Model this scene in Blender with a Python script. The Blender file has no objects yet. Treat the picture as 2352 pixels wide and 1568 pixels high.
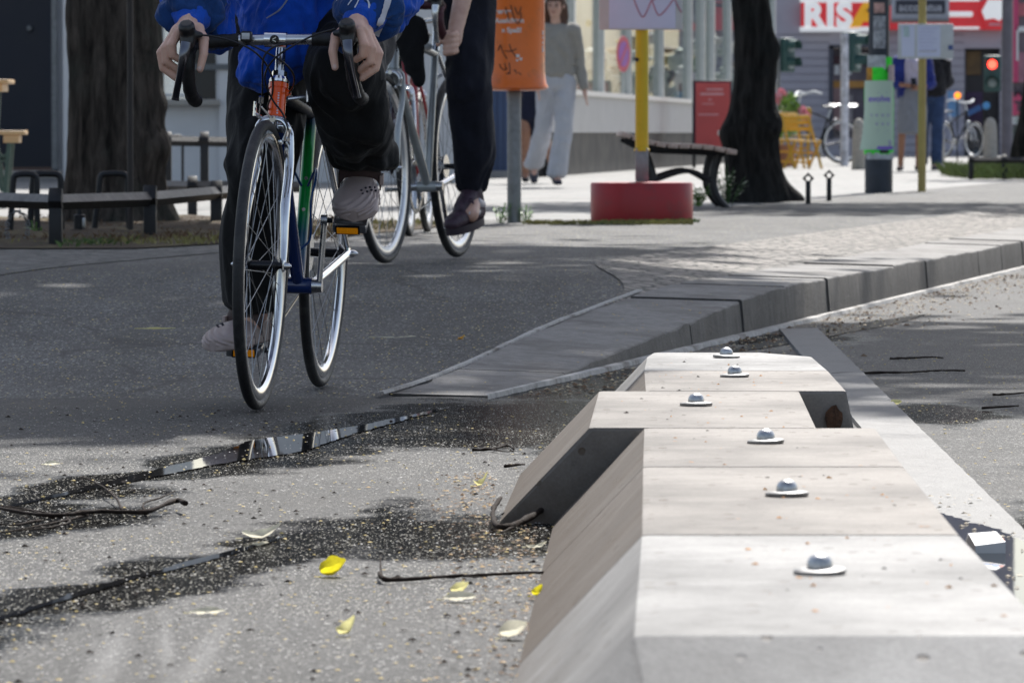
import bpy, bmesh, math, random
from mathutils import Vector, Matrix, Euler, noise
R = math.radians
rnd = random.Random(11)
SC = bpy.context.scene
COL = SC.collection
# ---- survey of the place: camera height, focal length and horizon let a position in the photo be
# ---- turned into a real place on the ground (metres; x right, y away from the camera, z up)
F, CX, HY, CH = 12500.0, 1176.0, 307.0, 0.65
PZ = 0.17                                   # level of the pavement above the road

def gp(x, y, z=0.0):
    Y = F * (CH - z) / (y - HY)
    return Vector(((x - CX) * Y / F, Y, z))

def wp(x, y, Y):
    return Vector(((x - CX) * Y / F, Y, CH - (y - HY) * Y / F))

def V(*a):
    return Vector(a)

# ------------------------------------------------------------------ materials
def nt(name):
    m = bpy.data.materials.new(name)
    m.use_nodes = True
    t = m.node_tree
    return m, t, t.nodes['Principled BSDF']

def ramp(t, fac, stops):
    n = t.nodes.new('ShaderNodeValToRGB')
    e = n.color_ramp.elements
    while len(e) < len(stops):
        e.new(0.5)
    for i, (p, c) in enumerate(stops):
        e[i].position = p
        e[i].color = (c[0], c[1], c[2], 1) if hasattr(c, '__len__') else (c, c, c, 1)
    t.links.new(fac, n.inputs[0])
    return n.outputs[0]

def tnoise(t, vec, scale, detail=4, rough=0.55, dist=0.0):
    n = t.nodes.new('ShaderNodeTexNoise')
    n.inputs['Scale'].default_value = scale
    n.inputs['Detail'].default_value = detail
    n.inputs['Roughness'].default_value = rough
    n.inputs['Distortion'].default_value = dist
    if vec is not None:
        t.links.new(vec, n.inputs['Vector'])
    return n.outputs[0]

def mth(t, op, a, b=None, clamp=False):
    n = t.nodes.new('ShaderNodeMath')
    n.operation = op
    n.use_clamp = clamp
    for i, v in enumerate((a, b)):
        if v is None:
            continue
        if isinstance(v, (int, float)):
            n.inputs[i].default_value = v
        else:
            t.links.new(v, n.inputs[i])
    return n.outputs[0]

def mixc(t, fac, a, b, kind='MIX'):
    n = t.nodes.new('ShaderNodeMix')
    n.data_type = 'RGBA'
    n.blend_type = kind
    n.clamp_result = False
    for s, v in ((0, fac), (6, a), (7, b)):
        if isinstance(v, (int, float)):
            n.inputs[s].default_value = v if s == 0 else (v, v, v, 1)
        elif isinstance(v, tuple):
            n.inputs[s].default_value = (v[0], v[1], v[2], 1)
        else:
            t.links.new(v, n.inputs[s])
    return n.outputs[2]

def objc(t):
    return t.nodes.new('ShaderNodeTexCoord').outputs['Object']

def mapping(t, vec, loc=(0, 0, 0), rot=(0, 0, 0), scale=(1, 1, 1), kind='POINT'):
    n = t.nodes.new('ShaderNodeMapping')
    n.vector_type = kind
    n.inputs['Location'].default_value = loc
    n.inputs['Rotation'].default_value = rot
    n.inputs['Scale'].default_value = scale
    t.links.new(vec, n.inputs['Vector'])
    return n.outputs[0]

def bump(t, p, h, strength, dist=0.01, prev=None):
    n = t.nodes.new('ShaderNodeBump')
    n.inputs['Strength'].default_value = strength
    n.inputs['Distance'].default_value = dist
    t.links.new(h, n.inputs['Height'])
    if prev is not None:
        t.links.new(prev, n.inputs['Normal'])
    t.links.new(n.outputs[0], p.inputs['Normal'])
    return n.outputs[0]

def mat(name, col, rough=0.6, metal=0.0, var=0.15, scale=12.0, bmp=0.0, bscale=60.0, coat=0.0, spec=0.5, stretch=(1, 1, 1), emit=0.0, dirt=None):
    m, t, p = nt(name)
    o = mapping(t, objc(t), scale=stretch)
    f = tnoise(t, o, scale, 6, 0.6)
    lo = tuple(max(0, c * (1 - var)) for c in col)
    hi = tuple(min(1, c * (1 + var)) for c in col)
    c = ramp(t, f, [(0.3, lo), (0.7, hi)])
    if dirt:
        f2 = tnoise(t, o, dirt[1], 7, 0.7)
        k = ramp(t, f2, [(dirt[2], 0.0), (dirt[2] + 0.15, 1.0)])
        c = mixc(t, mth(t, 'MULTIPLY', k, dirt[3] if len(dirt) > 3 else 0.8), c, dirt[0])
    t.links.new(c, p.inputs['Base Color'])
    rr = ramp(t, f, [(0.3, max(0.02, rough * 0.85)), (0.7, min(1, rough * 1.15))])
    t.links.new(rr, p.inputs['Roughness'])
    p.inputs['Metallic'].default_value = metal
    p.inputs['Coat Weight'].default_value = coat
    p.inputs['Specular IOR Level'].default_value = spec
    if bmp:
        bump(t, p, tnoise(t, o, bscale, 5, 0.6), bmp, 0.01)
    if emit:
        t.links.new(c, p.inputs['Emission Color'])
        p.inputs['Emission Strength'].default_value = emit
    return m

# ------------------------------------------------------------------ objects
def tag(o, label=None, cat=None, group=None, kind=None):
    if label:
        o['label'] = label
    if cat:
        o['category'] = cat
    if group:
        o['group'] = group
    if kind:
        o['kind'] = kind
    return o

def empty(name, label, cat, loc=(0, 0, 0), rot=(0, 0, 0), group=None):
    o = bpy.data.objects.new(name, None)
    o.empty_display_size = 0.1
    COL.objects.link(o)
    o.location = loc
    o.rotation_euler = rot
    return tag(o, label, cat, group)

def copy_tree(o, parent=None):
    c = o.copy()
    COL.objects.link(c)
    c.parent = parent
    for ch in list(o.children):
        copy_tree(ch, c)
    return c

_ICO = {}
def ico_verts(sub):
    if sub not in _ICO:
        b = bmesh.new()
        bmesh.ops.create_icosphere(b, subdivisions=sub, radius=1)
        _ICO[sub] = [v.co.copy() for v in b.verts]
        b.free()
    return _ICO[sub]

class MB:
    def __init__(self):
        self.bm = bmesh.new()
        self.mi = 0
    def slot(self, i):
        self.mi = i
        return self
    def face(self, vs):
        try:
            f = self.bm.faces.new(vs)
            f.material_index = self.mi
            return f
        except ValueError:
            return None
    def quad(self, pts):
        return self.face([self.bm.verts.new(p) for p in pts])
    def merge(self, other, M=None):
        me = bpy.data.meshes.new('tmp')
        other.to_mesh(me)
        other.free()
        if M is not None:
            me.transform(M)
        n = len(self.bm.faces)
        self.bm.from_mesh(me)
        bpy.data.meshes.remove(me)
        self.bm.faces.ensure_lookup_table()
        for f in self.bm.faces[n:]:
            f.material_index = self.mi
    def box(self, c, s, rot=None, bev=0.0, seg=2):
        b = bmesh.new()
        bmesh.ops.create_cube(b, size=1)
        bmesh.ops.scale(b, vec=Vector(s), verts=b.verts)
        if bev:
            bmesh.ops.bevel(b, geom=list(b.edges), offset=bev, segments=seg, affect='EDGES', profile=0.5)
        M = Matrix.Translation(Vector(c))
        if rot is not None:
            M = M @ (Euler(rot).to_matrix().to_4x4() if not isinstance(rot, Matrix) else rot.to_4x4())
        self.merge(b, M)
        return self
    def bar(self, a, b_, w, h, bev=0.0, up=(0, 0, 1)):
        a, b_ = Vector(a), Vector(b_)
        d = b_ - a
        x = d.normalized()
        y = Vector(up).cross(x)
        if y.length < 1e-5:
            y = Vector((0, 1, 0)).cross(x)
        y.normalize()
        z = x.cross(y)
        M = Matrix((x, y, z)).transposed()
        return self.box((a + b_) / 2, (d.length, w, h), M, bev)
    def tube(self, pts, r, n=10, closed=False, caps=True, flat=None):
        pts = [Vector(p) for p in pts]
        k = len(pts)
        rs = r if hasattr(r, '__len__') else [r] * k
        rings = []
        prev = None
        for i, p in enumerate(pts):
            if closed:
                d = pts[(i + 1) % k] - pts[i - 1]
            else:
                d = pts[min(i + 1, k - 1)] - pts[max(i - 1, 0)]
            if d.length < 1e-9:
                d = Vector((0, 0, 1))
            d.normalize()
            if prev is None:
                a = d.orthogonal().normalized() if flat is None else (Vector(flat) - d * d.dot(Vector(flat))).normalized()
            else:
                a = (prev - d * prev.dot(d))
                a = a.normalized() if a.length > 1e-6 else d.orthogonal().normalized()
            prev = a
            b = d.cross(a)
            rr = rs[i]
            ra, rb = (rr if hasattr(rr, '__len__') else (rr, rr))
            rings.append([self.bm.verts.new(p + a * ra * math.cos(2 * math.pi * j / n) + b * rb * math.sin(2 * math.pi * j / n)) for j in range(n)])
        for i in range(k if closed else k - 1):
            A, B = rings[i], rings[(i + 1) % k]
            for j in range(n):
                self.face((A[j], A[(j + 1) % n], B[(j + 1) % n], B[j]))
        if caps and not closed:
            self.face(rings[0][::-1])
            self.face(rings[-1])
        return self
    def lathe(self, prof, M=None, n=24, caps=True):
        M = M or Matrix.Identity(4)
        rings = []
        for r, z in prof:
            rings.append([self.bm.verts.new(M @ Vector((r * math.cos(2 * math.pi * j / n), r * math.sin(2 * math.pi * j / n), z))) for j in range(n)])
        for A, B in zip(rings, rings[1:]):
            for j in range(n):
                self.face((A[j], A[(j + 1) % n], B[(j + 1) % n], B[j]))
        if caps:
            self.face(rings[0][::-1])
            self.face(rings[-1])
        return self
    def ring(self, prof, M, n=72):
        """closed profile [(radius, offset along axis)] swept round local z"""
        rows = []
        for j in range(n):
            a = 2 * math.pi * j / n
            rows.append([self.bm.verts.new(M @ Vector((r * math.cos(a), r * math.sin(a), z))) for r, z in prof])
        k = len(prof)
        for j in range(n):
            A, B = rows[j], rows[(j + 1) % n]
            for i in range(k):
                self.face((A[i], B[i], B[(i + 1) % k], A[(i + 1) % k]))
        return self
    def prism(self, pts, z0, z1, M=None):
        M = M or Matrix.Identity(4)
        A = [self.bm.verts.new(M @ Vector((x, y, z0))) for x, y in pts]
        B = [self.bm.verts.new(M @ Vector((x, y, z1))) for x, y in pts]
        k = len(pts)
        self.face(A[::-1])
        self.face(B)
        for i in range(k):
            self.face((A[i], A[(i + 1) % k], B[(i + 1) % k], B[i]))
        return self
    def loft(self, rings, caps=True):
        rr = [[self.bm.verts.new(p) for p in r] for r in rings]
        n = len(rr[0])
        for A, B in zip(rr, rr[1:]):
            for j in range(n):
                self.face((A[j], A[(j + 1) % n], B[(j + 1) % n], B[j]))
        if caps:
            self.face(rr[0][::-1])
            self.face(rr[-1])
        return self
    def cap(self, p1, r1, p2=None, r2=None, sub=2):
        """tapered capsule: hull of two (possibly elliptic) balls"""
        b = bmesh.new()
        def ball(p, r):
            r = r if hasattr(r, '__len__') else (r, r, r)
            for v in ico_verts(sub):
                b.verts.new((p[0] + v.x * r[0], p[1] + v.y * r[1], p[2] + v.z * r[2]))
        ball(p1, r1)
        if p2 is not None:
            ball(p2, r2)
        res = bmesh.ops.convex_hull(b, input=list(b.verts))
        bmesh.ops.delete(b, geom=[g for g in res['geom_interior'] if isinstance(g, bmesh.types.BMVert)], context='VERTS')
        self.merge(b)
        return self
    def chain(self, pts, rs, sub=2):
        for i in range(len(pts) - 1):
            self.cap(pts[i], rs[i], pts[i + 1], rs[i + 1], sub)
        return self
    def build(self, name, mats, parent=None, smooth=35, loc=None, recalc=True):
        me = bpy.data.meshes.new(name)
        if recalc:
            bmesh.ops.recalc_face_normals(self.bm, faces=list(self.bm.faces))
        self.bm.to_mesh(me)
        self.bm.free()
        for m in (mats if isinstance(mats, (list, tuple)) else [mats]):
            me.materials.append(m)
        if smooth:
            me.polygons.foreach_set('use_smooth', [True] * len(me.polygons))
            if smooth < 180:
                me.set_sharp_from_angle(angle=R(smooth))
        o = bpy.data.objects.new(name, me)
        COL.objects.link(o)
        if parent is not None:
            o.parent = parent
        if loc is not None:
            o.location = loc
        return o

def fuse(mb, name, mats, parent=None, voxel=0.006, smooth=4, disp=None, loc=None, rot=None):
    """melt the pieces of a builder into one continuous surface"""
    me = bpy.data.meshes.new(name)
    mb.bm.to_mesh(me)
    mb.bm.free()
    o = bpy.data.objects.new(name, me)
    COL.objects.link(o)
    r = o.modifiers.new('r', 'REMESH')
    r.mode = 'VOXEL'
    r.voxel_size = voxel
    if smooth:
        s = o.modifiers.new('s', 'SMOOTH')
        s.iterations = smooth
        s.factor = 0.5
    dg = bpy.context.evaluated_depsgraph_get()
    nm = bpy.data.meshes.new_from_object(o.evaluated_get(dg))
    o.modifiers.clear()
    o.data = nm
    bpy.data.meshes.remove(me)
    nm.name = name
    nm.materials.clear()
    for m in (mats if isinstance(mats, (list, tuple)) else [mats]):
        nm.materials.append(m)
    if disp:
        nrm = [v.normal.copy() for v in nm.vertices]
        for v, n in zip(nm.vertices, nrm):
            v.co = v.co + n * disp(v.co, n)
    nm.polygons.foreach_set('use_smooth', [True] * len(nm.polygons))
    if parent is not None:
        o.parent = parent
    if loc is not None:
        o.location = loc
    if rot is not None:
        o.rotation_euler = rot
    return o

def text_mesh(name, s, size, mats, parent, M, depth=0.002, bold=0.0, align='CENTER', bend=None, sx=1.0):
    cu = bpy.data.curves.new(name, 'FONT')
    cu.body = s
    cu.size = size
    cu.extrude = depth
    cu.offset = bold
    cu.align_x = align
    cu.align_y = 'CENTER'
    o = bpy.data.objects.new(name + '_c', cu)
    COL.objects.link(o)
    dg = bpy.context.evaluated_depsgraph_get()
    me = bpy.data.meshes.new_from_object(o.evaluated_get(dg))
    bpy.data.objects.remove(o)
    for v in me.vertices:
        v.co.x *= sx
        if bend:
            v.co = bend(v.co)
    me.transform(M)
    me.materials.clear()
    me.materials.append(mats)
    me.name = name
    o = bpy.data.objects.new(name, me)
    COL.objects.link(o)
    o.parent = parent
    return o

FACE_CAM = Matrix.Rotation(R(90), 4, 'X')       # a plane drawn in x-y stands up, facing the camera

def lerp(a, b, t):
    return a + (b - a) * t

def sstep(a, b, x):
    t = max(0, min(1, (x - a) / (b - a)))
    return t * t * (3 - 2 * t)

def spline(pts, n=8):
    """Catmull-Rom through the points"""
    P = [Vector(p) for p in pts]
    P = [P[0] * 2 - P[1]] + P + [P[-1] * 2 - P[-2]]
    out = []
    for i in range(1, len(P) - 2):
        for k in range(n):
            t = k / n
            a, b, c, d = P[i - 1], P[i], P[i + 1], P[i + 2]
            out.append(0.5 * ((2 * b) + (c - a) * t + (2 * a - 5 * b + 4 * c - d) * t * t + (3 * b - a - 3 * c + d) * t ** 3))
    out.append(P[-2])
    return out
# ================================================================== camera, light, sky
cam = bpy.data.cameras.new('camera')
cam.sensor_width = 36
cam.lens = 36 * F / 2352
cam.clip_start = 0.05
cam.clip_end = 2000
co = bpy.data.objects.new('camera', cam)
COL.objects.link(co)
co.location = (0, 0, CH)
co.rotation_euler = (R(90) - math.atan((784 - HY) / F), 0, 0)
cam.dof.use_dof = True
cam.dof.focus_distance = 11.6
cam.dof.aperture_fstop = 20
SC.camera = co

SUN_AZ = math.atan2(0.20, 0.98)            # to the right of the viewing direction
SUN_EL = R(48)
w = bpy.data.worlds.new('World')
SC.world = w
w.use_nodes = True
wt = w.node_tree
sky = wt.nodes.new('ShaderNodeTexSky')
sky.sky_type = 'NISHITA'
sky.sun_disc = False
sky.sun_elevation = SUN_EL
sky.sun_rotation = SUN_AZ
sky.air_density = 1.0
sky.dust_density = 1.8
sky.ozone_density = 0.8
hs_ = wt.nodes.new('ShaderNodeHueSaturation')
hs_.inputs['Saturation'].default_value = 0.74
wt.links.new(sky.outputs[0], hs_.inputs['Color'])
wt.links.new(hs_.outputs[0], wt.nodes['Background'].inputs[0])
wt.nodes['Background'].inputs[1].default_value = 0.12
sl = bpy.data.lights.new('sun', 'SUN')
sl.energy = 5.0
sl.angle = R(0.53)
sl.color = (1, 0.97, 0.925)
so = bpy.data.objects.new('sun', sl)
COL.objects.link(so)
sd = V(math.sin(SUN_AZ) * math.cos(SUN_EL), math.cos(SUN_AZ) * math.cos(SUN_EL), math.sin(SUN_EL))
so.rotation_euler = sd.to_track_quat('Z', 'Y').to_euler()
so.location = (6, 20, 25)
SC.view_settings.view_transform = 'Standard'
SC.view_settings.look = 'None'
SC.view_settings.exposure = 0.50
SC.cycles.use_denoising = True
SC.cycles.sample_clamp_indirect = 6
SC.cycles.max_bounces = 6
SC.cycles.transparent_max_bounces = 8

# ================================================================== ground
def kerb_x(Y):
    return -0.06 + 0.196 * (Y - 13.4)
def kerb_z(Y):
    return 0.004 + 0.128 * sstep(13.3, 18.6, Y)
def path_z(Y):
    return -0.004 + 0.174 * sstep(13.0, 19.6, Y)
def path_l(Y):
    return -1.75 + 0.19 * (Y - 18.6)
def path_r(Y):
    return kerb_x(Y) - lerp(0.25, .345, sstep(13.4, 16.5, Y)) - lerp(0, 0.60, sstep(17.0, 20.5, Y))

WET = [  # centre x, y, half length across, half length along, turn
    (-0.64, 10.6, 0.15, 2.5, -11), (-0.33, 12.2, 0.22, 1.5, -11), (0.06, 12.5, 0.48, 1.2, 0), (0.30, 11.3, 0.35, 1.0, 0),
    (-0.05, 11.7, 0.42, 0.7, -11), (-0.10, 8.85, 0.40, 0.62, 0), (-0.40, 8.3, 0.13, 1.7, -11), (-0.48, 11.1, 0.26, 1.1, -11), (-0.80, 9.1, 0.22, 0.7, -11),
    (-0.62, 7.6, 0.12, 1.2, -11), (0.30, 14.2, 0.5, 1.4, -11), (1.05, 8.6, 0.4, 1.3, 0), (1.0, 12.6, 0.2, 0.6, 0), (1.9, 12.0, 0.5, 0.5, 0),
    (1.4, 10.6, 0.5, 0.5, 0), (0.85, 17.2, 0.35, 0.9, -11)]

def asphalt(name, wet=True, base=(0.085, 0.085, 0.088), patches=None):
    m, t, p = nt(name)
    o = objc(t)
    big = tnoise(t, o, 0.9, 5, 0.6)
    mid = tnoise(t, o, 14, 5, 0.65)
    # stones of the surface: several sizes
    v1 = t.nodes.new('ShaderNodeTexVoronoi')
    v1.inputs['Scale'].default_value = 210
    fo = mapping(t, o, scale=(1, 0.22, 1))
    t.links.new(fo, v1.inputs['Vector'])
    fine = tnoise(t, fo, 240, 3, 0.7)
    grain = tnoise(t, fo, 190, 4, 0.8)
    sp = t.nodes.new('ShaderNodeSeparateColor')
    t.links.new(v1.outputs['Color'], sp.inputs[0])
    stone = ramp(t, sp.outputs[0], [(0.0, 0.36), (0.5, 0.85), (0.8, 1.25), (0.92, 1.9), (1.0, 3.2)])
    b0 = ramp(t, big, [(0.3, tuple(c * 0.72 for c in base)), (0.7, tuple(c * 1.3 for c in base))])
    c = mixc(t, 1.0, b0, stone, 'MULTIPLY')
    g = ramp(t, grain, [(0.33, 0.50), (0.5, 0.96), (0.67, 1.6)])
    c = mixc(t, 1.0, c, g, 'MULTIPLY')
    dust = ramp(t, tnoise(t, mapping(t, o, scale=(1, .4, 1)), 3.2, 6, .7), [(0.4, 0.0), (0.7, 1.0)])
    c = mixc(t, mth(t, 'MULTIPLY', dust, 0.35), c, tuple(q * k_ for q, k_ in zip(base, (1.5, 1.42, 1.32))))
    rough = 0.62
    if wet:     # two pale tyre scuffs on the dry surface
        for (x, y, rx, ry, a) in ((-0.50, 6.7, .030, .75, 2), (-0.385, 6.7, .026, .8, 0), (-.44, 6.9, .015, .6, 4)):
            mp = mapping(t, o, loc=(x, y, 0), rot=(0, 0, R(a)), scale=(rx, ry, 1), kind='TEXTURE')
            gt = t.nodes.new('ShaderNodeTexGradient')
            gt.gradient_type = 'SPHERICAL'
            t.links.new(mp, gt.inputs[0])
            c = mixc(t, mth(t, 'MULTIPLY', mth(t, 'MULTIPLY', gt.outputs[1], grain), .7), c, (.30, .295, .285))
    h = mth(t, 'ADD', mth(t, 'MULTIPLY', grain, 0.7), mth(t, 'MULTIPLY', fine, 0.5))
    if wet:
        warp = tnoise(t, o, 2.2, 6, 0.7)
        nw = t.nodes.new('ShaderNodeTexNoise')
        nw.inputs['Scale'].default_value = 3.0
        nw.inputs['Detail'].default_value = 6
        t.links.new(o, nw.inputs['Vector'])
        va = t.nodes.new('ShaderNodeVectorMath')
        va.operation = 'MULTIPLY_ADD'
        t.links.new(nw.outputs['Color'], va.inputs[0])
        va.inputs[1].default_value = (0.32, 0.9, 0)
        t.links.new(o, va.inputs[2])
        wv = mapping(t, va.outputs[0], loc=(-0.16, -0.45, 0))
        acc = None
        for (x, y, rx, ry, a) in WET:
            mp = mapping(t, wv, loc=(x, y, 0), rot=(0, 0, R(a)), scale=(rx, ry, 1), kind='TEXTURE')
            gt = t.nodes.new('ShaderNodeTexGradient')
            gt.gradient_type = 'SPHERICAL'
            t.links.new(mp, gt.inputs[0])
            acc = gt.outputs[1] if acc is None else mth(t, 'MAXIMUM', acc, gt.outputs[1])
        edge = mth(t, 'ADD', acc, mth(t, 'MULTIPLY', mth(t, 'SUBTRACT', grain, 0.5), 0.30))
        edge = mth(t, 'ADD', edge, mth(t, 'MULTIPLY', mth(t, 'SUBTRACT', tnoise(t, mapping(t, o, scale=(1, .45, 1)), 16, 6, .75), 0.5), 0.55))
        wetf = ramp(t, edge, [(0.04, 0.0), (0.42, 1.0)])
        wet2 = mth(t, 'MULTIPLY', wetf, 0.97)
        cw = mixc(t, 1.0, c, (0.21, 0.205, 0.20), 'MULTIPLY')
        # wet stones keep a few pale grains standing clear of the film
        c = mixc(t, wet2, c, cw)
        v3 = t.nodes.new('ShaderNodeTexVoronoi')
        v3.inputs['Scale'].default_value = 430
        t.links.new(mapping(t, o, scale=(1, .30, 1)), v3.inputs['Vector'])
        s3 = t.nodes.new('ShaderNodeSeparateColor')
        t.links.new(v3.outputs['Color'], s3.inputs[0])
        patch = ramp(t, tnoise(t, o, 5, 5, .7), [(.3, -.03), (.7, .075)])
        sp2 = ramp(t, mth(t, 'ADD', s3.outputs[1], patch), [(0.95, 0.0), (0.97, 1.0)])
        acc2 = None
        for (x, y, rx, ry, a) in ((-.70, 8.2, .55, 1.3, 0), (-.95, 10.6, .75, 1.7, -11), (-.05, 7.9, .55, .8, 0), (.1, 10.6, .6, .9, 0), (-.1, 12.0, .9, 2.0, 0), (1.6, 11, .9, 4, 0), (1.9, 15, 1.2, 3, 0)):
            mp = mapping(t, wv, loc=(x, y, 0), rot=(0, 0, R(a)), scale=(rx, ry, 1), kind='TEXTURE')
            gt = t.nodes.new('ShaderNodeTexGradient')
            gt.gradient_type = 'SPHERICAL'
            t.links.new(mp, gt.inputs[0])
            acc2 = gt.outputs[1] if acc2 is None else mth(t, 'MAXIMUM', acc2, gt.outputs[1])
        gritty = mth(t, 'ADD', mth(t, 'MULTIPLY', acc2, .34), mth(t, 'MULTIPLY', mth(t, 'SUBTRACT', tnoise(t, fo, 34, 4, .75), .5), .28))
        damp = ramp(t, mth(t, 'MAXIMUM', edge, gritty), [(0.0, 0.08), (0.24, 1.0)])
        c = mixc(t, mth(t, 'MULTIPLY', damp, mth(t, 'SUBTRACT', 1.0, ramp(t, grain, [(.42, 0.0), (.56, 1.0)]))), c, mixc(t, 1.0, c, (.33, .325, .32), 'MULTIPLY'))
        c = mixc(t, mth(t, 'MULTIPLY', mth(t, 'MULTIPLY', sp2, damp), ramp(t, s3.outputs[0], [(0, .35), (1, 1.0)])), c, (0.44, 0.42, 0.37))
        rg = mth(t, 'SUBTRACT', rough, mth(t, 'MULTIPLY', wetf, 0.52))
        t.links.new(rg, p.inputs['Roughness'])
        # shade painted in: the road darkens towards the foot of the ramp
        so_ = t.nodes.new('ShaderNodeSeparateXYZ')
        t.links.new(o, so_.inputs[0])
        yy = mth(t, 'ADD', mth(t, 'SUBTRACT', so_.outputs[1], mth(t, 'MULTIPLY', so_.outputs[0], 0.6)), mth(t, 'MULTIPLY', mth(t, 'SUBTRACT', warp, .5), 1.2))
        foot_shade = ramp(t, mth(t, 'MULTIPLY', yy, 0.05), [(0.59, 0.0), (0.66, 1.0)])
        left = ramp(t, mth(t, 'ADD', mth(t, 'MULTIPLY', so_.outputs[0], .1), .5), [(0.50, 1.0), (0.515, 0.0)])
        c = mixc(t, mth(t, 'MULTIPLY', mth(t, 'MULTIPLY', foot_shade, left), 1.0), c, mixc(t, 1.0, c, (.66, .665, .70), 'MULTIPLY'))
        bs = mth(t, 'SUBTRACT', 1.0, mth(t, 'MULTIPLY', wetf, 0.80))
        h = mth(t, 'MULTIPLY', h, bs)
        p.inputs['Specular IOR Level'].default_value = 0.16
    else:
        p.inputs['Roughness'].default_value = 0.75
        # trodden light streaks, mended patches and hair cracks
        st_ = tnoise(t, mapping(t, o, rot=(0, 0, R(11)), scale=(1, .12, 1)), 2.6, 6, .7)
        c = mixc(t, 1.0, c, ramp(t, st_, [(.35, .72), (.65, 1.3)]), 'MULTIPLY')
        vc = t.nodes.new('ShaderNodeTexVoronoi')
        vc.feature = 'DISTANCE_TO_EDGE'
        vc.inputs['Scale'].default_value = .55
        wn = t.nodes.new('ShaderNodeTexNoise')
        wn.inputs['Scale'].default_value = 2.5
        wn.inputs['Detail'].default_value = 6
        t.links.new(o, wn.inputs['Vector'])
        wa = t.nodes.new('ShaderNodeVectorMath')
        wa.operation = 'MULTIPLY_ADD'
        t.links.new(wn.outputs['Color'], wa.inputs[0])
        wa.inputs[1].default_value = (.5, .5, 0)
        t.links.new(o, wa.inputs[2])
        t.links.new(wa.outputs[0], vc.inputs['Vector'])
        c = mixc(t, mth(t, 'MULTIPLY', ramp(t, vc.outputs['Distance'], [(.004, 1.0), (.010, 0.0)]), .7), c, (.022, .021, .02))
        p.inputs['Specular IOR Level'].default_value = 0.3
        sp2 = ramp(t, sp.outputs[1], [(0.975, 0.0), (0.98, 1.0)])
        c = mixc(t, mth(t, 'MULTIPLY', sp2, 0.8), c, (0.4, 0.35, 0.2))
    t.links.new(c, p.inputs['Base Color'])
    bump(t, p, h, 0.6, 0.005)
    if wet:
        df = t.nodes.new('ShaderNodeBsdfDiffuse')
        t.links.new(c, df.inputs['Color'])
        mx = t.nodes.new('ShaderNodeMixShader')
        t.links.new(mth(t, 'MULTIPLY', wetf, 0.72), mx.inputs[0])
        t.links.new(p.outputs[0], mx.inputs[1])
        t.links.new(df.outputs[0], mx.inputs[2])
        t.links.new(mx.outputs[0], t.nodes['Material Output'].inputs['Surface'])
    return m

M_road = asphalt('road asphalt', True, (0.049, 0.048, 0.0465))
M_path = asphalt('cycle path asphalt', False, (0.068, 0.068, 0.0675))

# ground sheet: road level everywhere, out to the horizon
g = MB()
xs = [-400, -60, -12, -6, -3, -1.5, 0, 1.5, 3, 6, 12, 60, 400]
ys = [-40, 0, 4, 6, 8, 10, 12, 14, 16, 20, 30, 60, 140, 900]
vg = [[g.bm.verts.new((x, y, 0)) for x in xs] for y in ys]
for j in range(len(ys) - 1):
    for i in range(len(xs) - 1):
        g.face((vg[j][i], vg[j][i + 1], vg[j + 1][i + 1], vg[j + 1][i]))
tag(g.build('road', M_road, smooth=0), kind='structure')

# cycle path: ramp up from the road, then level with the pavement
g = MB()
Ys = [13.0 + 0.25 * k for k in range(31)] + [21 + 2 * k for k in range(50)]
prev = None
for Y in Ys:
    L = path_l(Y) if Y > 18.6 else -1.75 - 1.6 * (1 - sstep(16.5, 18.6, Y)) - 0.6 * max(0, 18.6 - Y)
    Rr = path_r(Y)
    row = [g.bm.verts.new((lerp(L, Rr, k / 8), Y, path_z(Y) + 0.006 * sstep(13.0, 14.0, Y))) for k in range(9)]
    if prev:
        for k in range(8):
            g.face((prev[k], prev[k + 1], row[k + 1], row[k]))
    prev = row
tag(g.build('cycle_path', M_path, smooth=60), kind='structure')

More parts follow.
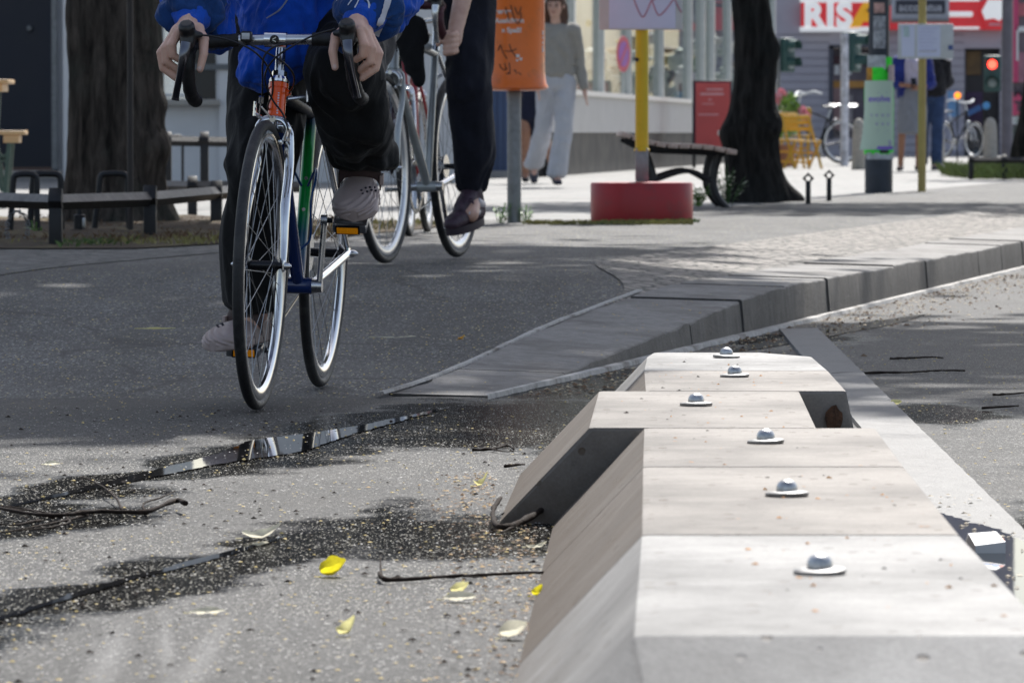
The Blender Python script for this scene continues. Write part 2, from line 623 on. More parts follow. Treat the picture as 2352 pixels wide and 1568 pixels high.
# pavement body under and beside the path
def paving(name, base, joint, sx, sy, mort=0.02, irregular=0.0):
    m, t, p = nt(name)
    o = objc(t)
    oo = mapping(t, o, rot=(0, 0, R(11)))
    if irregular:
        v = t.nodes.new('ShaderNodeTexVoronoi')
        v.feature = 'DISTANCE_TO_EDGE'
        v.inputs['Scale'].default_value = sx
        v.inputs['Randomness'].default_value = irregular
        t.links.new(oo, v.inputs['Vector'])
        k = ramp(t, v.outputs['Distance'], [(0.02, 0.0), (0.14, 1.0)])
        v2 = t.nodes.new('ShaderNodeTexVoronoi')
        v2.inputs['Scale'].default_value = sx
        v2.inputs['Randomness'].default_value = irregular
        t.links.new(oo, v2.inputs['Vector'])
        sp = t.nodes.new('ShaderNodeSeparateColor')
        t.links.new(v2.outputs['Color'], sp.inputs[0])
        tone = ramp(t, sp.outputs[0], [(0, 0.6), (1, 1.35)])
        c = mixc(t, 1.0, base, tone, 'MULTIPLY')
        c = mixc(t, k, joint, c)
        t.links.new(c, p.inputs['Base Color'])
        bump(t, p, mth(t, 'ADD', k, mth(t, 'MULTIPLY', tnoise(t, o, 40, 4), 0.5)), 0.9, 0.012)
    else:
        b = t.nodes.new('ShaderNodeTexBrick')
        b.inputs['Scale'].default_value = 1
        b.inputs['Brick Width'].default_value = sx
        b.inputs['Row Height'].default_value = sy
        b.inputs['Mortar Size'].default_value = mort * sy
        b.inputs['Color1'].default_value = (*[c * 0.85 for c in base], 1)
        b.inputs['Color2'].default_value = (*[c * 1.12 for c in base], 1)
        b.inputs['Mortar'].default_value = (*joint, 1)
        t.links.new(oo, b.inputs['Vector'])
        n1 = ramp(t, tnoise(t, o, 1.4, 6, 0.65), [(0.3, 0.75), (0.7, 1.2)])
        n2 = ramp(t, tnoise(t, o, 35, 4, 0.7), [(0.3, 0.8), (0.7, 1.2)])
        c = mixc(t, 1.0, mixc(t, 1.0, b.outputs[0], n1, 'MULTIPLY'), n2, 'MULTIPLY')
        t.links.new(c, p.inputs['Base Color'])
        bump(t, p, tnoise(t, o, 80, 4), 0.3, 0.004)
    p.inputs['Roughness'].default_value = 0.7
    p.inputs['Specular IOR Level'].default_value = 0.3
    return m

M_slab = paving('granite pavement slabs', (0.215, 0.208, 0.20), (0.075, 0.13, 0.12), 0.9, 0.6)
M_cob = paving('mosaic setts', (0.225, 0.20, 0.178), (0.055, 0.06, 0.05), 15, 15, irregular=0.8)
M_cob2 = paving('dark mosaic setts', (0.14, 0.133, 0.13), (0.035, 0.045, 0.04), 12, 12, irregular=0.8)

g = MB()
prev = None
for Y in Ys[1:] + [125, 135]:
    Xr = path_r(Y) + 0.05
    z = path_z(Y) - 0.004
    row = [g.bm.verts.new((x, Y, z)) for x in (-60, -20, -8, -4, min(-2.5, path_l(Y) + 0.3) if Y < 60 else 0, Xr)]
    if prev:
        for k in range(5):
            g.face((prev[k], prev[k + 1], row[k + 1], row[k]))
    prev = row
tag(g.build('pavement', M_slab, smooth=0), kind='structure')

# strip of mosaic setts between kerb stones and cycle path
g = MB()
prev = None
for Y in [y for y in Ys if y >= 17.0]:
    a, b = path_r(Y) - 0.01, kerb_x(Y) - 0.34
    row = [g.bm.verts.new((lerp(a, b, k / 4), Y, lerp(path_z(Y) + 0.010, kerb_z(Y) + 0.006, k / 4))) for k in range(5)]
    if prev:
        for k in range(4):
            g.face((prev[k], prev[k + 1], row[k + 1], row[k]))
    prev = row
tag(g.build('sett_strip', M_cob, smooth=60), kind='structure')

# setts to the left of the path round the tree bed
g = MB()
prev = None
for Y in [18.2 + 0.4 * k for k in range(30)]:
    b = path_l(Y) if Y > 18.6 else -1.75 - 0.25 * (18.6 - Y)
    row = [g.bm.verts.new((lerp(-7, b, k / 3), Y, path_z(Y) + 0.0085)) for k in range(4)]
    if prev:
        for k in range(3):
            g.face((prev[k], prev[k + 1], row[k + 1], row[k]))
    prev = row
tag(g.build('sett_paving', M_cob2, smooth=60), kind='structure')

# far plaza beyond the crossing, to the right of the kerb line
g = MB()
g.prism([(6.1, 50), (60, 50), (60, 140), (-5, 140), (9.5, 64)], 0.0, PZ - 0.006)
tag(g.build('plaza', M_slab, smooth=0), kind='structure')

# kerb stones with open joints
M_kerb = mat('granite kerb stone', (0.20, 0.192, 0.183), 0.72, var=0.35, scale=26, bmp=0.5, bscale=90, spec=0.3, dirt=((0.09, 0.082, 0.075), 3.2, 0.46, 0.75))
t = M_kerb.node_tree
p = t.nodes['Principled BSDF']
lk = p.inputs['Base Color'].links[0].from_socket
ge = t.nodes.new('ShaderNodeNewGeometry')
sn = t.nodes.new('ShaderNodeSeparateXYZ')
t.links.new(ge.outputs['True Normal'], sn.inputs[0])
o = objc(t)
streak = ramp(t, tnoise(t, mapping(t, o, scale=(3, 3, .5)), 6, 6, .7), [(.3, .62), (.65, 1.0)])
t.links.new(mixc(t, mth(t, 'MULTIPLY', ramp(t, sn.outputs[2], [(.3, .97), (.8, 0.0)]), streak), lk, (.062, .057, .052)), p.inputs['Base Color'])  # upright faces darkened by normal: painted shade together with road dirt
g = MB()
Y = 13.42
ends = []
while Y < 46:
    L = 1.0 * rnd.uniform(0.93, 1.05)
    ends.append((Y, Y + L))
    Y += L
for (a, b) in ends:
    a2, b2 = a + 0.009, b - 0.009
    dz = rnd.uniform(-0.004, 0.004)
    tz = rnd.uniform(-0.005, 0.005)
    dx = rnd.uniform(-0.004, 0.004)
    ring = []
    n = 33
    for k in range(n):
        y = lerp(a2, b2, k / (n - 1))
        kx = kerb_x(y) + dx
        zt = kerb_z(y) + (dz + tz * (k / (n - 1) - .5)) * sstep(14, 16, y) + 0.005 * noise.noise(V(y * 3, 1, 4)) + .002 * noise.noise(V(y * 13, 1, 4))
        zi = min(zt + 0.012, path_z(y) + 0.014) if y > 14 else zt + 0.004
        bt = 0.006 + 0.006 * noise.noise(V(y * 7, 3, 2)) + .009 * max(0, noise.noise(V(y * 21, 5, 2)) - .15)
        wk = lerp(.255, .355, sstep(13.4, 16.5, y))
        ring.append([V(kx - wk, y + .10 * (1 - sstep(13.4, 14.4, y)) - .05, zi), V(kx - bt, y, zt), V(kx - 0.3 * bt, y, zt - 0.3 * bt), V(kx + 0.002, y, zt - bt), V(kx + 0.014, y, -0.02), V(kx - wk, y + .10 * (1 - sstep(13.4, 14.4, y)) - .05, -0.02)])
    g.loft(ring)
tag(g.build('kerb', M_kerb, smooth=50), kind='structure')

# pale mortar line at the foot of the kerb and the edging strip of the carriageway
M_mortar = mat('pale mortar', (0.42, 0.405, 0.385), 0.8, var=0.3, scale=30, bmp=0.4, dirt=((0.14, 0.12, 0.1), 5, 0.5, 0.9))
g = MB()
prev = None
for k in range(260):
    Y = 13.3 + 0.11 * k
    x0 = kerb_x(Y) + 0.012
    wd = 0.010 + 0.018 * sstep(13.2, 15.5, Y) + 0.016 * sstep(13.4, 15, Y) * noise.noise(V(Y * 2.2, 0, 0)) + 0.01 * noise.noise(V(Y * 9, 5, 0))
    row = [g.bm.verts.new((x0, Y, 0.014)), g.bm.verts.new((x0 + wd * 0.8, Y, 0.012)), g.bm.verts.new((x0 + wd, Y, -0.003))]
    if prev:
        for i in range(2):
            g.face((prev[i], prev[i + 1], row[i + 1], row[i]))
    prev = row
tag(g.build('gutter_edge', M_mortar, smooth=60), kind='structure')

# back edge of the kerb stones: a thin pale mortar joint to the asphalt
g = MB()
prev = None
for k in range(40):
    Y = 13.4 + 0.11 * k
    x0 = kerb_x(Y) - lerp(.266, .366, sstep(13.4, 16.5, Y)) + 0.004 * noise.noise(V(Y * 4, 2, 1))
    zz = max(path_z(Y) + 0.009, min(kerb_z(Y) + 0.012, path_z(Y) + 0.014) + 0.002)
    wd = 0.009 + 0.005 * noise.noise(V(Y * 5, 8, 1))
    row = [g.bm.verts.new((x0 - wd, Y, zz)), g.bm.verts.new((x0 + wd, Y, zz + 0.002)), g.bm.verts.new((x0 + wd + .002, Y, zz - 0.004))]
    if prev:
        for i in range(2):
            g.face((prev[i], prev[i + 1], row[i + 1], row[i]))
    prev = row
tag(g.build('mortar_joint', M_mortar, smooth=60), kind='structure')

M_strip = mat('worn pale road line', (0.150, 0.147, 0.143), 0.65, var=0.3, scale=30, bmp=0.4, bscale=120, dirt=((0.13, 0.125, 0.12), 2.2, 0.5, 0.8))
g = MB()
prev = None
for k in range(130):
    Y = 4.0 + 0.108 * k
    xr = 0.80 + 0.0195 * (Y - 7) + 0.003 * noise.noise(V(Y * 6, 1, 1))
    row = [g.bm.verts.new(p) for p in ((xr - 0.135, Y, -0.002), (xr - 0.132, Y, 0.009), (xr - 0.005, Y, 0.010), (xr, Y, -0.002))]
    if prev:
        for i in range(3):
            g.face((prev[i], prev[i + 1], row[i + 1], row[i]))
    prev = row
tag(g.build('road_line', M_strip, smooth=30), kind='structure')

# puddles: thin irregular films of water
m, t, p = nt('puddle water')
o = objc(t)
p.inputs['Base Color'].default_value = (0.012, 0.012, 0.013, 1)
p.inputs['Roughness'].default_value = 0.03
p.inputs['IOR'].default_value = 1.33
p.inputs['Specular IOR Level'].default_value = 0.22
bump(t, p, tnoise(t, mapping(t, o, scale=(1, 0.6, 1)), 9, 3, 0.5), 0.03, 0.002)
M_water = m
def puddle(name, line, seed, pz=0.0022, k=1.0):
    g = MB()
    prev = None
    n = 90
    P = spline([V(*q) for q in line], 44)
    for i, q in enumerate(P):
        u = i / (len(P) - 1)
        wd = q.z * (1 - abs(2 * u - 1) ** 4)
        a = q.x - wd * (1 + 0.4 * noise.noise(V(q.y * 1.6, seed, 0))) + k * (0.007 * noise.noise(V(q.y * 5, seed, 3)) + .010 * noise.noise(V(q.y * 19, seed, 3)))
        b = q.x + wd * (1 + 0.4 * noise.noise(V(q.y * 1.6, seed, 9))) + k * (0.007 * noise.noise(V(q.y * 5, seed, 6)) + .010 * noise.noise(V(q.y * 19, seed, 6)))
        row = [g.bm.verts.new((a, q.y, pz)), g.bm.verts.new((b, q.y, pz))]
        if prev:
            g.face((prev[0], prev[1], row[1], row[0]))
        prev = row
    return tag(g.build(name, M_water, smooth=0), kind='structure')
# (x, y, half width)
puddle('puddle', [(-0.93, 9.2, 0.015), (-0.72, 10.2, 0.035), (-0.60, 10.75, 0.045), (-0.51, 11.15, 0.080), (-0.445, 11.5, 0.085), (-0.37, 11.85, 0.045), (-0.27, 12.3, 0.03), (-0.15, 12.9, 0.02)], 1.0)
puddle('puddle', [(-0.72, 7.1, 0.010), (-0.56, 7.9, 0.013), (-0.44, 8.4, 0.012), (-0.36, 8.8, 0.006)], 4.0)
puddle('puddle', [(0.72, 6.0, 0.08), (0.72, 7.2, 0.085), (0.73, 8.0, 0.09), (0.725, 8.6, 0.075), (0.69, 9.1, 0.05), (0.66, 9.6, 0.015)], 7.0, 0.0125, 2.2)
puddle('puddle', [(1.05, 6.4, 0.12), (1.0, 7.4, 0.15), (0.98, 8.1, 0.12), (1.0, 8.7, 0.03)], 12.0)
puddle('puddle', [(0.60, 16.0, 0.04), (0.85, 17.0, 0.06), (1.25, 18.6, 0.06), (1.5, 19.6, 0.02)], 9.0)

# soil bed of the left tree
M_soil = mat('dry soil', (0.075, 0.056, 0.04), 0.95, var=0.5, scale=18, bmp=0.8, bscale=70, spec=0.15, dirt=((0.2, 0.17, 0.09), 4, 0.5, 0.7))
g = MB()
prev = None
for i in range(28):
    Y = 22.2 + 0.26 * i
    row = []
    for k in range(14):
        x = lerp(-3.9, path_l(Y) - 0.22 - 0.25 * (1 - math.sin(math.pi * i / 27)), k / 13)
        e = math.sin(math.pi * i / 27) * math.sin(math.pi * k / 13)
        row.append(g.bm.verts.new((x, Y, PZ + 0.014 + 0.06 * min(1, e * 2) * (0.6 + 0.6 * noise.noise(V(x * 3, Y * 3, 0))))))
    if prev:
        for k in range(13):
            g.face((prev[k], prev[k + 1], row[k + 1], row[k]))
    prev = row
tag(g.build('soil_bed', M_soil, smooth=180), kind='structure')
# ================================================================== concrete lane divider
def concrete(name, base, dark, side=.6):
    m, t, p = nt(name)
    o = objc(t)
    f = tnoise(t, o, 3.0, 7, 0.65)
    c = ramp(t, f, [(0.28, tuple(x * 0.86 for x in base)), (0.72, tuple(min(1, x * 1.08) for x in base))])
    st = tnoise(t, mapping(t, o, scale=(1.5, 1.0, 1.5)), 3.2, 8, 0.72)
    c = mixc(t, 0.7, c, mixc(t, 1.0, c, ramp(t, st, [(0.36, 0.78), (0.58, 1.04)]), 'MULTIPLY'))
    c = mixc(t, 1.0, c, ramp(t, tnoise(t, o, 2.1, 9, .75), [(.35, .68), (.6, 1.08)]), 'MULTIPLY')
    c = mixc(t, 1.0, c, ramp(t, tnoise(t, o, 190, 3, .8), [(.3, .84), (.7, 1.14)]), 'MULTIPLY')
    pores = t.nodes.new('ShaderNodeTexVoronoi')
    pores.inputs['Scale'].default_value = 40
    t.links.new(o, pores.inputs['Vector'])
    sp = t.nodes.new('ShaderNodeSeparateColor')
    t.links.new(pores.outputs['Color'], sp.inputs[0])
    hole = mth(t, 'MULTIPLY', ramp(t, pores.outputs['Distance'], [(0.22, 1.0), (0.30, 0.0)]), ramp(t, sp.outputs[0], [(0.87, 0.0), (0.88, 1.0)]))
    c = mixc(t, mth(t, 'MULTIPLY', hole, 0.85), c, dark)
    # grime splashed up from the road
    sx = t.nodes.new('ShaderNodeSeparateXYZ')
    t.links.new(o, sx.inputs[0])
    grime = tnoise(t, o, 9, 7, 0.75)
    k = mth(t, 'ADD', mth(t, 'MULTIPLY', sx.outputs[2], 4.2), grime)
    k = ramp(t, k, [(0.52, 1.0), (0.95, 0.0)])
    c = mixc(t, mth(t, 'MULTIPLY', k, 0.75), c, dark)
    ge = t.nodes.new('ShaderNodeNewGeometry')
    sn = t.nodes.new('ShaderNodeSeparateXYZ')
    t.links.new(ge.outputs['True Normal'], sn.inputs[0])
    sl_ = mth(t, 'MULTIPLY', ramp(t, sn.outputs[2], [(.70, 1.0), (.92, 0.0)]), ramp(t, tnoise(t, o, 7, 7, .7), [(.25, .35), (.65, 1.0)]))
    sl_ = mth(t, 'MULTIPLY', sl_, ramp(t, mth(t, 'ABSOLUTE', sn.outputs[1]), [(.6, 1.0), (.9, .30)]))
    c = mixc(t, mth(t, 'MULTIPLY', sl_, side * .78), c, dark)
    t.links.new(c, p.inputs['Base Color'])
    p.inputs['Roughness'].default_value = 0.78
    p.inputs['Specular IOR Level'].default_value = 0.3
    n0 = bump(t, p, tnoise(t, o, 130, 4, 0.7), 0.25, 0.004)
    bump(t, p, hole, 0.5, -0.006, n0)
    return m

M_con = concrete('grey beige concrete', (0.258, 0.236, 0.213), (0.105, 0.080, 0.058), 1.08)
M_conw = concrete('pale concrete', (0.312, 0.304, 0.292), (0.17, 0.15, 0.13), .35)
M_steel = mat('galvanised steel', (0.46, 0.465, 0.47), 0.34, 1.0, var=0.3, scale=120, bmp=.2, bscale=160)
M_steel2 = mat('dull steel washer', (0.24, 0.24, 0.24), 0.5, 1.0, var=0.3, scale=60)
BH = 0.16

def block(label, y0, y1, l0, l1, r0, r1, m, bolt, front=0.0, far=0.0, chamfer_r=0.0):
    """one unit: shallow slope to the left, steep side to the right; left / right edge at near and far end"""
    g = MB()
    def sect(y, l, r, z, run=1.0):
        b = 0.006
        return [V(l - 0.142 * run - 0.02, y, -0.01), V(l - 0.142 * run, y, 0.012), V(l - b, y, z - 0.9 * b), V(l - b * 0.3, y, z - b * 0.15), V(l + b, y, z),
                V(r - b, y, z), V(r - b * 0.2, y, z - b * 0.2), V(r, y, z - b), V(r + 0.032, y, 0.0), V(r + 0.034, y, -0.01)]
    e = 0.005
    rings = []
    if front:
        rings += [sect(y0 - front, l0 + 0.03, r0 - 0.03, 0.012, 1.15), ]
    else:
        rings += [sect(y0 + 0.001, l0 + e, r0 - e, BH - e)]
    rings += [sect(y0 + e, lerp(l0, l1, 0.01), lerp(r0, r1, 0.01), BH)]
    for k in range(1, 4):
        u = k / 4
        rings.append(sect(lerp(y0, y1, u), lerp(l0, l1, u), lerp(r0, r1, u), BH))
    rings += [sect(y1 - e, lerp(l0, l1, 0.99), lerp(r0, r1, 0.99), BH)]
    if far:
        rings += [sect(y1 + 0.22, l1 + 0.02, r1 - 0.10, BH), sect(y1 + 0.22 + far, l1 + 0.05, r1 - 0.13, 0.012)]
    else:
        rings += [sect(y1 - 0.001, l1 + e, r1 - e, BH - e)]
    g.loft(rings)
    # origin at the base of the block
    cx, cy = (l0 + r0) / 2, (y0 + y1) / 2
    o = g.build('barrier_block', m, smooth=25)
    o.data.transform(Matrix.Translation((-cx, -cy, 0)))
    o.location = (cx, cy, 0)
    tag(o, label, 'barrier', 'concrete units of the lane divider')
    bx, by = bolt
    b = MB()
    b.lathe([(0.0285, BH - 0.001), (0.0295, BH + 0.001), (0.0295, BH + 0.0040), (0.028, BH + 0.005), (0.017, BH + 0.0065)], n=28)
    M = Matrix.Translation((bx - cx, by - cy, BH + .002)) @ Euler((R(rnd.uniform(-2, 2)), R(rnd.uniform(-3, 3)), 0)).to_matrix().to_4x4() @ Matrix.Translation((0, 0, -BH - .001))
    for v in b.bm.verts:
        v.co = M @ v.co
    b.build('washer', M_steel2, o)
    b = MB()
    b.lathe([(0.0138, BH + 0.003), (0.0148, BH + 0.009), (0.0139, BH + 0.015), (0.0108, BH + 0.0198), (0.0055, BH + 0.0226), (0.001, BH + 0.0232)], Matrix.Translation((bx - cx, by - cy, 0)), n=28)
    b.build('bolt', M_steel, o, smooth=60)
    return o

G = 0.004
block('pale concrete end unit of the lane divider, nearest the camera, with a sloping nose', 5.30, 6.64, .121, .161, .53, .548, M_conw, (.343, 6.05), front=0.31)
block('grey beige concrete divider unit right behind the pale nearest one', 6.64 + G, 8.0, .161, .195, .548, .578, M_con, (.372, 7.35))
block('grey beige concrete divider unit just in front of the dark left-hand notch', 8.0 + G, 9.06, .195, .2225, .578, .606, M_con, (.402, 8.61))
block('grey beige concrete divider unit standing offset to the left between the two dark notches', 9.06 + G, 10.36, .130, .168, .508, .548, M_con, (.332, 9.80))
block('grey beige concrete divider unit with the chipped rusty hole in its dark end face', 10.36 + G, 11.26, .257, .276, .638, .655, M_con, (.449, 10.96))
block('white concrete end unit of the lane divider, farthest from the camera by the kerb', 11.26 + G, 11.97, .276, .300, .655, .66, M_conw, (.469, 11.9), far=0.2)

# rusty hollow in the end face of the fifth unit
M_rust = mat('rusty hollow', (0.10, 0.05, 0.028), 0.95, var=0.6, scale=70, bmp=0.9, bscale=140)
g = MB()
hv = []
for k in range(14):
    a = 2 * math.pi * k / 14
    rr = 1 + 0.3 * noise.noise(V(math.cos(a) * 2, math.sin(a) * 2, 3))
    hv.append(((0.017 * math.cos(a)) * rr, (0.024 * math.sin(a)) * rr))
g.prism(hv, 0, 0.002, Matrix.Translation((0.166, -0.4517, 0.108)) @ FACE_CAM)
blk = [o for o in COL.objects if o.name.startswith('barrier_block') and 'rusty' in o['label']][0]
g.build('hole', M_rust, blk)

# ================================================================== things lying on the road
M_leafy = mat('yellow leaf', (0.85, 0.70, 0.03), 0.55, var=0.3, scale=60, bmp=0.4, dirt=((.30, .16, .03), 55, .58, .8))
M_leafp = mat('pale yellow petal leaf', (0.85, 0.76, 0.36), 0.6, var=0.25, scale=60, dirt=((.40, .26, .08), 60, .60, .7))
M_leafw = mat('whitish bract', (0.82, 0.78, 0.62), 0.6, var=0.2, scale=60, dirt=((.42, .32, .16), 60, .60, .6))
M_leafg = mat('green weed leaf', (0.14, 0.30, 0.05), 0.5, var=0.3, scale=20)
M_twig = mat('dark wet twig', (0.026, 0.018, 0.014), 0.85, var=0.5, scale=50, bmp=0.6, spec=.15)
M_brown = mat('brown leaf litter', (0.16, 0.095, 0.05), 0.8, var=0.5, scale=30)

for m_ in (M_leafy, M_leafp, M_leafw):
    t = m_.node_tree
    p = t.nodes['Principled BSDF']
    tl = t.nodes.new('ShaderNodeBsdfTranslucent')
    t.links.new(p.inputs['Base Color'].links[0].from_socket, tl.inputs['Color'])
    mx = t.nodes.new('ShaderNodeMixShader')
    mx.inputs[0].default_value = .55
    t.links.new(p.outputs[0], mx.inputs[1])
    t.links.new(tl.outputs[0], mx.inputs[2])
    t.links.new(mx.outputs[0], t.nodes['Material Output'].inputs['Surface'])
def leaf(name, label, m, x, y, z0, length, width, rz, curl, tilt=0.15, group=None, seed=0, fold=0.3):
    p = gp(x, y, z0) if not isinstance(x, Vector) else x
    g = MB()
    n, k = 9, 5
    rows = []
    for i in range(n):
        u = i / (n - 1)
        wd = width * math.sin(math.pi * min(0.97, u * 0.93 + 0.05)) ** 0.75 * (1 + 0.15 * noise.noise(V(u * 4, seed, 0)))
        row = []
        for j in range(k):
            v = (j / (k - 1) - 0.5) * 2
            row.append(g.bm.verts.new(((u - 0.5) * length, v * wd / 2, 0.003 + curl * (u - 0.4) ** 2 * length * 2 + abs(v) ** 1.5 * wd * fold + 0.003 * noise.noise(V(u * 5, v * 3, seed)))))
        rows.append(row)
    for a, b in zip(rows, rows[1:]):
        for j in range(k - 1):
            g.face((a[j], a[j + 1], b[j + 1], b[j]))
    g.tube([(-length * 0.5, 0, 0.004), (-length * 0.68, 0.004, 0.003)], 0.0009, 5)
    o = g.build(name, m, smooth=180)
    o.location = p
    o.rotation_euler = (R(14), -tilt * .3, rz) if tilt < 1.3 else (0, -tilt, rz)
    return tag(o, label, 'leaf', group)

leaf('fallen_leaf', 'bright yellow curled leaf on grey asphalt left of the broken twig', M_leafy, 766, 1325, 0, 0.040, 0.036, 0.3, 0.6, 0.55, seed=1, fold=0.6)
leaf('fallen_leaf', 'pale yellow folded leaf on the asphalt just below the broken black twig', M_leafp, 1057, 1368, 0, 0.026, 0.024, 0.1, 0.7, 0.35, seed=2, fold=0.5)
leaf('fallen_leaf', 'flat whitish bract lying under the pale folded leaf', M_leafw, 1056, 1384, 0, 0.044, 0.03, 0.05, 0.15, 0.05, seed=3)
leaf('fallen_leaf', 'pale yellow torn leaf standing up on the bare asphalt near the bottom edge', M_leafp, 797, 1462, 0, 0.028, 0.022, 0.5, 1.0, 0.9, seed=4, fold=0.5)
leaf('fallen_leaf', 'long pale bract at the edge of the dark wet patch in the foreground', M_leafw, 600, 1240, 0, 0.062, 0.03, 0.15, 0.5, 0.12, seed=5)
leaf('fallen_leaf', 'dried whitish bract lying alone on pale asphalt at the lower left', M_leafw, 475, 1415, 0, 0.048, 0.02, 0.05, 0.1, 0.04, seed=6)
leaf('fallen_leaf', 'pale leaf pair against the foot of the nearest pale divider unit', M_leafw, 1180, 1470, 0, 0.036, 0.034, 0.2, 0.6, 0.3, seed=7, fold=0.5)
leaf('fallen_leaf', 'yellow leaf standing upright in the gutter below the kerb', M_leafy, 1925, 718, 0, 0.045, 0.022, 0.2, 0.5, 1.35, seed=8)
leaf('fallen_leaf', 'small orange yellow leaf on the dark cycle path left of the kerb', mat('orange yellow leaf', (0.7, 0.36, 0.03), 0.5, var=0.2, scale=30), V(-0.140, 15.15, 0.075), 0, 0, 0.02, 0.016, 0.2, 0.8, 0.6, seed=9)
leaf('fallen_leaf', 'pale yellow leaf on dry asphalt between the puddle and the offset divider unit', M_leafp, 1105, 1118, 0, 0.028, 0.02, 0.2, 1.2, 0.4, seed=10)
leaf('fallen_leaf', 'small pale yellow leaf on the worn road line right of the divider', M_leafp, 2058, 932, 0, 0.03, 0.03, 0.1, 0.3, 0.1, seed=11)
leaf('fallen_leaf', 'small flat white bract on the asphalt at the left edge above the long puddle', M_leafw, 118, 1071, 0, 0.03, 0.02, 0.0, 0.1, 0.03, seed=12)
leaf('fallen_leaf', 'thin white straw lying on the dark cycle path left of the kerb stones', M_leafw, V(-0.325, 15.2, 0.078), 0, 0, 0.112, 0.006, 0.03, 0.05, 0.0, seed=13)
leaf('fallen_leaf', 'yellowish white feather like bract on the dark asphalt behind the rider at the far left', M_leafp, V(-1.015, 15.6, 0.088), 0, 0, 0.10, 0.010, 0.0, 0.03, 0.0, seed=14)
leaf('fallen_leaf', 'small yellow leaf in the litter at the left foot of the nearest unit', M_leafy, 1232, 1372, 0, 0.02, 0.014, 0.8, 0.9, 0.5, seed=15, fold=0.5)
leaf('fallen_leaf', 'pale bract beside the foot of the grey beige slope below the forked twig', M_leafw, 1232, 1262, 0, 0.032, 0.01, 0.1, 0.4, 0.1, seed=16)

def twig(label, pts, r, branches=(), group=None, z=0.006):
    """points in the photo on the road plane, with an optional height"""
    P = [gp(q[0], q[1], 0) + V(0, 0, q[2] if len(q) > 2 else z) for q in pts]
    base = P[0].copy()
    base.z = 0
    g = MB()
    def stem(P, r, r2):
        S = spline([p - base for p in P], 5)
        k = len(S)
        S = [s + V(0.0015 * noise.noise(s * 60), 0.002 * noise.noise(s * 55 + V(9, 0, 0)), 0.0012 * noise.noise(s * 70)) for s in S]
        g.tube(S, [1.15 * lerp(r, r2, i / (k - 1)) * (1 + 0.45 * noise.noise(s * 80)) for i, s in enumerate(S)], 7)
    stem(P, r, r * 0.55)
    for b in branches:
        Q = [gp(q[0], q[1], 0) + V(0, 0, q[2] if len(q) > 2 else z) for q in b]
        stem(Q, r * 0.5, r * 0.2)
    o = g.build('twig', M_twig, smooth=180)
    o.location = base
    return tag(o, label, 'twig', group)

twig('long branching dark twig lying on the asphalt at the left edge', [(425, 1183, .02), (400, 1176, .02), (330, 1192, .012), (230, 1191, .012), (120, 1200, .012), (40, 1192, .012), (-60, 1170, .012)], 0.0042,
     [[(280, 1190, .012), (262, 1160, .015), (215, 1132, .02), (180, 1120, .02)], [(335, 1188), (328, 1165), (370, 1150), (400, 1136)], [(120, 1198), (60, 1178), (10, 1170)], [(90, 1203), (20, 1215), (-40, 1205)], [(150, 1195), (155, 1210), (100, 1222), (30, 1228)], [(140, 1198), (100, 1185), (30, 1176), (-40, 1160)], [(200, 1192), (100, 1214), (0, 1232)]])
twig('broken black twig on the asphalt left of the nearest divider unit', [(872, 1336, .012), (880, 1343, .008), (920, 1341), (1000, 1336), (1100, 1330), (1180, 1326), (1250, 1325)], 0.0034, [[(880, 1343), (873, 1330, .02), (875, 1322, .03)], [(1060, 1332), (1085, 1335), (1120, 1334)]])
twig('curved brown twig caught in the dark notch of the divider', [(1330, 1162, .05), (1310, 1172, .045), (1270, 1195, .03), (1210, 1212, .014), (1160, 1225, .010), (1138, 1220, .012), (1133, 1200, .02), (1150, 1185, .03)], 0.006, [[(1210, 1212, .014), (1180, 1222, .008), (1150, 1232, .006)]])
twig('long straight dark stick across the worn road line right of the divider', [(1912, 865), (2000, 861), (2090, 860), (2150, 856), (2218, 856)], 0.0035)
twig('short thin black twig on the carriageway behind the long straight stick', [(2045, 828), (2090, 827), (2130, 825), (2168, 826)], 0.003)
twig('upper of two short twigs at the right edge of the carriageway', [(2282, 912), (2310, 911), (2360, 907)], 0.003)
twig('lower of two short twigs at the right edge of the carriageway', [(2258, 943), (2290, 941), (2340, 938)], 0.003)
twig('thin twig in the wet debris beside the foot of the offset divider unit', [(1085, 1040), (1130, 1038), (1165, 1030), (1180, 1038)], 0.003, [[(1130, 1038), (1160, 1044), (1185, 1042)]])
twig('short twig lying parallel just in front of the wet debris', [(1160, 1078), (1185, 1075), (1205, 1073)], 0.003)

# piece of litter in the right puddle
M_pap = mat('white printed carton', (0.8, 0.8, 0.8), 0.45, var=0.05)
M_papb = mat('blue print', (0.1, 0.25, 0.65), 0.45)
M_papr = mat('red print', (0.7, 0.12, 0.05), 0.45)
c = gp(2300, 1290, 0)
root = g = MB()
g.loft([[V(-.026, 0, 0), V(.02, 0, 0), V(.02, 0, .028), V(-.026, 0, .022)], [V(-.032, .05, .004), V(.014, .05, .006), V(.010, .05, .04), V(-.032, .05, .036)], [V(-.036, .09, .01), V(.008, .09, .012), V(.0, .09, .036), V(-.03, .09, .034)]])
lit = tag(g.build('carton', M_pap, smooth=0, loc=(c.x - .012, c.y, 0.002)), 'crushed white carton with blue and red print lying in the puddle right of the divider', 'litter')
g = MB()
g.quad([(-.022, .006, .0246), (.012, .006, .0292), (.009, .028, .0345), (-.024, .028, .0304)])
g.build('blue_print', M_papb, lit, smooth=0)
g = MB()
g.quad([(.013, .004, .0288), (.019, .004, .0296), (.016, .018, .0334), (.011, .018, .0325)])
g.build('red_print', M_papr, lit, smooth=0)

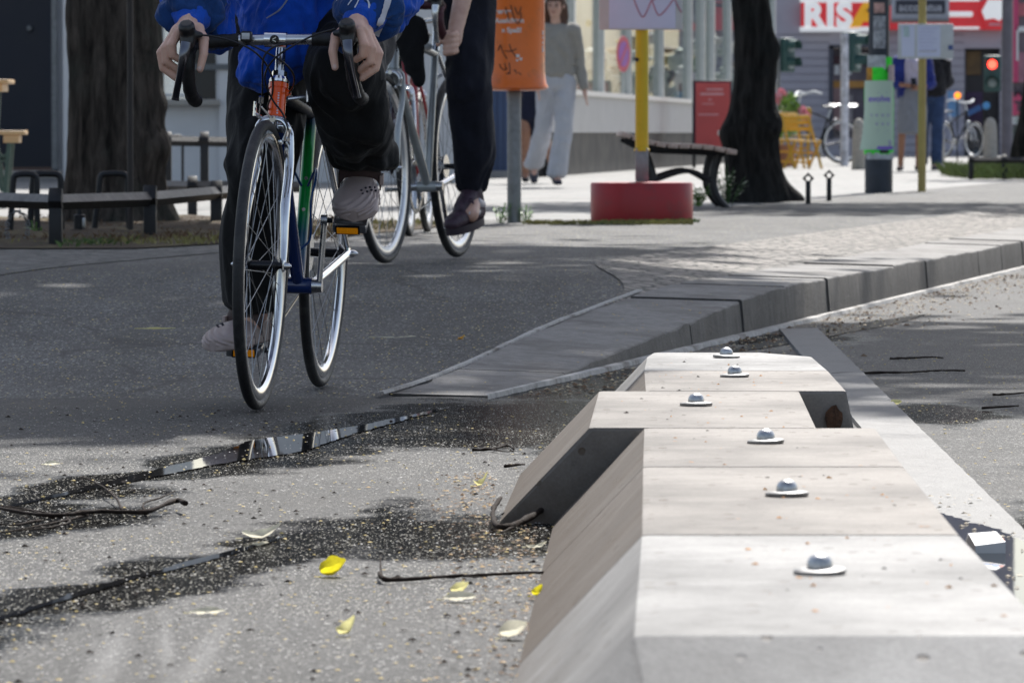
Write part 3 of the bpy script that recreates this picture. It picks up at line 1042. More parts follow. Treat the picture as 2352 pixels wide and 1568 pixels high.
# uncountable flecks: blossom, grit and leaf crumbs
def scatter(name, label, m, n, place, size, seed):
    rr = random.Random(seed)
    g = MB()
    for _ in range(n):
        p = place(rr)
        if p is None:
            continue
        s = size * rr.uniform(0.5, 1.5)
        a = rr.uniform(0, 6.28)
        e = rr.uniform(0.4, 1.0)
        h = s * rr.uniform(0.25, 0.8)
        q = []
        for k in range(4):
            b = a + k * 1.57
            q.append(V(p.x + s * math.cos(b) * (1 if k % 2 else e), p.y + s * math.sin(b) * (1 if k % 2 else e), p.z + 0.001))
        top = g.bm.verts.new(V(p.x + rr.uniform(-.3, .3) * s, p.y, p.z + h))
        vs = [g.bm.verts.new(v) for v in q]
        for k in range(4):
            g.face((vs[k], vs[(k + 1) % 4], top))
    o = g.build(name, m, smooth=0, recalc=False)
    return tag(o, label, 'debris', kind='stuff')

def road_spot(rr):
    y = 5.2 + 14 * rr.random() ** 1.1
    hw = y * 0.096
    x = rr.uniform(-hw, hw)
    if x < kerb_x(y) and y > 13.3:
        return V(x, y, path_z(y) + 0.007) if x < path_r(y) else V(x, y, max(kerb_z(y), 0) + 0.006)
    return V(x, y, 0.001)
def near_spot(rr):
    y = rr.uniform(5.2, 13)
    x = rr.uniform(-y * 0.096, 0.15)
    return V(x, y, 0.001)
def top_spot(rr):
    y = rr.uniform(5.4, 11.8)
    return V(rr.uniform(.26, .53) + (0 if not 9.06 < y < 10.36 else -.06), y, BH)
def gutter_spot(rr):
    y = rr.uniform(13.5, 25)
    x = kerb_x(y) + abs(rr.gauss(0.0, 0.20)) + 0.05
    return V(x, y, 0.001)
def foot_spot(rr):
    y = rr.uniform(5.6, 10.4)
    l = -0.01 + (0.05 if y < 9 else -.02)
    return V(l - abs(rr.gauss(0, 0.07)), y, 0.001)
scatter('blossom_flecks', 'pale yellow blossom flecks strewn over road and cycle path', mat('blossom fleck', (0.55, 0.42, 0.16), 0.8, var=0.4, scale=9), 4200, road_spot, 0.0034, 1)
scatter('grit', 'pale grit scattered over the asphalt in front', mat('pale grit', (0.50, 0.48, 0.45), 0.7, var=0.3, scale=9), 6500, near_spot, 0.0022, 2)
scatter('dark_crumbs', 'dark crumbs of bark scattered on the asphalt in front', M_twig, 620, near_spot, 0.0052, 3)
scatter('divider_flecks', 'tiny orange and brown flecks lying on top of the concrete divider', mat('orange fleck', (0.5, 0.22, 0.05), 0.8, var=0.5, scale=9), 90, top_spot, 0.0035, 4)
scatter('divider_crumbs', 'tiny dark crumbs lying on top of the concrete divider', M_twig, 46, top_spot, 0.0035, 14)
scatter('puddle_flecks', 'pale husks floating on the puddle right of the divider', mat('pale husk', (0.55, 0.47, 0.35), 0.8, var=0.4, scale=9), 160, lambda rr: V(rr.uniform(.63, .82), rr.uniform(6.2, 9.6), .0125), 0.0045, 15)
scatter('gutter_litter', 'brown leaf litter lying in the gutter along the kerb', M_brown, 700, gutter_spot, 0.008, 5)
scatter('gutter_chaff', 'pale chaff lying in the gutter along the kerb', mat('pale chaff', (0.45, 0.37, 0.25), 0.8, var=0.4, scale=9), 900, gutter_spot, 0.006, 6)
scatter('foot_litter', 'brown seed litter gathered at the left foot of the divider', M_brown, 520, foot_spot, 0.0045, 7)
scatter('foot_chaff', 'tan seed husks gathered at the left foot of the divider', mat('tan husk', (0.5, 0.33, 0.15), 0.8, var=0.4, scale=9), 380, foot_spot, 0.004, 8)
# ================================================================== trees
def bark(name, base, moss):
    m, t, p = nt(name)
    o = objc(t)
    s = mapping(t, o, scale=(1, 1, 0.16))
    n1 = tnoise(t, s, 22, 7, 0.7, 0.4)
    c = ramp(t, n1, [(0.36, tuple(x * 0.22 for x in base)), (0.5, base), (0.66, tuple(x * 2.1 for x in base))])
    n2 = tnoise(t, o, 2.6, 6, 0.7)
    c = mixc(t, mth(t, 'MULTIPLY', ramp(t, n2, [(0.5, 0.0), (0.66, 1.0)]), 0.6), c, moss)
    t.links.new(c, p.inputs['Base Color'])
    p.inputs['Roughness'].default_value = 0.9
    p.inputs['Specular IOR Level'].default_value = 0.2
    bump(t, p, n1, 1.0, 0.03)
    return m
M_bark = bark('dark bark', (0.052, 0.043, 0.036), (0.046, 0.055, 0.045))
M_bark2 = bark('black bark', (0.019, 0.0175, 0.0165), (0.02, 0.023, 0.023))
M_leaves = mat('green foliage', (0.06, 0.12, 0.03), 0.5, var=0.6, scale=3)

def trunk_mesh(name, prof, m, parent, knobs=(), seed=0, limbs=(), top=None):
    """prof: (x, y, z, r)"""
    g = MB()
    P = spline([V(a, b, c) for a, b, c, r in prof], 22)
    nz = len(P)
    rr = []
    zs = [q[2] for q in prof]
    for p in P:
        for k in range(len(prof) - 1):
            if prof[k][2] <= p.z <= prof[k + 1][2] + 1e-6:
                u = (p.z - prof[k][2]) / (prof[k + 1][2] - prof[k][2])
                rr.append(lerp(prof[k][3], prof[k + 1][3], sstep(0, 1, u)))
                break
        else:
            rr.append(prof[-1][3])
    rows = []
    N = 72
    for p, r in zip(P, rr):
        row = []
        for j in range(N):
            a = 2 * math.pi * j / N
            d = V(math.cos(a), math.sin(a), 0)
            k = r * (1 + 0.10 * noise.noise(V(d.x * 1.4, d.y * 1.4, p.z * 0.8 + seed)) + 0.07 * noise.noise(V(d.x * 4, d.y * 4, p.z * 1.2 + seed)))
            k += r * (.05 * noise.noise(V(d.x * 9, d.y * 9, p.z * 5 + seed)) + .035 * noise.noise(V(d.x * 22, d.y * 22, p.z * 7)))
            k += 0.35 * r * math.exp(-max(0, p.z - P[0].z) / 0.16) * (0.35 + 0.65 * max(0, math.sin(a * 5 + seed)))
            q = p + d * k
            for (kx, ka, kz, kr, kh) in knobs:
                dz = (p.z - kz) / kh
                da = math.atan2(math.sin(a - ka), math.cos(a - ka)) / kx
                q += d * kr * math.exp(-dz * dz - da * da)
            row.append(g.bm.verts.new(q))
        rows.append(row)
    for A, B in zip(rows, rows[1:]):
        for j in range(N):
            g.face((A[j], A[(j + 1) % N], B[(j + 1) % N], B[j]))
    g.face(rows[-1])
    for pts, r in limbs:
        S = spline([V(*q) for q in pts], 5)
        g.tube(S, [lerp(r, r * 0.25, i / (len(S) - 1)) for i in range(len(S))], 9)
    return g.build(name, m, parent, smooth=180)

def crown_mesh(seed, n, blobs, size):
    rr = random.Random(seed)
    g = MB()
    for _ in range(n):
        b = rr.choice(blobs)
        while True:
            d = V(rr.uniform(-1, 1), rr.uniform(-1, 1), rr.uniform(-1, 1))
            if d.length <= 1:
                break
        d = d.normalized() * (0.35 + 0.65 * d.length)
        if rr.random() < .22:
            d *= rr.uniform(1.1, 2.1)
        c = V(b[0] + d.x * b[3], b[1] + d.y * b[3], b[2] + d.z * b[3] * 0.8)
        s = size * rr.uniform(0.6, 1.3)
        M = Euler((rr.uniform(-1, 1), rr.uniform(-1, 1), rr.uniform(0, 6.3))).to_matrix()
        q = [c + M @ V(*p) * s for p in ((-1, 0, 0), (-.2, -.5, .1), (1, 0, 0), (-.2, .5, .1))]
        g.quad(q)
    me = bpy.data.meshes.new('crown')
    g.bm.to_mesh(me)
    g.bm.free()
    me.materials.append(M_leaves)
    return me

def tree(label, base, prof, m, seed, crown_at, crown_r, leaves, knobs=(), group=None, size=0.14, nb=16):
    """crown_at: centre of the crown relative to the base"""
    root = empty('street_tree', label, 'tree', base, group=group)
    rr = random.Random(seed)
    blobs, limbs = [], []
    top = prof[-1]
    for k in range(nb):
        a = k * 2.4 + rr.uniform(-.4, .4)
        d = math.sqrt((k + 0.5) / nb) * 0.78
        c = V(crown_at[0] + math.cos(a) * d * crown_r, crown_at[1] + math.sin(a) * d * crown_r, crown_at[2] + rr.uniform(-0.3, 0.35) * crown_r * 0.7)
        blobs.append((c.x, c.y, c.z, crown_r * rr.uniform(0.24, 0.38)))
        if k % 2 == 0:
            s = V(top[0], top[1], top[2] - 0.2)
            mid = (s + c) / 2 + V(rr.uniform(-.4, .4), rr.uniform(-.4, .4), rr.uniform(-.6, 0.2))
            limbs.append(([s, mid, c], top[3] * 0.45))
    trunk_mesh('trunk', prof, m, root, knobs, seed, limbs)
    o = bpy.data.objects.new('crown', crown_mesh(seed, leaves, blobs, size))
    COL.objects.link(o)
    o.parent = root
    return root

tree('broad dark tree trunk with furrowed bark standing in the railed bed at the left', (-1.96, 26.9, PZ),
     [(0.02, 0, -0.05, .285), (0.0, 0, .25, .25), (0.0, 0, .8, .232), (0.0, 0, 1.5, .222), (0.2, 0, 3.5, .24), (0.9, -0.3, 6.0, .22), (1.6, -0.4, 8.0, .18)],
     M_bark, 3, (2.56, -0.8, 11.8), 4.3, 14000, knobs=[(0.5, R(-25), 0.42, .05, .09), (0.4, R(0), .62, .03, .06)], size=0.16, nb=22)
tree('gnarled black tree trunk with swollen knots beside the bench', (1.615, 38.2, PZ - 0.02),
     [(0.10, 0, -0.05, .225), (0.095, 0, .12, .20), (.06, 0, .35, .185), (.055, 0, .50, .185), (.06, 0, .68, .155), (.08, 0, .85, .145), (.085, 0, 1.05, .145), (.07, 0, 1.25, .135), (.05, 0, 1.6, .128), (0.05, 0, 2.8, .13), (0.3, 0.2, 4.0, .11)],
     M_bark2, 8, (0.9, 1.4, 5.2), 3.0, 3600, knobs=[(0.5, R(200), .50, .045, .09), (0.5, R(-10), .60, .045, .08), (0.4, R(-35), .52, .03, .05), (0.5, R(-10), 1.10, .035, .10), (0.35, R(250), .75, .02, .05), (0.5, R(10), .05, .10, .08)], size=0.15)
# trees of the same row that stand just outside the picture and shade the pavement
tree('tall street tree on the pavement left of the broad trunk, outside the photo', (-6.5, 33.5, PZ), [(0, 0, -.05, .3), (0, 0, 1.5, .24), (0.3, 0, 4, .22), (0.5, 0, 7, .18)],
     M_bark, 5, (4.9, -1.9, 10.5), 4.6, 10000, size=0.18)
tree('dark leaning tree trunk in the grassy bed at the right edge', (5.66, 60.0, PZ), [(0, 0, -.05, .2), (0.0, 0, .25, .16), (0.06, 0, .7, .13), (0.16, 0, 1.4, .12), (0.4, 0, 3.0, .12), (0.6, 0, 5, .1)],
     M_bark2, 6, (2.2, 1.5, 6.4), 2.6, 1800, size=0.2)
# ================================================================== street furniture
M_iron = mat('dark grey painted iron', (0.014, 0.0145, 0.017), 0.5, 0.2, var=0.3, scale=20, bmp=0.15)
M_black = mat('black paint', (0.012, 0.012, 0.014), 0.45, var=0.3, scale=20)
M_galv = mat('weathered grey steel', (0.22, 0.23, 0.24), 0.5, 0.6, var=0.3, scale=15)
M_white = mat('white paint', (0.78, 0.79, 0.8), 0.5, var=0.05)
M_orange = mat('orange plastic', (0.80, 0.16, 0.008), 0.35, var=0.08, scale=6, coat=0.15, dirt=((0.42, 0.12, 0.03), 7, 0.54, 0.6))
M_print = mat('white lettering', (0.75, 0.73, 0.72), 0.5, var=0.15, scale=90)
M_marker = mat('black marker', (0.03, 0.02, 0.018), 0.5)
M_yellow = mat('yellow paint', (0.62, 0.44, 0.008), 0.4, var=0.08, scale=8, dirt=((0.3, 0.2, 0.01), 9, 0.66, 0.5))
M_red = mat('dark red paint', (0.33, 0.010, 0.018), 0.4, var=0.1, scale=5, dirt=((0.13, 0.035, 0.035), 7, 0.54, 0.6))
M_wood = mat('worn bench wood', (0.56, 0.42, 0.35), 0.6, var=0.3, scale=10, stretch=(6, 0.5, 6), bmp=0.2)
M_panel = mat('pale blue white paper', (0.60, 0.64, 0.82), 0.5, var=0.04, scale=5)
M_frame = mat('grey white frame', (0.55, 0.58, 0.60), 0.5, var=0.06)

# ---- litter bin on its post
b0 = V((1181 - CX) / 433, F / 433, PZ)
bin_ = empty('litter_bin', 'orange litter bin on a grey post with white lettering and black scribbles', 'litter bin', b0)
g = MB()
g.lathe([(.037, -0.02), (.037, .72), (.034, .74)], n=20)
g.build('post', M_galv, bin_)
g = MB()
zb = 0.71
g.lathe([(.12, zb - .004), (.150, zb), (.168, zb + .012), (.166, zb + .024), (.158, zb + .036), (.150, zb + .10), (.148, zb + .72), (.152, zb + .74), (.10, zb + .80)], Matrix.Translation((.012, -.03, 0)), n=40)
binb = g.build('bin_body', M_orange, bin_, smooth=50)
def binwrap(r, cx=.012, cy=-.03):
    def f(c):
        a = c.x / r
        return V(cx + (r + c.z) * math.sin(a), cy - (r + c.z) * math.cos(a), c.y)
    return f
I4 = Matrix.Identity(4)
for s_, x_, z_, sz in (('Bessere', -.028, 1.122, .036), ('Aussichten', .040, 1.0735, .037), ('n Spaß!', .028, 1.0227, .037)):
    f = binwrap(.1505)
    text_mesh('lettering', s_, sz, M_print, bin_, I4, 0.0006, 0.0010, 'RIGHT', lambda c, f=f, x_=x_, z_=z_: f(V(c.x + x_, c.y + z_, c.z)))
f = binwrap(.151)
text_mesh('lettering', 'BITTE', .03, M_print, bin_, I4, 0.0006, 0.001, 'CENTER', lambda c: f(V(0.178 + c.y * 0.9, .965 + c.x * 1.5, c.z)))
for pts in ([(-.02, 1.36), (-.005, 1.30), (.015, 1.262), (.032, 1.285), (.035, 1.32)], [(-.05, 1.35), (-.035, 1.30), (-.03, 1.28)], [(.0, 1.35), (.02, 1.31), (.035, 1.35)],
            [(-.095, 1.12), (-.08, 1.15), (-.068, 1.12), (-.05, 1.09), (-.04, 1.078)], [(-.055, 1.12), (-.02, 1.118), (.01, 1.13)], [(-.028, 1.155), (-.015, 1.12), (.008, 1.088)],
            [(-.085, 1.05), (-.075, 1.03), (-.055, 1.02), (-.04, 1.025)], [(-.055, 1.055), (-.045, 1.02)], [(-.03, 1.058), (-.025, 1.01), (-.045, 1.0), (-.02, 1.0)], [(-.005, 1.015), (.005, 1.018), (.012, .998)], [(.02, 1.008), (.035, .992)]):
    g = MB()
    g.tube([f(V(x - .01, z - .205, .0008)) for x, z in [(q.x, q.y) for q in spline([V(a, b, 0) for a, b in pts], 4)]], 0.0024, 5)
    g.build('scribble', M_marker, bin_, smooth=180)
g = MB()
for (x, z, w_, h_) in ((-.0, 1.045, .018, .016), (.018, 1.03, .014, .014), (.0, 1.025, .012, .01)):
    g.quad([f(V(x + dx - .002, z + dz - .165, .0006)) for dx, dz in ((0, 0), (w_, 0), (w_, h_), (0, h_))])
g.build('sticker', M_print, bin_, smooth=0)
g = MB()
g.lathe([(.009, 0), (.009, .002)], Matrix.Translation(f(V(-.093, .776, .0))) @ Euler((R(90), 0, R(-36))).to_matrix().to_4x4(), n=14)
g.build('rivet', M_black, bin_, smooth=0)

# ---- stop sign pole on a red drum
r0 = V((1474 - CX) / 423, F / 423, PZ)
stop = empty('stop_pole', 'yellow sign pole with a white notice panel on a dark red drum foot', 'sign pole', r0)
g = MB()
g.lathe([(.268, -.02), (.276, .0), (.278, .01), (.278, .205), (.272, .215), (.2, .218), (.05, .219)], n=48)
for v in g.bm.verts:
    v.co.y *= 0.8
g.build('drum_foot', M_red, stop, smooth=40)
g = MB()
g.box((0, 0, .22 + .09), (.070, .070, .18), bev=.006)
g.build('sleeve', M_galv, stop)
g = MB()
g.lathe([(.043, .385), (.043, .395), (.036, .40), (.036, 1.9)], n=24)
g.build('pole', M_yellow, stop)
g = MB()
g.box((-.008, -.05, 1.34), (.45, .03, .60), bev=.004)
pn = g.build('notice_panel', M_frame, stop)
g = MB()
g.box((.0, -.0665, 1.34), (.36, .003, .585))
g.build('notice_sheet', M_panel, pn)
M_pink = mat('faded red scrawl', (0.50, 0.24, 0.32), 0.6)
g = MB()
zz = lambda y: .65 - PZ + (HY - y) / 423
for pts in ([(1486, -45), (1498, 2), (1514, 38), (1524, 34), (1538, 2), (1545, 3)], [(1538, 2), (1550, 32), (1558, 36), (1572, 22), (1588, 0)], [(1583, -22), (1592, 4), (1606, 30)]):
    g.tube(spline([V((x - 1474) / 423 - .10, -.0685, zz(y)) for x, y in pts], 5), .004, 6)
g.build('scrawl', M_pink, pn, smooth=180)
g = MB()
g.lathe([(.012, 0), (.012, .002)], Matrix.Translation((-.029, -.0365, .88)) @ FACE_CAM @ Matrix.Translation((0, 0, -.002)), n=12)
g.build('sticker', M_marker, stop)

# ---- bench beside the gnarled tree: slats run away from the camera
bb = V((1560 - CX) / 340, 35.6, PZ)
ben = empty('bench', 'wooden slatted park bench with curved black iron legs beside the gnarled tree', 'bench', bb)
prof = [(-.40, .47), (-.325, .445), (-.25, .425), (-.175, .41), (-.10, .402), (-.025, .40), (.05, .398), (.125, .392), (.20, .38), (.275, .365)]
slats = MB()
for i, (x, z) in enumerate(prof):
    t_ = math.atan2(prof[min(i + 1, 9)][1] - prof[max(i - 1, 0)][1], prof[min(i + 1, 9)][0] - prof[max(i - 1, 0)][0])
    slats.box((x, 0, z - .0), (.064, 1.7, .032), (0, -t_, 0), bev=.006)
slats.build('seat', M_wood, ben)
for y in (-.62, .62):
    g = MB()
    def leg(pts, w0, w1):
        S = spline([V(a, y, b) for a, b in pts], 6)
        g.tube(S, [(lerp(w0, w1, i / (len(S) - 1)), .022) for i in range(len(S))], 8, flat=(1, 0, 0))
    leg([(.20, .352), (.17, .25), (.165, .15), (.20, .06), (.265, -.01)], .030, .022)
    leg([(-.30, .41), (-.24, .25), (-.22, .15), (-.26, .06), (-.32, -.01)], .032, .024)
    leg([(-.40, .45), (-.25, .385), (-.02, .37), (.12, .362), (.24, .352)], .026, .022)
    leg([(.165, .17), (.0, .24), (-.22, .18)], .016, .016)
    g.build('leg', M_black, ben, smooth=60)

# ---- weeds
def weed(label, base, n, h, spread, leafw, seed, m=M_leafg, cat='plant', name='weed', group=None):
    rr = random.Random(seed)
    g = MB()
    for _ in range(n):
        a = rr.uniform(0, 6.28)
        L = h * rr.uniform(.5, 1.1)
        d = spread * rr.uniform(.1, 1)
        tip = V(math.cos(a) * d, math.sin(a) * d, L)
        st = V(math.cos(a) * d * .25, math.sin(a) * d * .25, 0)
        g.tube([st, (st + tip) / 2 + V(0, 0, L * .15), tip], .0025, 4)
        for k in range(5):
            u = .3 + .14 * k
            c = st.lerp(tip, u)
            b = rr.uniform(0, 6.28)
            e = V(math.cos(b), math.sin(b), rr.uniform(-.2, .7)).normalized()
            s_ = e.cross(V(0, 0, 1)).normalized()
            w_ = leafw * rr.uniform(.6, 1.2)
            g.quad([c, c + e * w_ + s_ * w_ * .45, c + e * w_ * 2.2, c + e * w_ - s_ * w_ * .45])
    o = g.build(name, m, smooth=0, recalc=False)
    o.location = base
    return tag(o, label, cat, group)
weed('leafy green weed on the left of the litter bin post', b0 + V(-.075, -.05, 0), 9, .11, .06, .018, 1)
weed('pointed green weed on the right of the litter bin post', b0 + V(.06, -.03, 0), 9, .10, .05, .018, 2)
weed('dark green leafy plant between bench leg and gnarled tree', V((1672 - CX) / 345, 36.4, PZ), 26, .26, .16, .026, 3, mat('dark weed', (0.05, 0.13, 0.03), .5, var=.4, scale=9))
weed('low green plant under the bench beside the red drum', V((1608 - CX) / 350, 36.2, PZ), 22, .14, .12, .026, 4)
weed('lime green leafy plant at the foot of the bike stands at the left', gp(82, 556, PZ), 6, .09, .035, .02, 6)
# grass fringe between path and pavement
def grass(name, label, spots, n, h, m, seed):
    rr = random.Random(seed)
    g = MB()
    for _ in range(n):
        c = spots(rr)
        L = h * rr.uniform(.4, 1.2)
        a = rr.uniform(0, 6.28)
        d = V(math.cos(a), math.sin(a), 0)
        s_ = V(-d.y, d.x, 0) * .003
        tip = c + d * L * rr.uniform(.3, 1.2) + V(0, 0, L)
        md = c + d * L * .25 + V(0, 0, L * .6)
        g.face([g.bm.verts.new(q) for q in (c - s_, c + s_, md + s_ * .7, tip, md - s_ * .7)])
    return tag(g.build(name, m, smooth=0, recalc=False), label, 'grass', kind='stuff')
M_gr = mat('dry grass', (0.30, 0.27, 0.09), .7, var=.45, scale=3)
M_gg = mat('green grass', (0.10, 0.17, 0.045), .6, var=.45, scale=3)
grass('dry_grass', 'yellowish dry grass fringe at the foot of the litter bin', lambda r: V(lerp(.06, .95, r.random()), 0, PZ) + V(0, 28.55 + r.gauss(0, .12) + 0, 0) + V(0, 1.2 * 0, 0), 1500, .028, M_gr, 5)
grass('green_grass', 'green grass fringe between litter bin and red drum', lambda r: (lambda x: V(x, 28.7 + (x - .5) * 1.2 + r.gauss(0, .15), PZ))(lerp(.45, 1.0, r.random())), 900, .025, M_gg, 6)
grass('bed_grass', 'dry grass and moss on the soil bed of the left tree', lambda r: (lambda y: V(path_l(y) - .28 - abs(r.gauss(0, .4)), y, PZ + .02))(r.uniform(22.6, 28.4)), 1600, .028, M_gr, 7)
grass('bed_moss', 'tuft of green grass in the soil bed in front of the rail', lambda r: gp(210, 568, PZ) + V(r.gauss(0, .07), r.gauss(0, .25), 0), 420, .04, M_gg, 8)
grass('bed_grass', 'grass and herbs in the railed bed at the right edge', lambda r: V(r.uniform(4.85, 6.6), r.uniform(57.2, 62), PZ), 3000, .16, mat('bed herbs', (0.13, 0.17, 0.05), .7, var=.6, scale=2), 9)
grass('bed_litter', 'brown leaf litter on the soil round the left tree', lambda r: V(r.uniform(-3.2, -.7), r.uniform(22.8, 28.6), PZ + .03), 3500, .03, M_brown, 10)

# ---- low tree guard rails: square tube turned on its edge
def guard(label, posts, zr, wd=.05, m=M_iron, ph=None, light=None, base=None):
    """posts: ground points; rail passes through all"""
    c = posts[0].copy()
    root = empty('tree_guard', label, 'railing', c)
    for p in posts:
        q = p - c
        g = MB()
        g.box((q.x, q.y, zr / 2 - .03), (wd * 1.05, wd * 1.05, zr + .02), bev=.004)
        g.box((q.x, q.y, zr + .005), (wd * 1.1, wd * 1.55, wd * 1.55), (R(45), 0, 0), bev=.004)
        g.build('post', m, root)
    for a, b in zip(posts, posts[1:]):
        g = MB()
        A, B = a - c + V(0, 0, zr), b - c + V(0, 0, zr)
        d = (B - A).normalized()
        s_ = d.cross(V(0, 0, 1)).normalized()
        u = V(0, 0, 1)
        h = wd * .62
        ring = lambda p: [p + s_ * h, p + u * h, p - s_ * h, p - u * h]
        g.loft([ring(A), ring(B)])
        g.build('rail', m, root, smooth=0)
    return root
guard('dark iron tree guard of low diamond section rails round the left tree', [V(-4.6, 25.6, PZ), gp(-60, 560, PZ), gp(128, 572, PZ), gp(345, 560, PZ), gp(497, 537, PZ), gp(620, 520, PZ)], .195, .052)
guard('dark low rail of the tree bed behind the left tree', [V(-2.1, 31.4, PZ), V(-1.62 - .2, 31.0, PZ), V(-1.15, 30.6, PZ)], .18, .05)
guard('dark flat rail with square posts beyond the left tree', [wp(385, 440, 34.5), wp(470, 441, 34.6), wp(560, 442, 34.7)], .32, .05)
guard('low dark railing round the grassy bed at the right edge', [V(4.84, 57.4, PZ), V(5.19, 57.4, PZ), V(5.9, 57.4, PZ), V(6.6, 57.4, PZ)], .2, .05)

# ---- bike stands: low bent tubes
def hoop(label, a, w_, h, r, lean, m=M_iron, group='low bike stands by the left tree', rz=0):
    g = MB()
    pts = [(-w_ / 2 - lean, 0, -.02), (-w_ / 2 - lean * .3, 0, h * .55), (-w_ / 2, 0, h - .035), (-w_ / 2 + .008, 0, h - .008), (-w_ / 2 + .032, 0, h), (w_ / 2 - .032, 0, h), (w_ / 2 - .008, 0, h - .008), (w_ / 2, 0, h - .035), (w_ / 2, 0, h * .5), (w_ / 2 + lean * .3, 0, -.02)]
    g.tube(spline(pts, 6), r, 10)
    o = g.build('bike_stand', m, smooth=60)
    o.location = a
    o.rotation_euler = (0, 0, rz)
    return tag(o, label, 'bike stand', group)
hoop('leftmost low bent tube bike stand beside the chained wheel', gp(58, 555, PZ), .105, .30, .014, .02)
hoop('second low bike stand, standing just left of the square guard post', gp(108, 553, PZ), .125, .30, .015, .02)
hoop('low bike stand in front of the broad trunk with its tube bent over', gp(262, 552, PZ), .125, .30, .014, .035)
hoop('slim bike stand against the pale wall right of the broad trunk', wp(405, 432, 45) * 1, .11, .46, .012, .0, rz=.3)
hoop('slim bike stand by the pale wall half hidden behind the rider', wp(543, 432, 45) * 1, .11, .46, .012, .0, rz=.3)
for o in COL.objects:
    if o.name.startswith('bike_stand') and o.location.y > 40:
        o.location.z = PZ

# sign post in front of the trunk
g = MB()
g.lathe([(.0135, -.05), (.0135, 3.2)], n=14)
tag(g.build('sign_post', mat('brown black post', (0.03, 0.023, 0.02), .6, var=.3, scale=9), loc=gp(300, 556, PZ)), 'thin dark post standing in front of the broad trunk', 'post')
# chained old wheel with a lock at the left edge
c = gp(40, 566, PZ)
g = MB()
S = [V(.045 * math.cos(a) - .0, 0.02 * math.sin(3 * a), .075 + .075 * math.sin(a)) for a in [k * .262 for k in range(24)]]
for i in range(24):
    g.ring([(.009 + .003 * math.cos(b), .003 * math.sin(b)) for b in (0, 1.57, 3.14, 4.71)], Matrix.Translation(S[i]) @ Euler((i * 1.57, .3, i * .26)).to_matrix().to_4x4(), 8)
tag(g.build('bike_chain', M_galv, loc=c), 'rusty chain looped round the leftmost bike stand', 'chain')
g = MB()
g.lathe([(.026, 0), (.026, .12), (.02, .125)], n=16)
g.lathe([(.012, .125), (.012, .15)], n=12)
cn = tag(g.build('capped_pipe', M_iron, loc=gp(183, 557, PZ)), 'short black capped pipe standing behind the rail left of the bent bike stand', 'pipe')
g = MB()
g.box((.02, -.015, .085), (.014, .02, .05), bev=.004)
g.build('padlock', M_steel, cn)

# ---- beer garden table and bench at the left edge
M_pine = mat('varnished pine', (0.62, 0.40, 0.20), .45, var=.15, scale=7, stretch=(1, 6, 6))
M_grn = mat('green steel', (0.06, 0.10, 0.08), .5, .2, var=.2)
def beer(label, name, right, Y, h, w_, L):
    root = empty(name, label, name.split('_')[-1], (right - L / 2, Y, PZ))
    g = MB()
    g.box((0, 0, h - .014), (L, w_, .028), bev=.004)
    g.box((L / 2 - .09, 0, h - .055), (.10, w_ * .86, .05), bev=.003)
    g.build('top', M_pine, root)
    g = MB()
    for y in (-w_ * .36, w_ * .36):
        g.bar((L / 2 - .10, y, h - .08), (L / 2 - .14, y, -.01), .03, .03)
        g.bar((L / 2 - .20, y, h - .08), (L / 2 - .15, y, h * .2), .022, .022)
        g.bar((L / 2 - .19, y, h * .55), (L / 2 - .11, y, h * .72), .014, .014)
        g.bar((L / 2 - .11, y, h * .55), (L / 2 - .19, y, h * .72), .014, .014)
    g.bar((L / 2 - .14, -w_ * .36, .02), (L / 2 - .14, w_ * .36, .02), .03, .03)
    g.build('leg', M_grn, root)
beer('folding pine bench with green steel legs at the left edge', 'beer_bench', (61 - CX) * 35.5 / F, 35.5, .50, .26, 1.9)
beer('pine beer table end cut off by the left edge above the bench', 'beer_table', (27 - CX) * 36.4 / F, 36.4, .84, .5, 1.9)

# ---- two short black posts with pierced diamond heads
for lab, x, y, top in (('left one of two short black posts with a pierced diamond head', 1856, 470, 400), ('right one of two short black posts with a pierced diamond head', 1904, 463, 393)):
    s_ = (y - HY) / (CH - PZ)
    c = V((x - CX) / s_, F / s_, PZ)
    h = (y - top) / s_
    root = empty('diamond_post', lab, 'post', c, group='short posts with diamond heads')
    g = MB()
    g.box((0, 0, h * .36 - .02), (.034, .034, h * .76 + .04), bev=.004)
    g.build('post', M_black, root)
    g = MB()
    k = 16
    z0 = h * .86
    A, B, C_, D = [], [], [], []
    for i in range(k):
        a = 2 * math.pi * (i + .0) / k
        ca, sa = math.cos(a), math.sin(a)
        rr = .040 / (abs(ca) + abs(sa))
        A.append(V(rr * ca, -.014, z0 + rr * sa)); B.append(V(.017 * ca, -.014, z0 + .017 * sa))
        C_.append(V(.017 * ca, .014, z0 + .017 * sa)); D.append(V(rr * ca, .014, z0 + rr * sa))
    g.loft([A, B, C_, D, A], caps=False)
    bmesh.ops.remove_doubles(g.bm, verts=g.bm.verts, dist=1e-5)
    g.build('head', M_black, root, smooth=0)

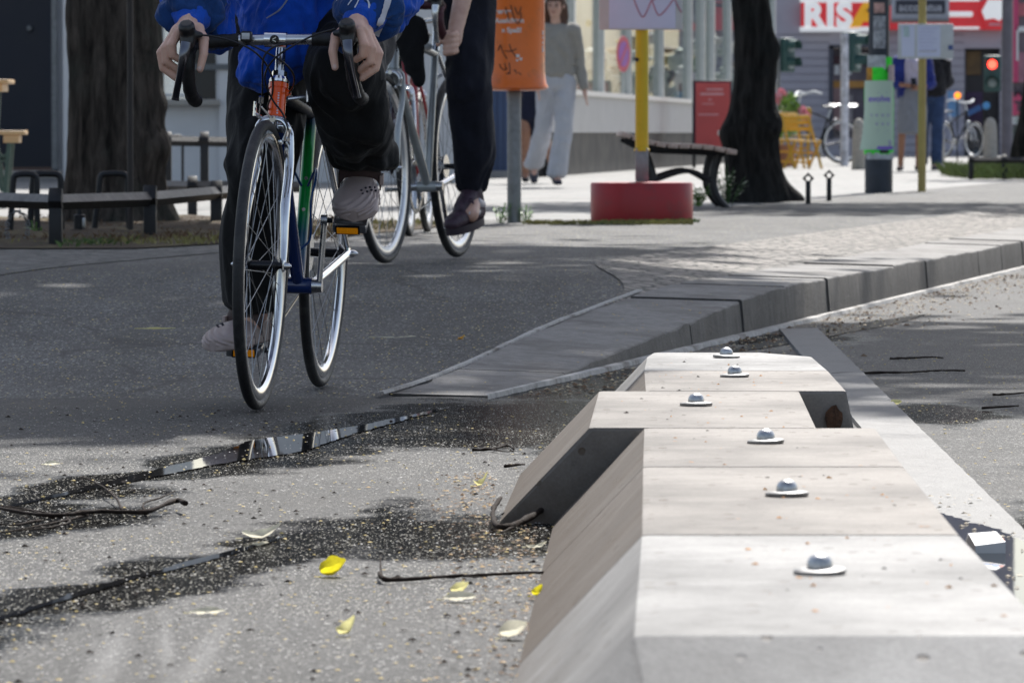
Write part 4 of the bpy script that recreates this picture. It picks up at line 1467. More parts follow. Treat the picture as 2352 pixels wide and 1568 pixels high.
# ---- poster wrapped lamp post
s_ = 281.0
lp = empty('lamp_post', 'dark lamp post wrapped in green and white posters', 'lamp post', ((2018 - CX) / s_, F / s_, PZ))
pz_ = lambda y: CH - PZ + (HY - y) / s_
px_ = lambda x: (x - 2018) / s_
M_dark = mat('blue black lamp post', (0.028, 0.035, 0.05), .5, .2, var=.25, scale=12)
g = MB()
g.lathe([(.114, -.02), (.114, pz_(366)), (.108, pz_(360)), (.10, pz_(190)), (.088, pz_(160)), (.085, pz_(120)), (.085, 2.4), (.08, 4.5)], n=28)
g.build('shaft', M_dark, lp, smooth=40)
def wrapf(r):
    return lambda x, z: V(r * math.sin(x / r), -r * math.cos(x / r), z)
def sheet(name, m, r, x0, x1, y0, y1, parent, n=14, wob=0.004, seed=0, flare=0.0):
    f = wrapf(r)
    g = MB()
    A = None
    for j in range(9):
        z = lerp(pz_(y0), pz_(y1), j / 8)
        row = []
        for i in range(n + 1):
            x = lerp(x0, x1, i / n)
            p = f(x, z)
            d = V(p.x, p.y, 0).normalized()
            k = wob * noise.noise(V(x * 20, z * 14, seed)) + flare * (j / 8) ** 3 * max(0, -math.sin(x / r)) ** 2
            row.append(g.bm.verts.new(p + d * (abs(k) + k * .0)))
        if A:
            for i in range(n):
                g.face((A[i], A[i + 1], row[i + 1], row[i]))
        A = row
    return g.build(name, m, parent, smooth=180)
M_lime = mat('neon green poster', (0.03, 0.75, 0.03), .6, var=.2, scale=20)
M_pgreen = mat('pale green poster', (0.46, 0.60, 0.50), .6, var=.06, scale=5)
M_purple = mat('purple print', (0.20, 0.13, 0.55), .6)
M_tapeg = mat('torn grey paper', (0.42, 0.46, 0.50), .7, var=.4, scale=14)
M_ochre = mat('ochre poster', (0.45, 0.22, 0.02), .6, var=.4, scale=16)
M_inkk = mat('black print', (0.02, 0.02, 0.03), .6)
pg = sheet('green_poster', M_lime, .120, -.30, .19, 200, 354, lp, seed=1)
for i, (a, b, c_, d) in enumerate(((-.04, .01, 213, 230), (.03, .05, 208, 232), (.06, .12, 158, 166), (.0, .08, 345, 352))):
    sheet('poster_print', M_inkk, .122, a, b, c_, d, pg, n=4, seed=i)
sheet('green_poster', M_lime, .106, .03, .15, 132, 205, lp, seed=2)
sheet('ochre_poster', M_ochre, .122, -.125, -.065, 156, 186, lp, seed=3)
sheet('green_poster', M_lime, .1215, -.065, .03, 156, 186, lp, seed=9)
sheet('torn_paper', M_tapeg, .112, -.12, .05, 128, 160, lp, wob=.012, seed=4)
sheet('torn_paper', mat('pinkish torn paper', (0.5, 0.40, 0.42), .7, var=.3, scale=14), .123, .07, .19, 150, 190, lp, wob=.008, seed=5)
sheet('torn_paper', M_tapeg, .118, -.12, .18, 350, 366, lp, wob=.012, seed=6)
sheet('torn_paper', mat('grey sticker mix', (0.30, 0.32, 0.36), .7, var=.7, scale=22), .0865, -.055, .05, 38, 112, lp, wob=.002, seed=7)
sheet('sticker', mat('reddish sticker', (0.42, 0.26, 0.24), .7, var=.5, scale=18), .0875, -.05, .04, 8, 32, lp, wob=.002, seed=8)
po = sheet('white_poster', M_pgreen, .128, -.155, .135, 186, 344, lp, seed=10, flare=.05)
sheet('poster_edge', M_purple, .1292, -.155, .135, 336, 344, po, seed=10, flare=.05)
f2 = wrapf(.130)
mp = lambda x_, y_: (lambda c: f2(c.x + x_, c.y + pz_(y_)) + V(0, -c.z, 0))
text_mesh('poster_print', 'evolve', .075, M_purple, po, I4, .0005, .0016, 'CENTER', mp(-.005, 228), sx=1.0)
g = MB()
for (x, y, w_, h_) in [(-.09 + .028 * 0, 214, .15, .006), (-.10, 241, .17, .006)] + [(-.085 + .048 * i, 262 + 20 * j, .022, .022) for i in range(4) for j in range(2)] + [(-.10, 300, .17, .006), (-.09, 306, .13, .005), (.075, 322, .035, .05)]:
    g.quad([f2(x + dx, pz_(y) - dz) + V(0, -.0006, 0) for dx, dz in ((0, 0), (0, h_), (w_ / 2, h_), (w_ / 2, 0))])
    g.quad([f2(x + dx, pz_(y) - dz) + V(0, -.0006, 0) for dx, dz in ((w_ / 2, 0), (w_ / 2, h_), (w_, h_), (w_, 0))])
g.build('poster_print', mat('grey violet print', (0.34, 0.38, 0.50), .6), po, smooth=0)

# ---- yellowish stop post with timetable panel
tp = empty('timetable_post', 'ochre yellow post carrying a pale timetable panel', 'sign pole', ((2117 - CX) / 281, F / 281, PZ))
g = MB()
g.lathe([(.033, -.02), (.033, 2.2)], n=20)
g.build('pole', mat('ochre post', (0.42, 0.33, 0.11), .6, var=.12, scale=9), tp)
qx = lambda x: (x - 2117) / 281
g = MB()
g.box(((qx(2060) + qx(2187)) / 2, -.055, (pz_(56) + pz_(136)) / 2), (qx(2187) - qx(2060), .03, pz_(56) - pz_(136)), bev=.003)
pn = g.build('timetable_panel', M_frame, tp)
def pq(name, m, x0, x1, y0, y1, dy=.0715, par=pn):
    g = MB()
    g.box(((qx(x0) + qx(x1)) / 2, -dy, (pz_(y0) + pz_(y1)) / 2), (qx(x1) - qx(x0), .002, abs(pz_(y0) - pz_(y1))))
    return g.build(name, m, par, smooth=0)
pq('timetable_sheet', M_panel, 2068, 2098, 60, 131)
pq('timetable_sheet', M_panel, 2104, 2157, 60, 131)
pq('map_sheet', mat('pale map print', (0.42, 0.55, 0.58), .6, var=.2, scale=20), 2072, 2086, 62, 86, .0733)
for i in range(7):
    pq('print_line', mat('pale violet print', (0.48, 0.50, 0.72), .6), 2108, 2150 - 6 * (i % 3), 66 + 8 * i, 68 + 8 * i, .0733)
pq('print_line', mat('grey print', (0.40, 0.40, 0.42), .6), 2108, 2148, 118, 120, .0733)
pq('blue_badge', mat('blue badge', (0.06, 0.10, 0.28), .5), 2175, 2186, 105, 116)

# ---- stone bollards
M_stone = mat('pale granite bollard', (0.42, 0.39, 0.345), .75, var=.2, scale=22, bmp=.3)
for lab, x, y, top, wd in (('rounded granite bollard half hidden behind the postered lamp post', 1972, 389, 272, 33), ('rounded granite bollard between the waiting people and the dark doorway', 2154, 390, 278, 32), ('rounded granite bollard in front of the dark doorway, above the grassy bed', 2274, 374, 270, 34)):
    s_ = (y - HY) / (CH - PZ)
    h = (y - top) / s_
    r_ = wd / 2 / s_
    g = MB()
    g.lathe([(r_ * 1.02, -.02), (r_ * 1.0, .02), (r_ * .92, h * .6), (r_ * .86, h * .78), (r_ * .76, h * .88), (r_ * .52, h * .96), (r_ * .2, h * .995), (.002, h)], n=24)
    o = g.build('bollard', M_stone, smooth=180)
    o.location = ((x - CX) / s_, F / s_, PZ)
    tag(o, lab, 'bollard', 'granite bollards along the crossing')

# ---- traffic lights
M_tlg = mat('traffic light green housing', (0.04, 0.10, 0.095), .5, var=.15)
M_lampoff = mat('unlit grey lens', (0.30, 0.36, 0.36), .3)
def emis(name, col, st):
    m, t, p = nt(name)
    f = tnoise(t, objc(t), 40, 2)
    c = ramp(t, f, [(0, tuple(x * .9 for x in col)), (1, col)])
    t.links.new(c, p.inputs['Base Color'])
    t.links.new(c, p.inputs['Emission Color'])
    p.inputs['Emission Strength'].default_value = st
    return m
def signal(label, x, base_y, Y, ztop, faces, red=False, pole=M_white, rz=0, poler=.05, off=.0, ptop=.5):
    root = empty('traffic_light', label, 'traffic light', ((x - CX) * Y / F, Y, PZ), (0, 0, 0))
    g = MB()
    g.lathe([(poler, -.02), (poler, ztop + ptop)], n=16)
    g.build('pole', pole, root)
    g = MB()
    H = .30 * faces
    E = Euler((0, 0, rz)).to_matrix().to_4x4()
    g.box((0, 0, 0), (.28, .22, H), bev=.03)
    for v in g.bm.verts:
        v.co = E @ (v.co + V(off, -.02, 0)) + V(0, 0, ztop - H / 2)
    hs = g.build('housing', M_tlg, root)
    for k in range(faces):
        z = ztop - .15 - .30 * k
        g = MB()
        T = Matrix.Translation((0, 0, z)) @ E @ Matrix.Translation((off, -.135, 0)) @ FACE_CAM
        lr = .075 if red else .10
        g.lathe([(lr, -.005), (lr, .01), (lr * .6, .022), (.001, .028)], T, n=20)
        g.build('lens', emis('lit red lens', (1.0, .05, .03), 5.0) if red and k == 0 else M_lampoff, hs, smooth=60)
        g = MB()
        n = 14
        R0 = [T @ V(.115 * math.cos(a), .115 * math.sin(a), 0) for a in [R(-20 + 220 * i / n) for i in range(n + 1)]]
        R1 = [T @ V(.115 * math.cos(a), .115 * math.sin(a) - .0, .16 if 1 else 0) for a in [R(-20 + 220 * i / n) for i in range(n + 1)]]
        a_ = [g.bm.verts.new(q) for q in R0]
        b_ = [g.bm.verts.new(q) for q in R1]
        for i in range(n):
            g.face((a_[i], a_[i + 1], b_[i + 1], b_[i]))
        g.build('hood', M_tlg, hs, smooth=60)
    return root
zt = lambda y, Y: CH - PZ + (HY - y) * Y / F
signal('green traffic light seen from the side on a white sticker covered post', 1939, 380, 82, zt(74, 82), 2, pole=mat('white stickered post', (0.62, 0.63, 0.70), .6, var=.45, scale=7), rz=R(62), off=.20, poler=.062, ptop=-.02)
signal('green traffic light with pale lenses half hidden behind the gnarled tree', 1788, 380, 96, zt(88, 96), 2, pole=M_galv, rz=R(50), off=.18, poler=.03, ptop=0)
signal('pedestrian light showing red before the dark doorway', 2306, 380, 90, zt(128, 90), 2, red=True, pole=M_galv, rz=R(-6), off=-.20, poler=.05)
# white mirror pair and blue round sign
s_ = 12500 / 93
rs = empty('round_sign', 'blue round traffic sign on a dark post before the doorway', 'traffic sign', ((2264 - CX) / s_, 93, PZ))
g = MB()
g.lathe([(.03, -.02), (.03, zt(225, 93))], n=12)
g.build('pole', M_iron, rs)
g = MB()
g.lathe([(.065, 0), (.065, .012)], Matrix.Translation((0, -.03, zt(243, 93))) @ FACE_CAM, n=28)
g.build('sign_disc', mat('light blue sign', (0.12, 0.40, 0.78), .4), rs, smooth=30)
# ================================================================== buildings
M_wallg = mat('pale grey render', (0.66, 0.665, 0.68), .85, var=.06, scale=2, bmp=.15, dirt=((0.52, 0.53, 0.55), 1.1, .55, .5))
M_navy = mat('navy panel', (0.010, 0.014, 0.028), .55, var=.15, scale=1)
M_white2 = mat('white window frame', (0.74, 0.75, 0.76), .5, var=.04)
M_sill = mat('stone sill', (0.36, 0.34, 0.31), .7, var=.12, scale=9)
M_dglass = mat('dark window glass', (0.02, 0.03, 0.045), .08, var=.3, scale=1)
M_skypane = mat('sky reflecting pane', (0.86, 0.89, 0.93), .18, .75, var=.05, scale=5)
M_blue = mat('blue door', (0.055, 0.095, 0.20), .5, var=.12, scale=2)
M_plinth = mat('black plinth', (0.014, 0.014, 0.017), .6, var=.3, scale=3)
M_cream = mat('pale stone facing', (0.56, 0.54, 0.52), .7, var=.08, scale=3, dirt=((0.42, 0.40, 0.39), 1.7, .56, .5))
M_alu = mat('grey aluminium mullion', (0.50, 0.53, 0.55), .4, .3, var=.08)
m, t, p = nt('shop glass')
out = t.nodes['Material Output']
tr = t.nodes.new('ShaderNodeBsdfTransparent')
tr.inputs[0].default_value = (.86, .9, .88, 1)
gl = t.nodes.new('ShaderNodeBsdfGlossy')
gl.inputs['Roughness'].default_value = .03
fr = t.nodes.new('ShaderNodeFresnel')
fr.inputs['IOR'].default_value = 1.5
mx = t.nodes.new('ShaderNodeMixShader')
t.links.new(mth(t, 'MULTIPLY', fr.outputs[0], .45), mx.inputs[0])
t.links.new(tr.outputs[0], mx.inputs[1])
t.links.new(gl.outputs[0], mx.inputs[2])
t.links.new(mx.outputs[0], out.inputs['Surface'])
M_glass = m

def pane(name, m, x0, x1, y0, y1, Y, dy, parent, th=.03, bev=0.0):
    """upright rectangle facing the camera, corners from the photo at distance Y, set dy in front"""
    a, b = wp(x0, y0, Y), wp(x1, y1, Y)
    g = MB()
    g.box(((a.x + b.x) / 2, Y - dy, (a.z + b.z) / 2), (abs(b.x - a.x), th, abs(a.z - b.z)), bev=bev)
    return g.build(name, m, parent, smooth=0)

# ---- pale house behind the left tree
hb = empty('house', 'pale grey rendered house with a white window and navy door front behind the left tree', 'building')
Yw = 54.0
zt_ = 8.0
g = MB()
xl = wp(146, 0, Yw).x
xr = wp(1108, 0, Yw).x
wx0, wx1 = wp(372, 0, Yw).x, wp(497, 0, Yw).x
wz0, wz1 = wp(0, 236, Yw).z, 3.2
g.box(((xl + wx0) / 2, Yw + .2, zt_ / 2), (wx0 - xl, .4, zt_))
g.box(((xr + wx1) / 2, Yw + .2, zt_ / 2), (xr - wx1, .4, zt_))
g.box(((wx0 + wx1) / 2, Yw + .2, wz0 / 2), (wx1 - wx0, .398, wz0))
g.box(((wx0 + wx1) / 2, Yw + .2, (wz1 + zt_) / 2), (wx1 - wx0, .398, zt_ - wz1))
g.box((xl - 6.0, Yw + 6.6, zt_ / 2), (12.0, .4, zt_))
g.box((xl + .2, Yw + 3.4, zt_ / 2), (.39, 6.0, zt_))
g.box((xr - .2, Yw + 5.4, zt_ / 2), (.39, 10.0, zt_))
g.build('wall', M_wallg, hb, smooth=0)
pane('pilaster', M_wallg, 505, 560, -500, 428, Yw, .03, hb, .06)
win = pane('window', M_white2, 372, 440, -120, 234, Yw, -.15, hb, .05)
pane('sky_pane', M_skypane, 376, 436, -115, 228, Yw, -.12, win, .01)  # sky reflection put into the pane as a pale metallic colour
pane('glazing_bar', M_white2, 372, 440, 216, 222, Yw, -.10, win, .04)
pane('window_bar', M_iron, 372, 440, 150, 160, Yw, -.08, win, .03)
pane('glazing_bar', mat('grey box', (.34, .36, .37), .6), 376, 394, -20, 34, Yw, -.09, win, .03)
pane('window_bar', M_iron, 372, 400, 36, 46, Yw, -.07, win, .03)
pane('window_bar', mat('grey bar', (.13, .14, .15), .5), 436, 560, 148, 161, Yw, .07, hb, .04)
pane('dark_pane', M_dglass, 442, 497, -120, 234, Yw, -.2, hb, .05)
pane('sill', M_sill, 362, 507, 229, 243, Yw, .06, hb, .22, .01)
pane('shutter_box', M_white2, 372, 440, -200, -118, Yw, -.1, hb, .2)
pane('navy_front', M_navy, -40, 122, -600, 385, 60.0, .0, hb, .1)
pane('door_sill', mat('reddish door sill', (.16, .10, .08), .7), -40, 124, 384, 393, 60.0, .04, hb, .3)
pane('step', M_sill, -60, 150, 392, 412, 59.0, .0, hb, .8, .01)
dp = pane('downpipe', M_galv, 120, 134, -600, 400, 57.0, 0, hb, .14, .06)
g = MB()
c = wp(69, 66, 59.9)
g.lathe([(.03, 0), (.03, .05), (.02, .06)], Matrix.Translation((c.x, 59.94, c.z)) @ FACE_CAM, n=14)
g.build('door_knob', M_galv, hb)
bd = pane('door', M_blue, 1110, 1172, -600, 392, 60.0, .05, hb, .1)
for x in (1128, 1142, 1156):
    pane('door_groove', mat('blue groove', (.03, .05, .12), .6), x, x + 2, -600, 390, 60.0, .105, bd, .01)
pane('door_post', mat('brown door post', (.17, .13, .12), .6), 1106, 1113, -600, 394, 60.0, .12, hb, .1)

# ---- shop with the long window front, receding to the right
sh = empty('shop', 'shop with a long glass front on a pale sill and black plinth', 'building')
def fac(x):
    """point of the shop front seen at photo column x: distance"""
    # X = .913 + .11 (Y - 66) and X = (x - CX) Y / F
    return (.913 - .11 * 66) / ((x - CX) / F - .11)
ang = math.atan2(1, .11)
dirv = V(.11, 1, 0).normalized()
nrm = V(1, -.11, 0).normalized()
Y0s, Y1s = 61.5, 104.5
A = V(.913 + .11 * (Y0s - 66), Y0s, 0)
L = (Y1s - Y0s) * dirv.length / dirv.y
rotz = math.atan2(dirv.y, dirv.x)
def fbox(mb, u0, u1, z0, z1, d0, d1):
    """box along the front: u along, z up, d out of the front"""
    c = A + dirv * ((u0 + u1) / 2) + nrm * ((d0 + d1) / 2)
    mb.box((c.x, c.y, (z0 + z1) / 2), (u1 - u0, d1 - d0, z1 - z0), (0, 0, rotz))
g = MB()
fbox(g, 0, L, 4.2, 4.8, -.4, 0)  # front kept low and roof left open so sun reaches the display
fbox(g, 0, L, 0.0, 4.4, -3.4, -3.0)
fbox(g, 0, .6, 0, 4.2, -3.0, -.0)
fbox(g, L - .2, L, 0.0, 1.1, -3.0, -.1)
fbox(g, L - .2, L, 3.6, 4.2, -3.0, -.1)
fbox(g, .6, L - .2, .0, .95, -3.0, -.35)
g.build('wall', mat('pale warm interior wall', (.50, .48, .46), .8, var=.4, scale=.8), sh, smooth=0)
g = MB()
fbox(g, 0, L, 0.0, .66, -.34, .02)
g.build('plinth', M_plinth, sh, smooth=0)
g = MB()
fbox(g, 0, L, .66, 1.10, -.34, .05)
g.build('apron', M_cream, sh, smooth=0)
g = MB()
fbox(g, 0, L, 1.10, 1.16, -.34, .09)
g.build('sill', mat('bright sill', (.70, .68, .65), .5, var=.06), sh, smooth=0)
g = MB()
fbox(g, .6, L, 1.162, 4.2, -.16, -.15)
g.build('glazing', M_glass, sh, smooth=0)
uof = lambda x: (fac(x) - Y0s) / dirv.y
for x, wd in ((1336, .34), (1402, .16), (1464, .10), (1497, .12), (1537, .16), (1601, .24), (1630, .20), (1652, .26), (1690, .3), (1736, .3), (1790, .34)):
    g = MB()
    fbox(g, uof(x) - wd * .32, uof(x) + wd * .32, 1.16, 4.2, -.22, -.08)
    g.build('mullion', M_alu, sh, smooth=0)
# things in the window
rr = random.Random(4)
M_disp = [mat('white display', (.75, .75, .73), .6), mat('tan display', (.45, .30, .16), .6, var=.4), mat('yellow display', (.60, .45, .10), .6), mat('dark display', (.05, .06, .06), .6), mat('pale green display', (.42, .48, .42), .6, var=.4), mat('brown display', (.22, .07, .04), .6), mat('teal display', (.05, .14, .15), .6)]
def dbox(mi, x, y0, y1, wpx, d=-.5, th=.25, kind='box'):
    # a thing d metres behind the glass, seen through the pane at photo column x
    k = (x - CX) / F
    Yd = fac(x) + min(-d, .9) / (.11 - k)
    c = V(k * Yd, Yd, 0)
    z1, z0 = CH + (HY - y0) * Yd / F, CH + (HY - y1) * Yd / F
    wd = wpx * Yd / F * 1.6
    g = MB()
    if kind == 'box':
        g.box((c.x, c.y, (z0 + z1) / 2), (wd, th, z1 - z0), bev=.02)
    else:
        h = z1 - z0
        g.lathe([(.10, z0), (.14, z0 + h * .3), (.22, z0 + h * .62), (.20, z0 + h * .75), (.07, z0 + h * .82), (.11, z0 + h * .92), (.02, z1)], Matrix.Translation((c.x, c.y, 0)), n=14)
    g.build('display_piece', M_disp[mi], sh, smooth=50)
for a in ((0, 1362, 110, 214, 8, -.7, .3, 'f'), (1, 1385, 140, 190, 8), (0, 1392, 160, 214, 8, -.6, .3, 'f'), (6, 1370, 118, 134, 7), (4, 1412, 170, 214, 10), (1, 1432, 165, 215, 8), (2, 1515, 72, 90, 8, -1.4), (2, 1525, 130, 152, 8, -1.4), (3, 1512, 96, 150, 5, -1.2), (0, 1505, 150, 212, 8, -.6, .3, 'f'), (1, 1520, 160, 205, 8, -.8, .3, 'f'), (0, 1530, 188, 224, 8),
          (4, 1560, 110, 190, 9, -1.0, .3, 'f'), (0, 1570, 150, 220, 8, -.7, .3, 'f'), (5, 1563, 192, 212, 4, -.5), (6, 1568, 210, 232, 8, -.5), (0, 1620, 60, 230, 7, -.7, .3, 'f'), (6, 1612, 60, 110, 4, -.9), (4, 1665, 150, 240, 8, -.8, .3, 'f'), (3, 1668, 130, 160, 6, -.9), (0, 1380, 40, 100, 6, -2.4), (2, 1352, 46, 62, 8, -1.8), (0, 1430, 200, 218, 8, -.5)):
    dbox(*a)
for _ in range(64):
    x = rr.uniform(1345, 1780)
    bot = 214 + (x - 1349) * .075
    y0 = rr.uniform(70, bot - 18)
    dbox(rr.choice((0, 0, 0, 4, 4, 1, 2, 3)), x, y0, y0 + rr.uniform(14, 50), rr.uniform(3, 8), -rr.uniform(.5, 1.6), .25, rr.choice(('box', 'f', 'f')))
# reflection of a street sign in the glass, built as a solid disc
Ys_ = fac(1430) + .2
ns = empty('sign_reflection', 'reflection of a red and violet round sign, built as a disc behind the window', 'traffic sign', ((1431 - CX) * Ys_ / F, Ys_, PZ))
g = MB()
g.lathe([(.010, 1.0), (.010, 1.6)], n=10)
g.build('pole', M_alu, ns)
zc = CH - PZ + (HY - 125) * Ys_ / F
T = Matrix.Translation((0, -.03, zc)) @ Matrix.Rotation(R(66), 4, 'Z') @ FACE_CAM
g = MB()
g.lathe([(.235, 0), (.235, .006)], T, n=30)
d_ = g.build('sign_disc', mat('red sign', (.62, .10, .14), .5), ns, smooth=20)
g = MB()
g.lathe([(.165, .006), (.165, .009)], T, n=30)
g.build('blue_field', mat('violet blue sign', (.36, .12, .45), .5), d_, smooth=20)
g = MB()
g.box((0, 0, .010), (.34, .05, .003), (0, 0, R(45)))
for v in g.bm.verts:
    v.co = T @ v.co
g.build('sign_bar', mat('red sign bar', (.60, .09, .16), .5), d_, smooth=0)

# ---- red poster board before the shop
Yb = 77.0
ab = empty('poster_board', 'red poster board in a dark frame beside the gnarled tree', 'poster board', ((1632 - CX) * Yb / F, Yb, PZ))
zl = lambda y: CH - PZ + (HY - y) * Yb / F
xlc = lambda x: (x - 1632) * Yb / F
M_rp = mat('faded red poster', (.52, .085, .09), .5, var=.12, scale=2)
g = MB()
g.box(((xlc(1590) + xlc(1680)) / 2, 0, (zl(185) + zl(345)) / 2), (xlc(1680) - xlc(1590), .05, zl(185) - zl(345)), bev=.006)
fr_ = g.build('frame', mat('dark violet frame', (.02, .012, .03), .5), ab)
g = MB()
g.box(((xlc(1597) + xlc(1676)) / 2, -.028, (zl(190) + zl(341)) / 2), (xlc(1676) - xlc(1597), .006, zl(190) - zl(341)))
ps = g.build('poster', M_rp, fr_, smooth=0)
for (x0, x1, y0, y1) in ((1622, 1660, 204, 208), (1608, 1662, 214, 219), (1626, 1634, 228, 231), (1612, 1640, 238, 240), (1604, 1650, 262, 265)):
    g = MB()
    g.box(((xlc(x0) + xlc(x1)) / 2, -.0335, (zl(y0) + zl(y1)) / 2), (xlc(x1) - xlc(x0), .004, abs(zl(y0) - zl(y1))))
    g.build('print_line', mat('pinkish print', (.66, .36, .40), .6), ps, smooth=0)
g = MB()
g.box(((xlc(1648) + xlc(1658)) / 2, -.0335, (zl(300) + zl(311)) / 2), (xlc(1658) - xlc(1648), .004, abs(zl(300) - zl(311))))
g.build('print_badge', M_print, ps, smooth=0)
g = MB()
for x in (1594, 1676):
    g.bar((xlc(x), 0, -.01), (xlc(x), 0, zl(345)), .04, .04)
    g.bar((xlc(x), .25, -.01), (xlc(x), .02, zl(200)), .03, .03)
g.build('leg', M_black, ab)

# ---- corner house beyond the crossing
fb = empty('corner_house', 'grey violet corner house with banded walls and red and white fascia signs', 'building')
Yf = 120.0
M_band = mat('grey violet banded wall', (.40, .385, .44), .8, var=.08, scale=.8, dirt=((.31, .30, .35), .6, .5, .5))
g = MB()
wx = lambda x: wp(x, 0, Yf).x
wz = lambda y: wp(0, y, Yf).z
def fb_box(mb, x0, x1, y0, y1, d0=0.0, d1=.5):
    mb.box(((wx(x0) + wx(x1)) / 2, Yf + (d1 + d0) / 2, (wz(y0) + wz(y1)) / 2), (abs(wx(x1) - wx(x0)), d1 - d0, abs(wz(y1) - wz(y0))))
ytop = -700
for (x0, x1) in ((1560, 1905), (2012, 2214), (2296, 2332)):
    y = 80
    fb_box(g, x0, x1, ytop, 80)
    while y < 360:
        fb_box(g, x0, x1, y + 1.6, min(362, y + 18))
        y += 18
fb_box(g, 1905, 2012, ytop, 108)
fb_box(g, 2214, 2296, ytop, 112)
fb_box(g, 1905, 2012, 318, 364)
g.build('wall', M_band, fb, smooth=0)
g = MB()
for (x0, x1) in ((1560, 1905), (2012, 2214), (2296, 2332)):
    fb_box(g, x0 + 1, x1 - 1, 80, 362, .05, .45)
g.build('wall_groove', mat('dark wall groove', (.22, .21, .26), .85), fb, smooth=0)
g = MB()
fb_box(g, 1560, 2420, 360, 372, -.06, .6)
g.build('base_course', mat('dark base course', (.06, .06, .075), .7), fb, smooth=0)
w_ = MB()
fb_box(w_, 1903, 1913, 106, 320, -.03, .2)
fb_box(w_, 2004, 2014, 106, 320, -.03, .2)
fb_box(w_, 1903, 2014, 104, 112, -.03, .2)
win = w_.build('window', mat('slate window frame', (.045, .05, .075), .5), fb, smooth=0)
g = MB()
fb_box(g, 1913, 2004, 112, 318, .3, .34)
g.build('window_back', mat('dim room', (.16, .14, .165), .8, var=.5, scale=.9), win, smooth=0)
for (x0, x1, y0, y1, m_) in ((1915, 2002, 186, 202, mat('amber shelf', (.50, .25, .06), .6)), (1915, 1936, 202, 300, mat('dusty pink panel', (.34, .22, .22), .7)), (1917, 1928, 148, 172, M_white), (1944, 1956, 150, 172, M_white), (1915, 2002, 128, 150, mat('maroon band', (.08, .035, .045), .6)), (1938, 1960, 218, 300, mat('grey panel', (.30, .27, .28), .7))):
    g = MB()
    fb_box(g, x0, x1, y0, y1, .24, .28)
    g.build('window_item', m_, win, smooth=0)
d_ = MB()
fb_box(d_, 2214, 2296, 112, 362, .32, .36)
door = d_.build('door', mat('dark doorway', (.018, .016, .022), .5), fb, smooth=0)
for (x0, x1, y0, y1, m_) in ((2219, 2254, 118, 172, mat('warm dim interior', (.13, .08, .035), .7, var=.5, scale=2)), (2216, 2258, 212, 290, mat('purple interior', (.05, .028, .075), .7, var=.5, scale=2)), (2216, 2262, 345, 360, mat('teal threshold', (.02, .05, .075), .6)), (2213, 2220, 112, 362, mat('slate jamb', (.10, .10, .13), .6))):
    g = MB()
    fb_box(g, x0, x1, y0, y1, .26, .30)
    g.build('door_panel', m_, door, smooth=0)
g = MB()
g.bar(wp(2220, 262, Yf - .0), wp(2252, 246, Yf - .0), .06, .12)
g.build('door_panel', mat('blue strip', (.05, .14, .35), .5), door, smooth=0)
# graffiti and bright posters on the wall
for (x0, x1, y0, y1, m_) in ((2132, 2178, 160, 190, mat('lilac poster', (.34, .20, .42), .7)), (2176, 2202, 210, 268, mat('blue graffiti', (.16, .32, .55), .7, var=.4, scale=1.4)), (2126, 2205, 212, 350, mat('pale graffiti', (.34, .34, .42), .7, var=.55, scale=1.1)), (1990, 2010, 245, 270, mat('violet patch', (.13, .08, .30), .7))):
    g = MB()
    fb_box(g, x0, x1, y0, y1, -.012 if m_.name != 'blue graffiti' else -.02, .0)
    g.build('wall_poster', m_, fb, smooth=0)
# fascia sign
M_sr = mat('red sign face', (.74, .035, .045), .4, var=.05, emit=.12)
M_sw = mat('white sign letters', (.86, .86, .86), .4, var=.03, emit=.25)
M_so = mat('amber sign letter', (.85, .42, .02), .4, var=.06, emit=.2)
s0 = MB()
fb_box(s0, 1838, 2300, 4, 70, -.28, 0)
sg = s0.build('fascia_sign', M_sr, fb, smooth=0)
g = MB()
fb_box(g, 1836, 2010, -2, 8, -.33, 0)
fb_box(g, 1836, 2010, 63, 74, -.33, 0)
fb_box(g, 2176, 2245, -4, 5, -.33, 0)
fb_box(g, 2172, 2245, 63, 69, -.33, 0)
for v in g.bm.verts:
    pass
g.box(((wx(2172) + wx(2231)) / 2, Yf - .15, (wz(28) + wz(41)) / 2), (wx(2231) - wx(2172), .36, wz(28) - wz(41)), bev=.05, seg=4)
g.build('sign_stripe', M_sw, sg)
for i, (ch, x, sx, mm) in enumerate((('R', 1866, 1.0, M_sw), ('I', 1904, 1.0, M_sw), ('S', 1936, 1.0, M_sw), ('A', 1990, 1.35, M_so))):
    H = wz(11) - wz(65)
    text_mesh('sign_letter', ch, H * 1.40, mm, sg, Matrix.Translation((wx(x), Yf - .31, (wz(11) + wz(65)) / 2 + (-.01))) @ FACE_CAM, .02, .038 if ch != 'A' else .05, sx=sx)
hx = MB()
P6 = [(2262, -14), (2244, 28), (2262, 70), (2302, 70), (2318, 28), (2302, -14)]
hx.loft([[V(wx(x), Yf - .36, wz(y)) for x, y in P6], [V(wx(x), Yf - .05, wz(y)) for x, y in P6]])
hg = hx.build('sign_badge', M_sr, sg, smooth=0)
hx = MB()
P5 = [(2264, 2), (2250, 28), (2258, 47), (2278, 44), (2290, 50), (2300, 40), (2300, 2)]
hx.loft([[V(wx(x), Yf - .38, wz(y)) for x, y in P5], [V(wx(x), Yf - .355, wz(y)) for x, y in P5]])
hx.build('badge_field', M_sw, hg, smooth=0)
hx = MB()
hx.box((wx(2280), Yf - .372, wz(58)), (wx(2292) - wx(2266), .02, wz(54) - wz(60)))
hx.build('badge_print', mat('pale red print', (.75, .30, .34), .5), hg, smooth=0)

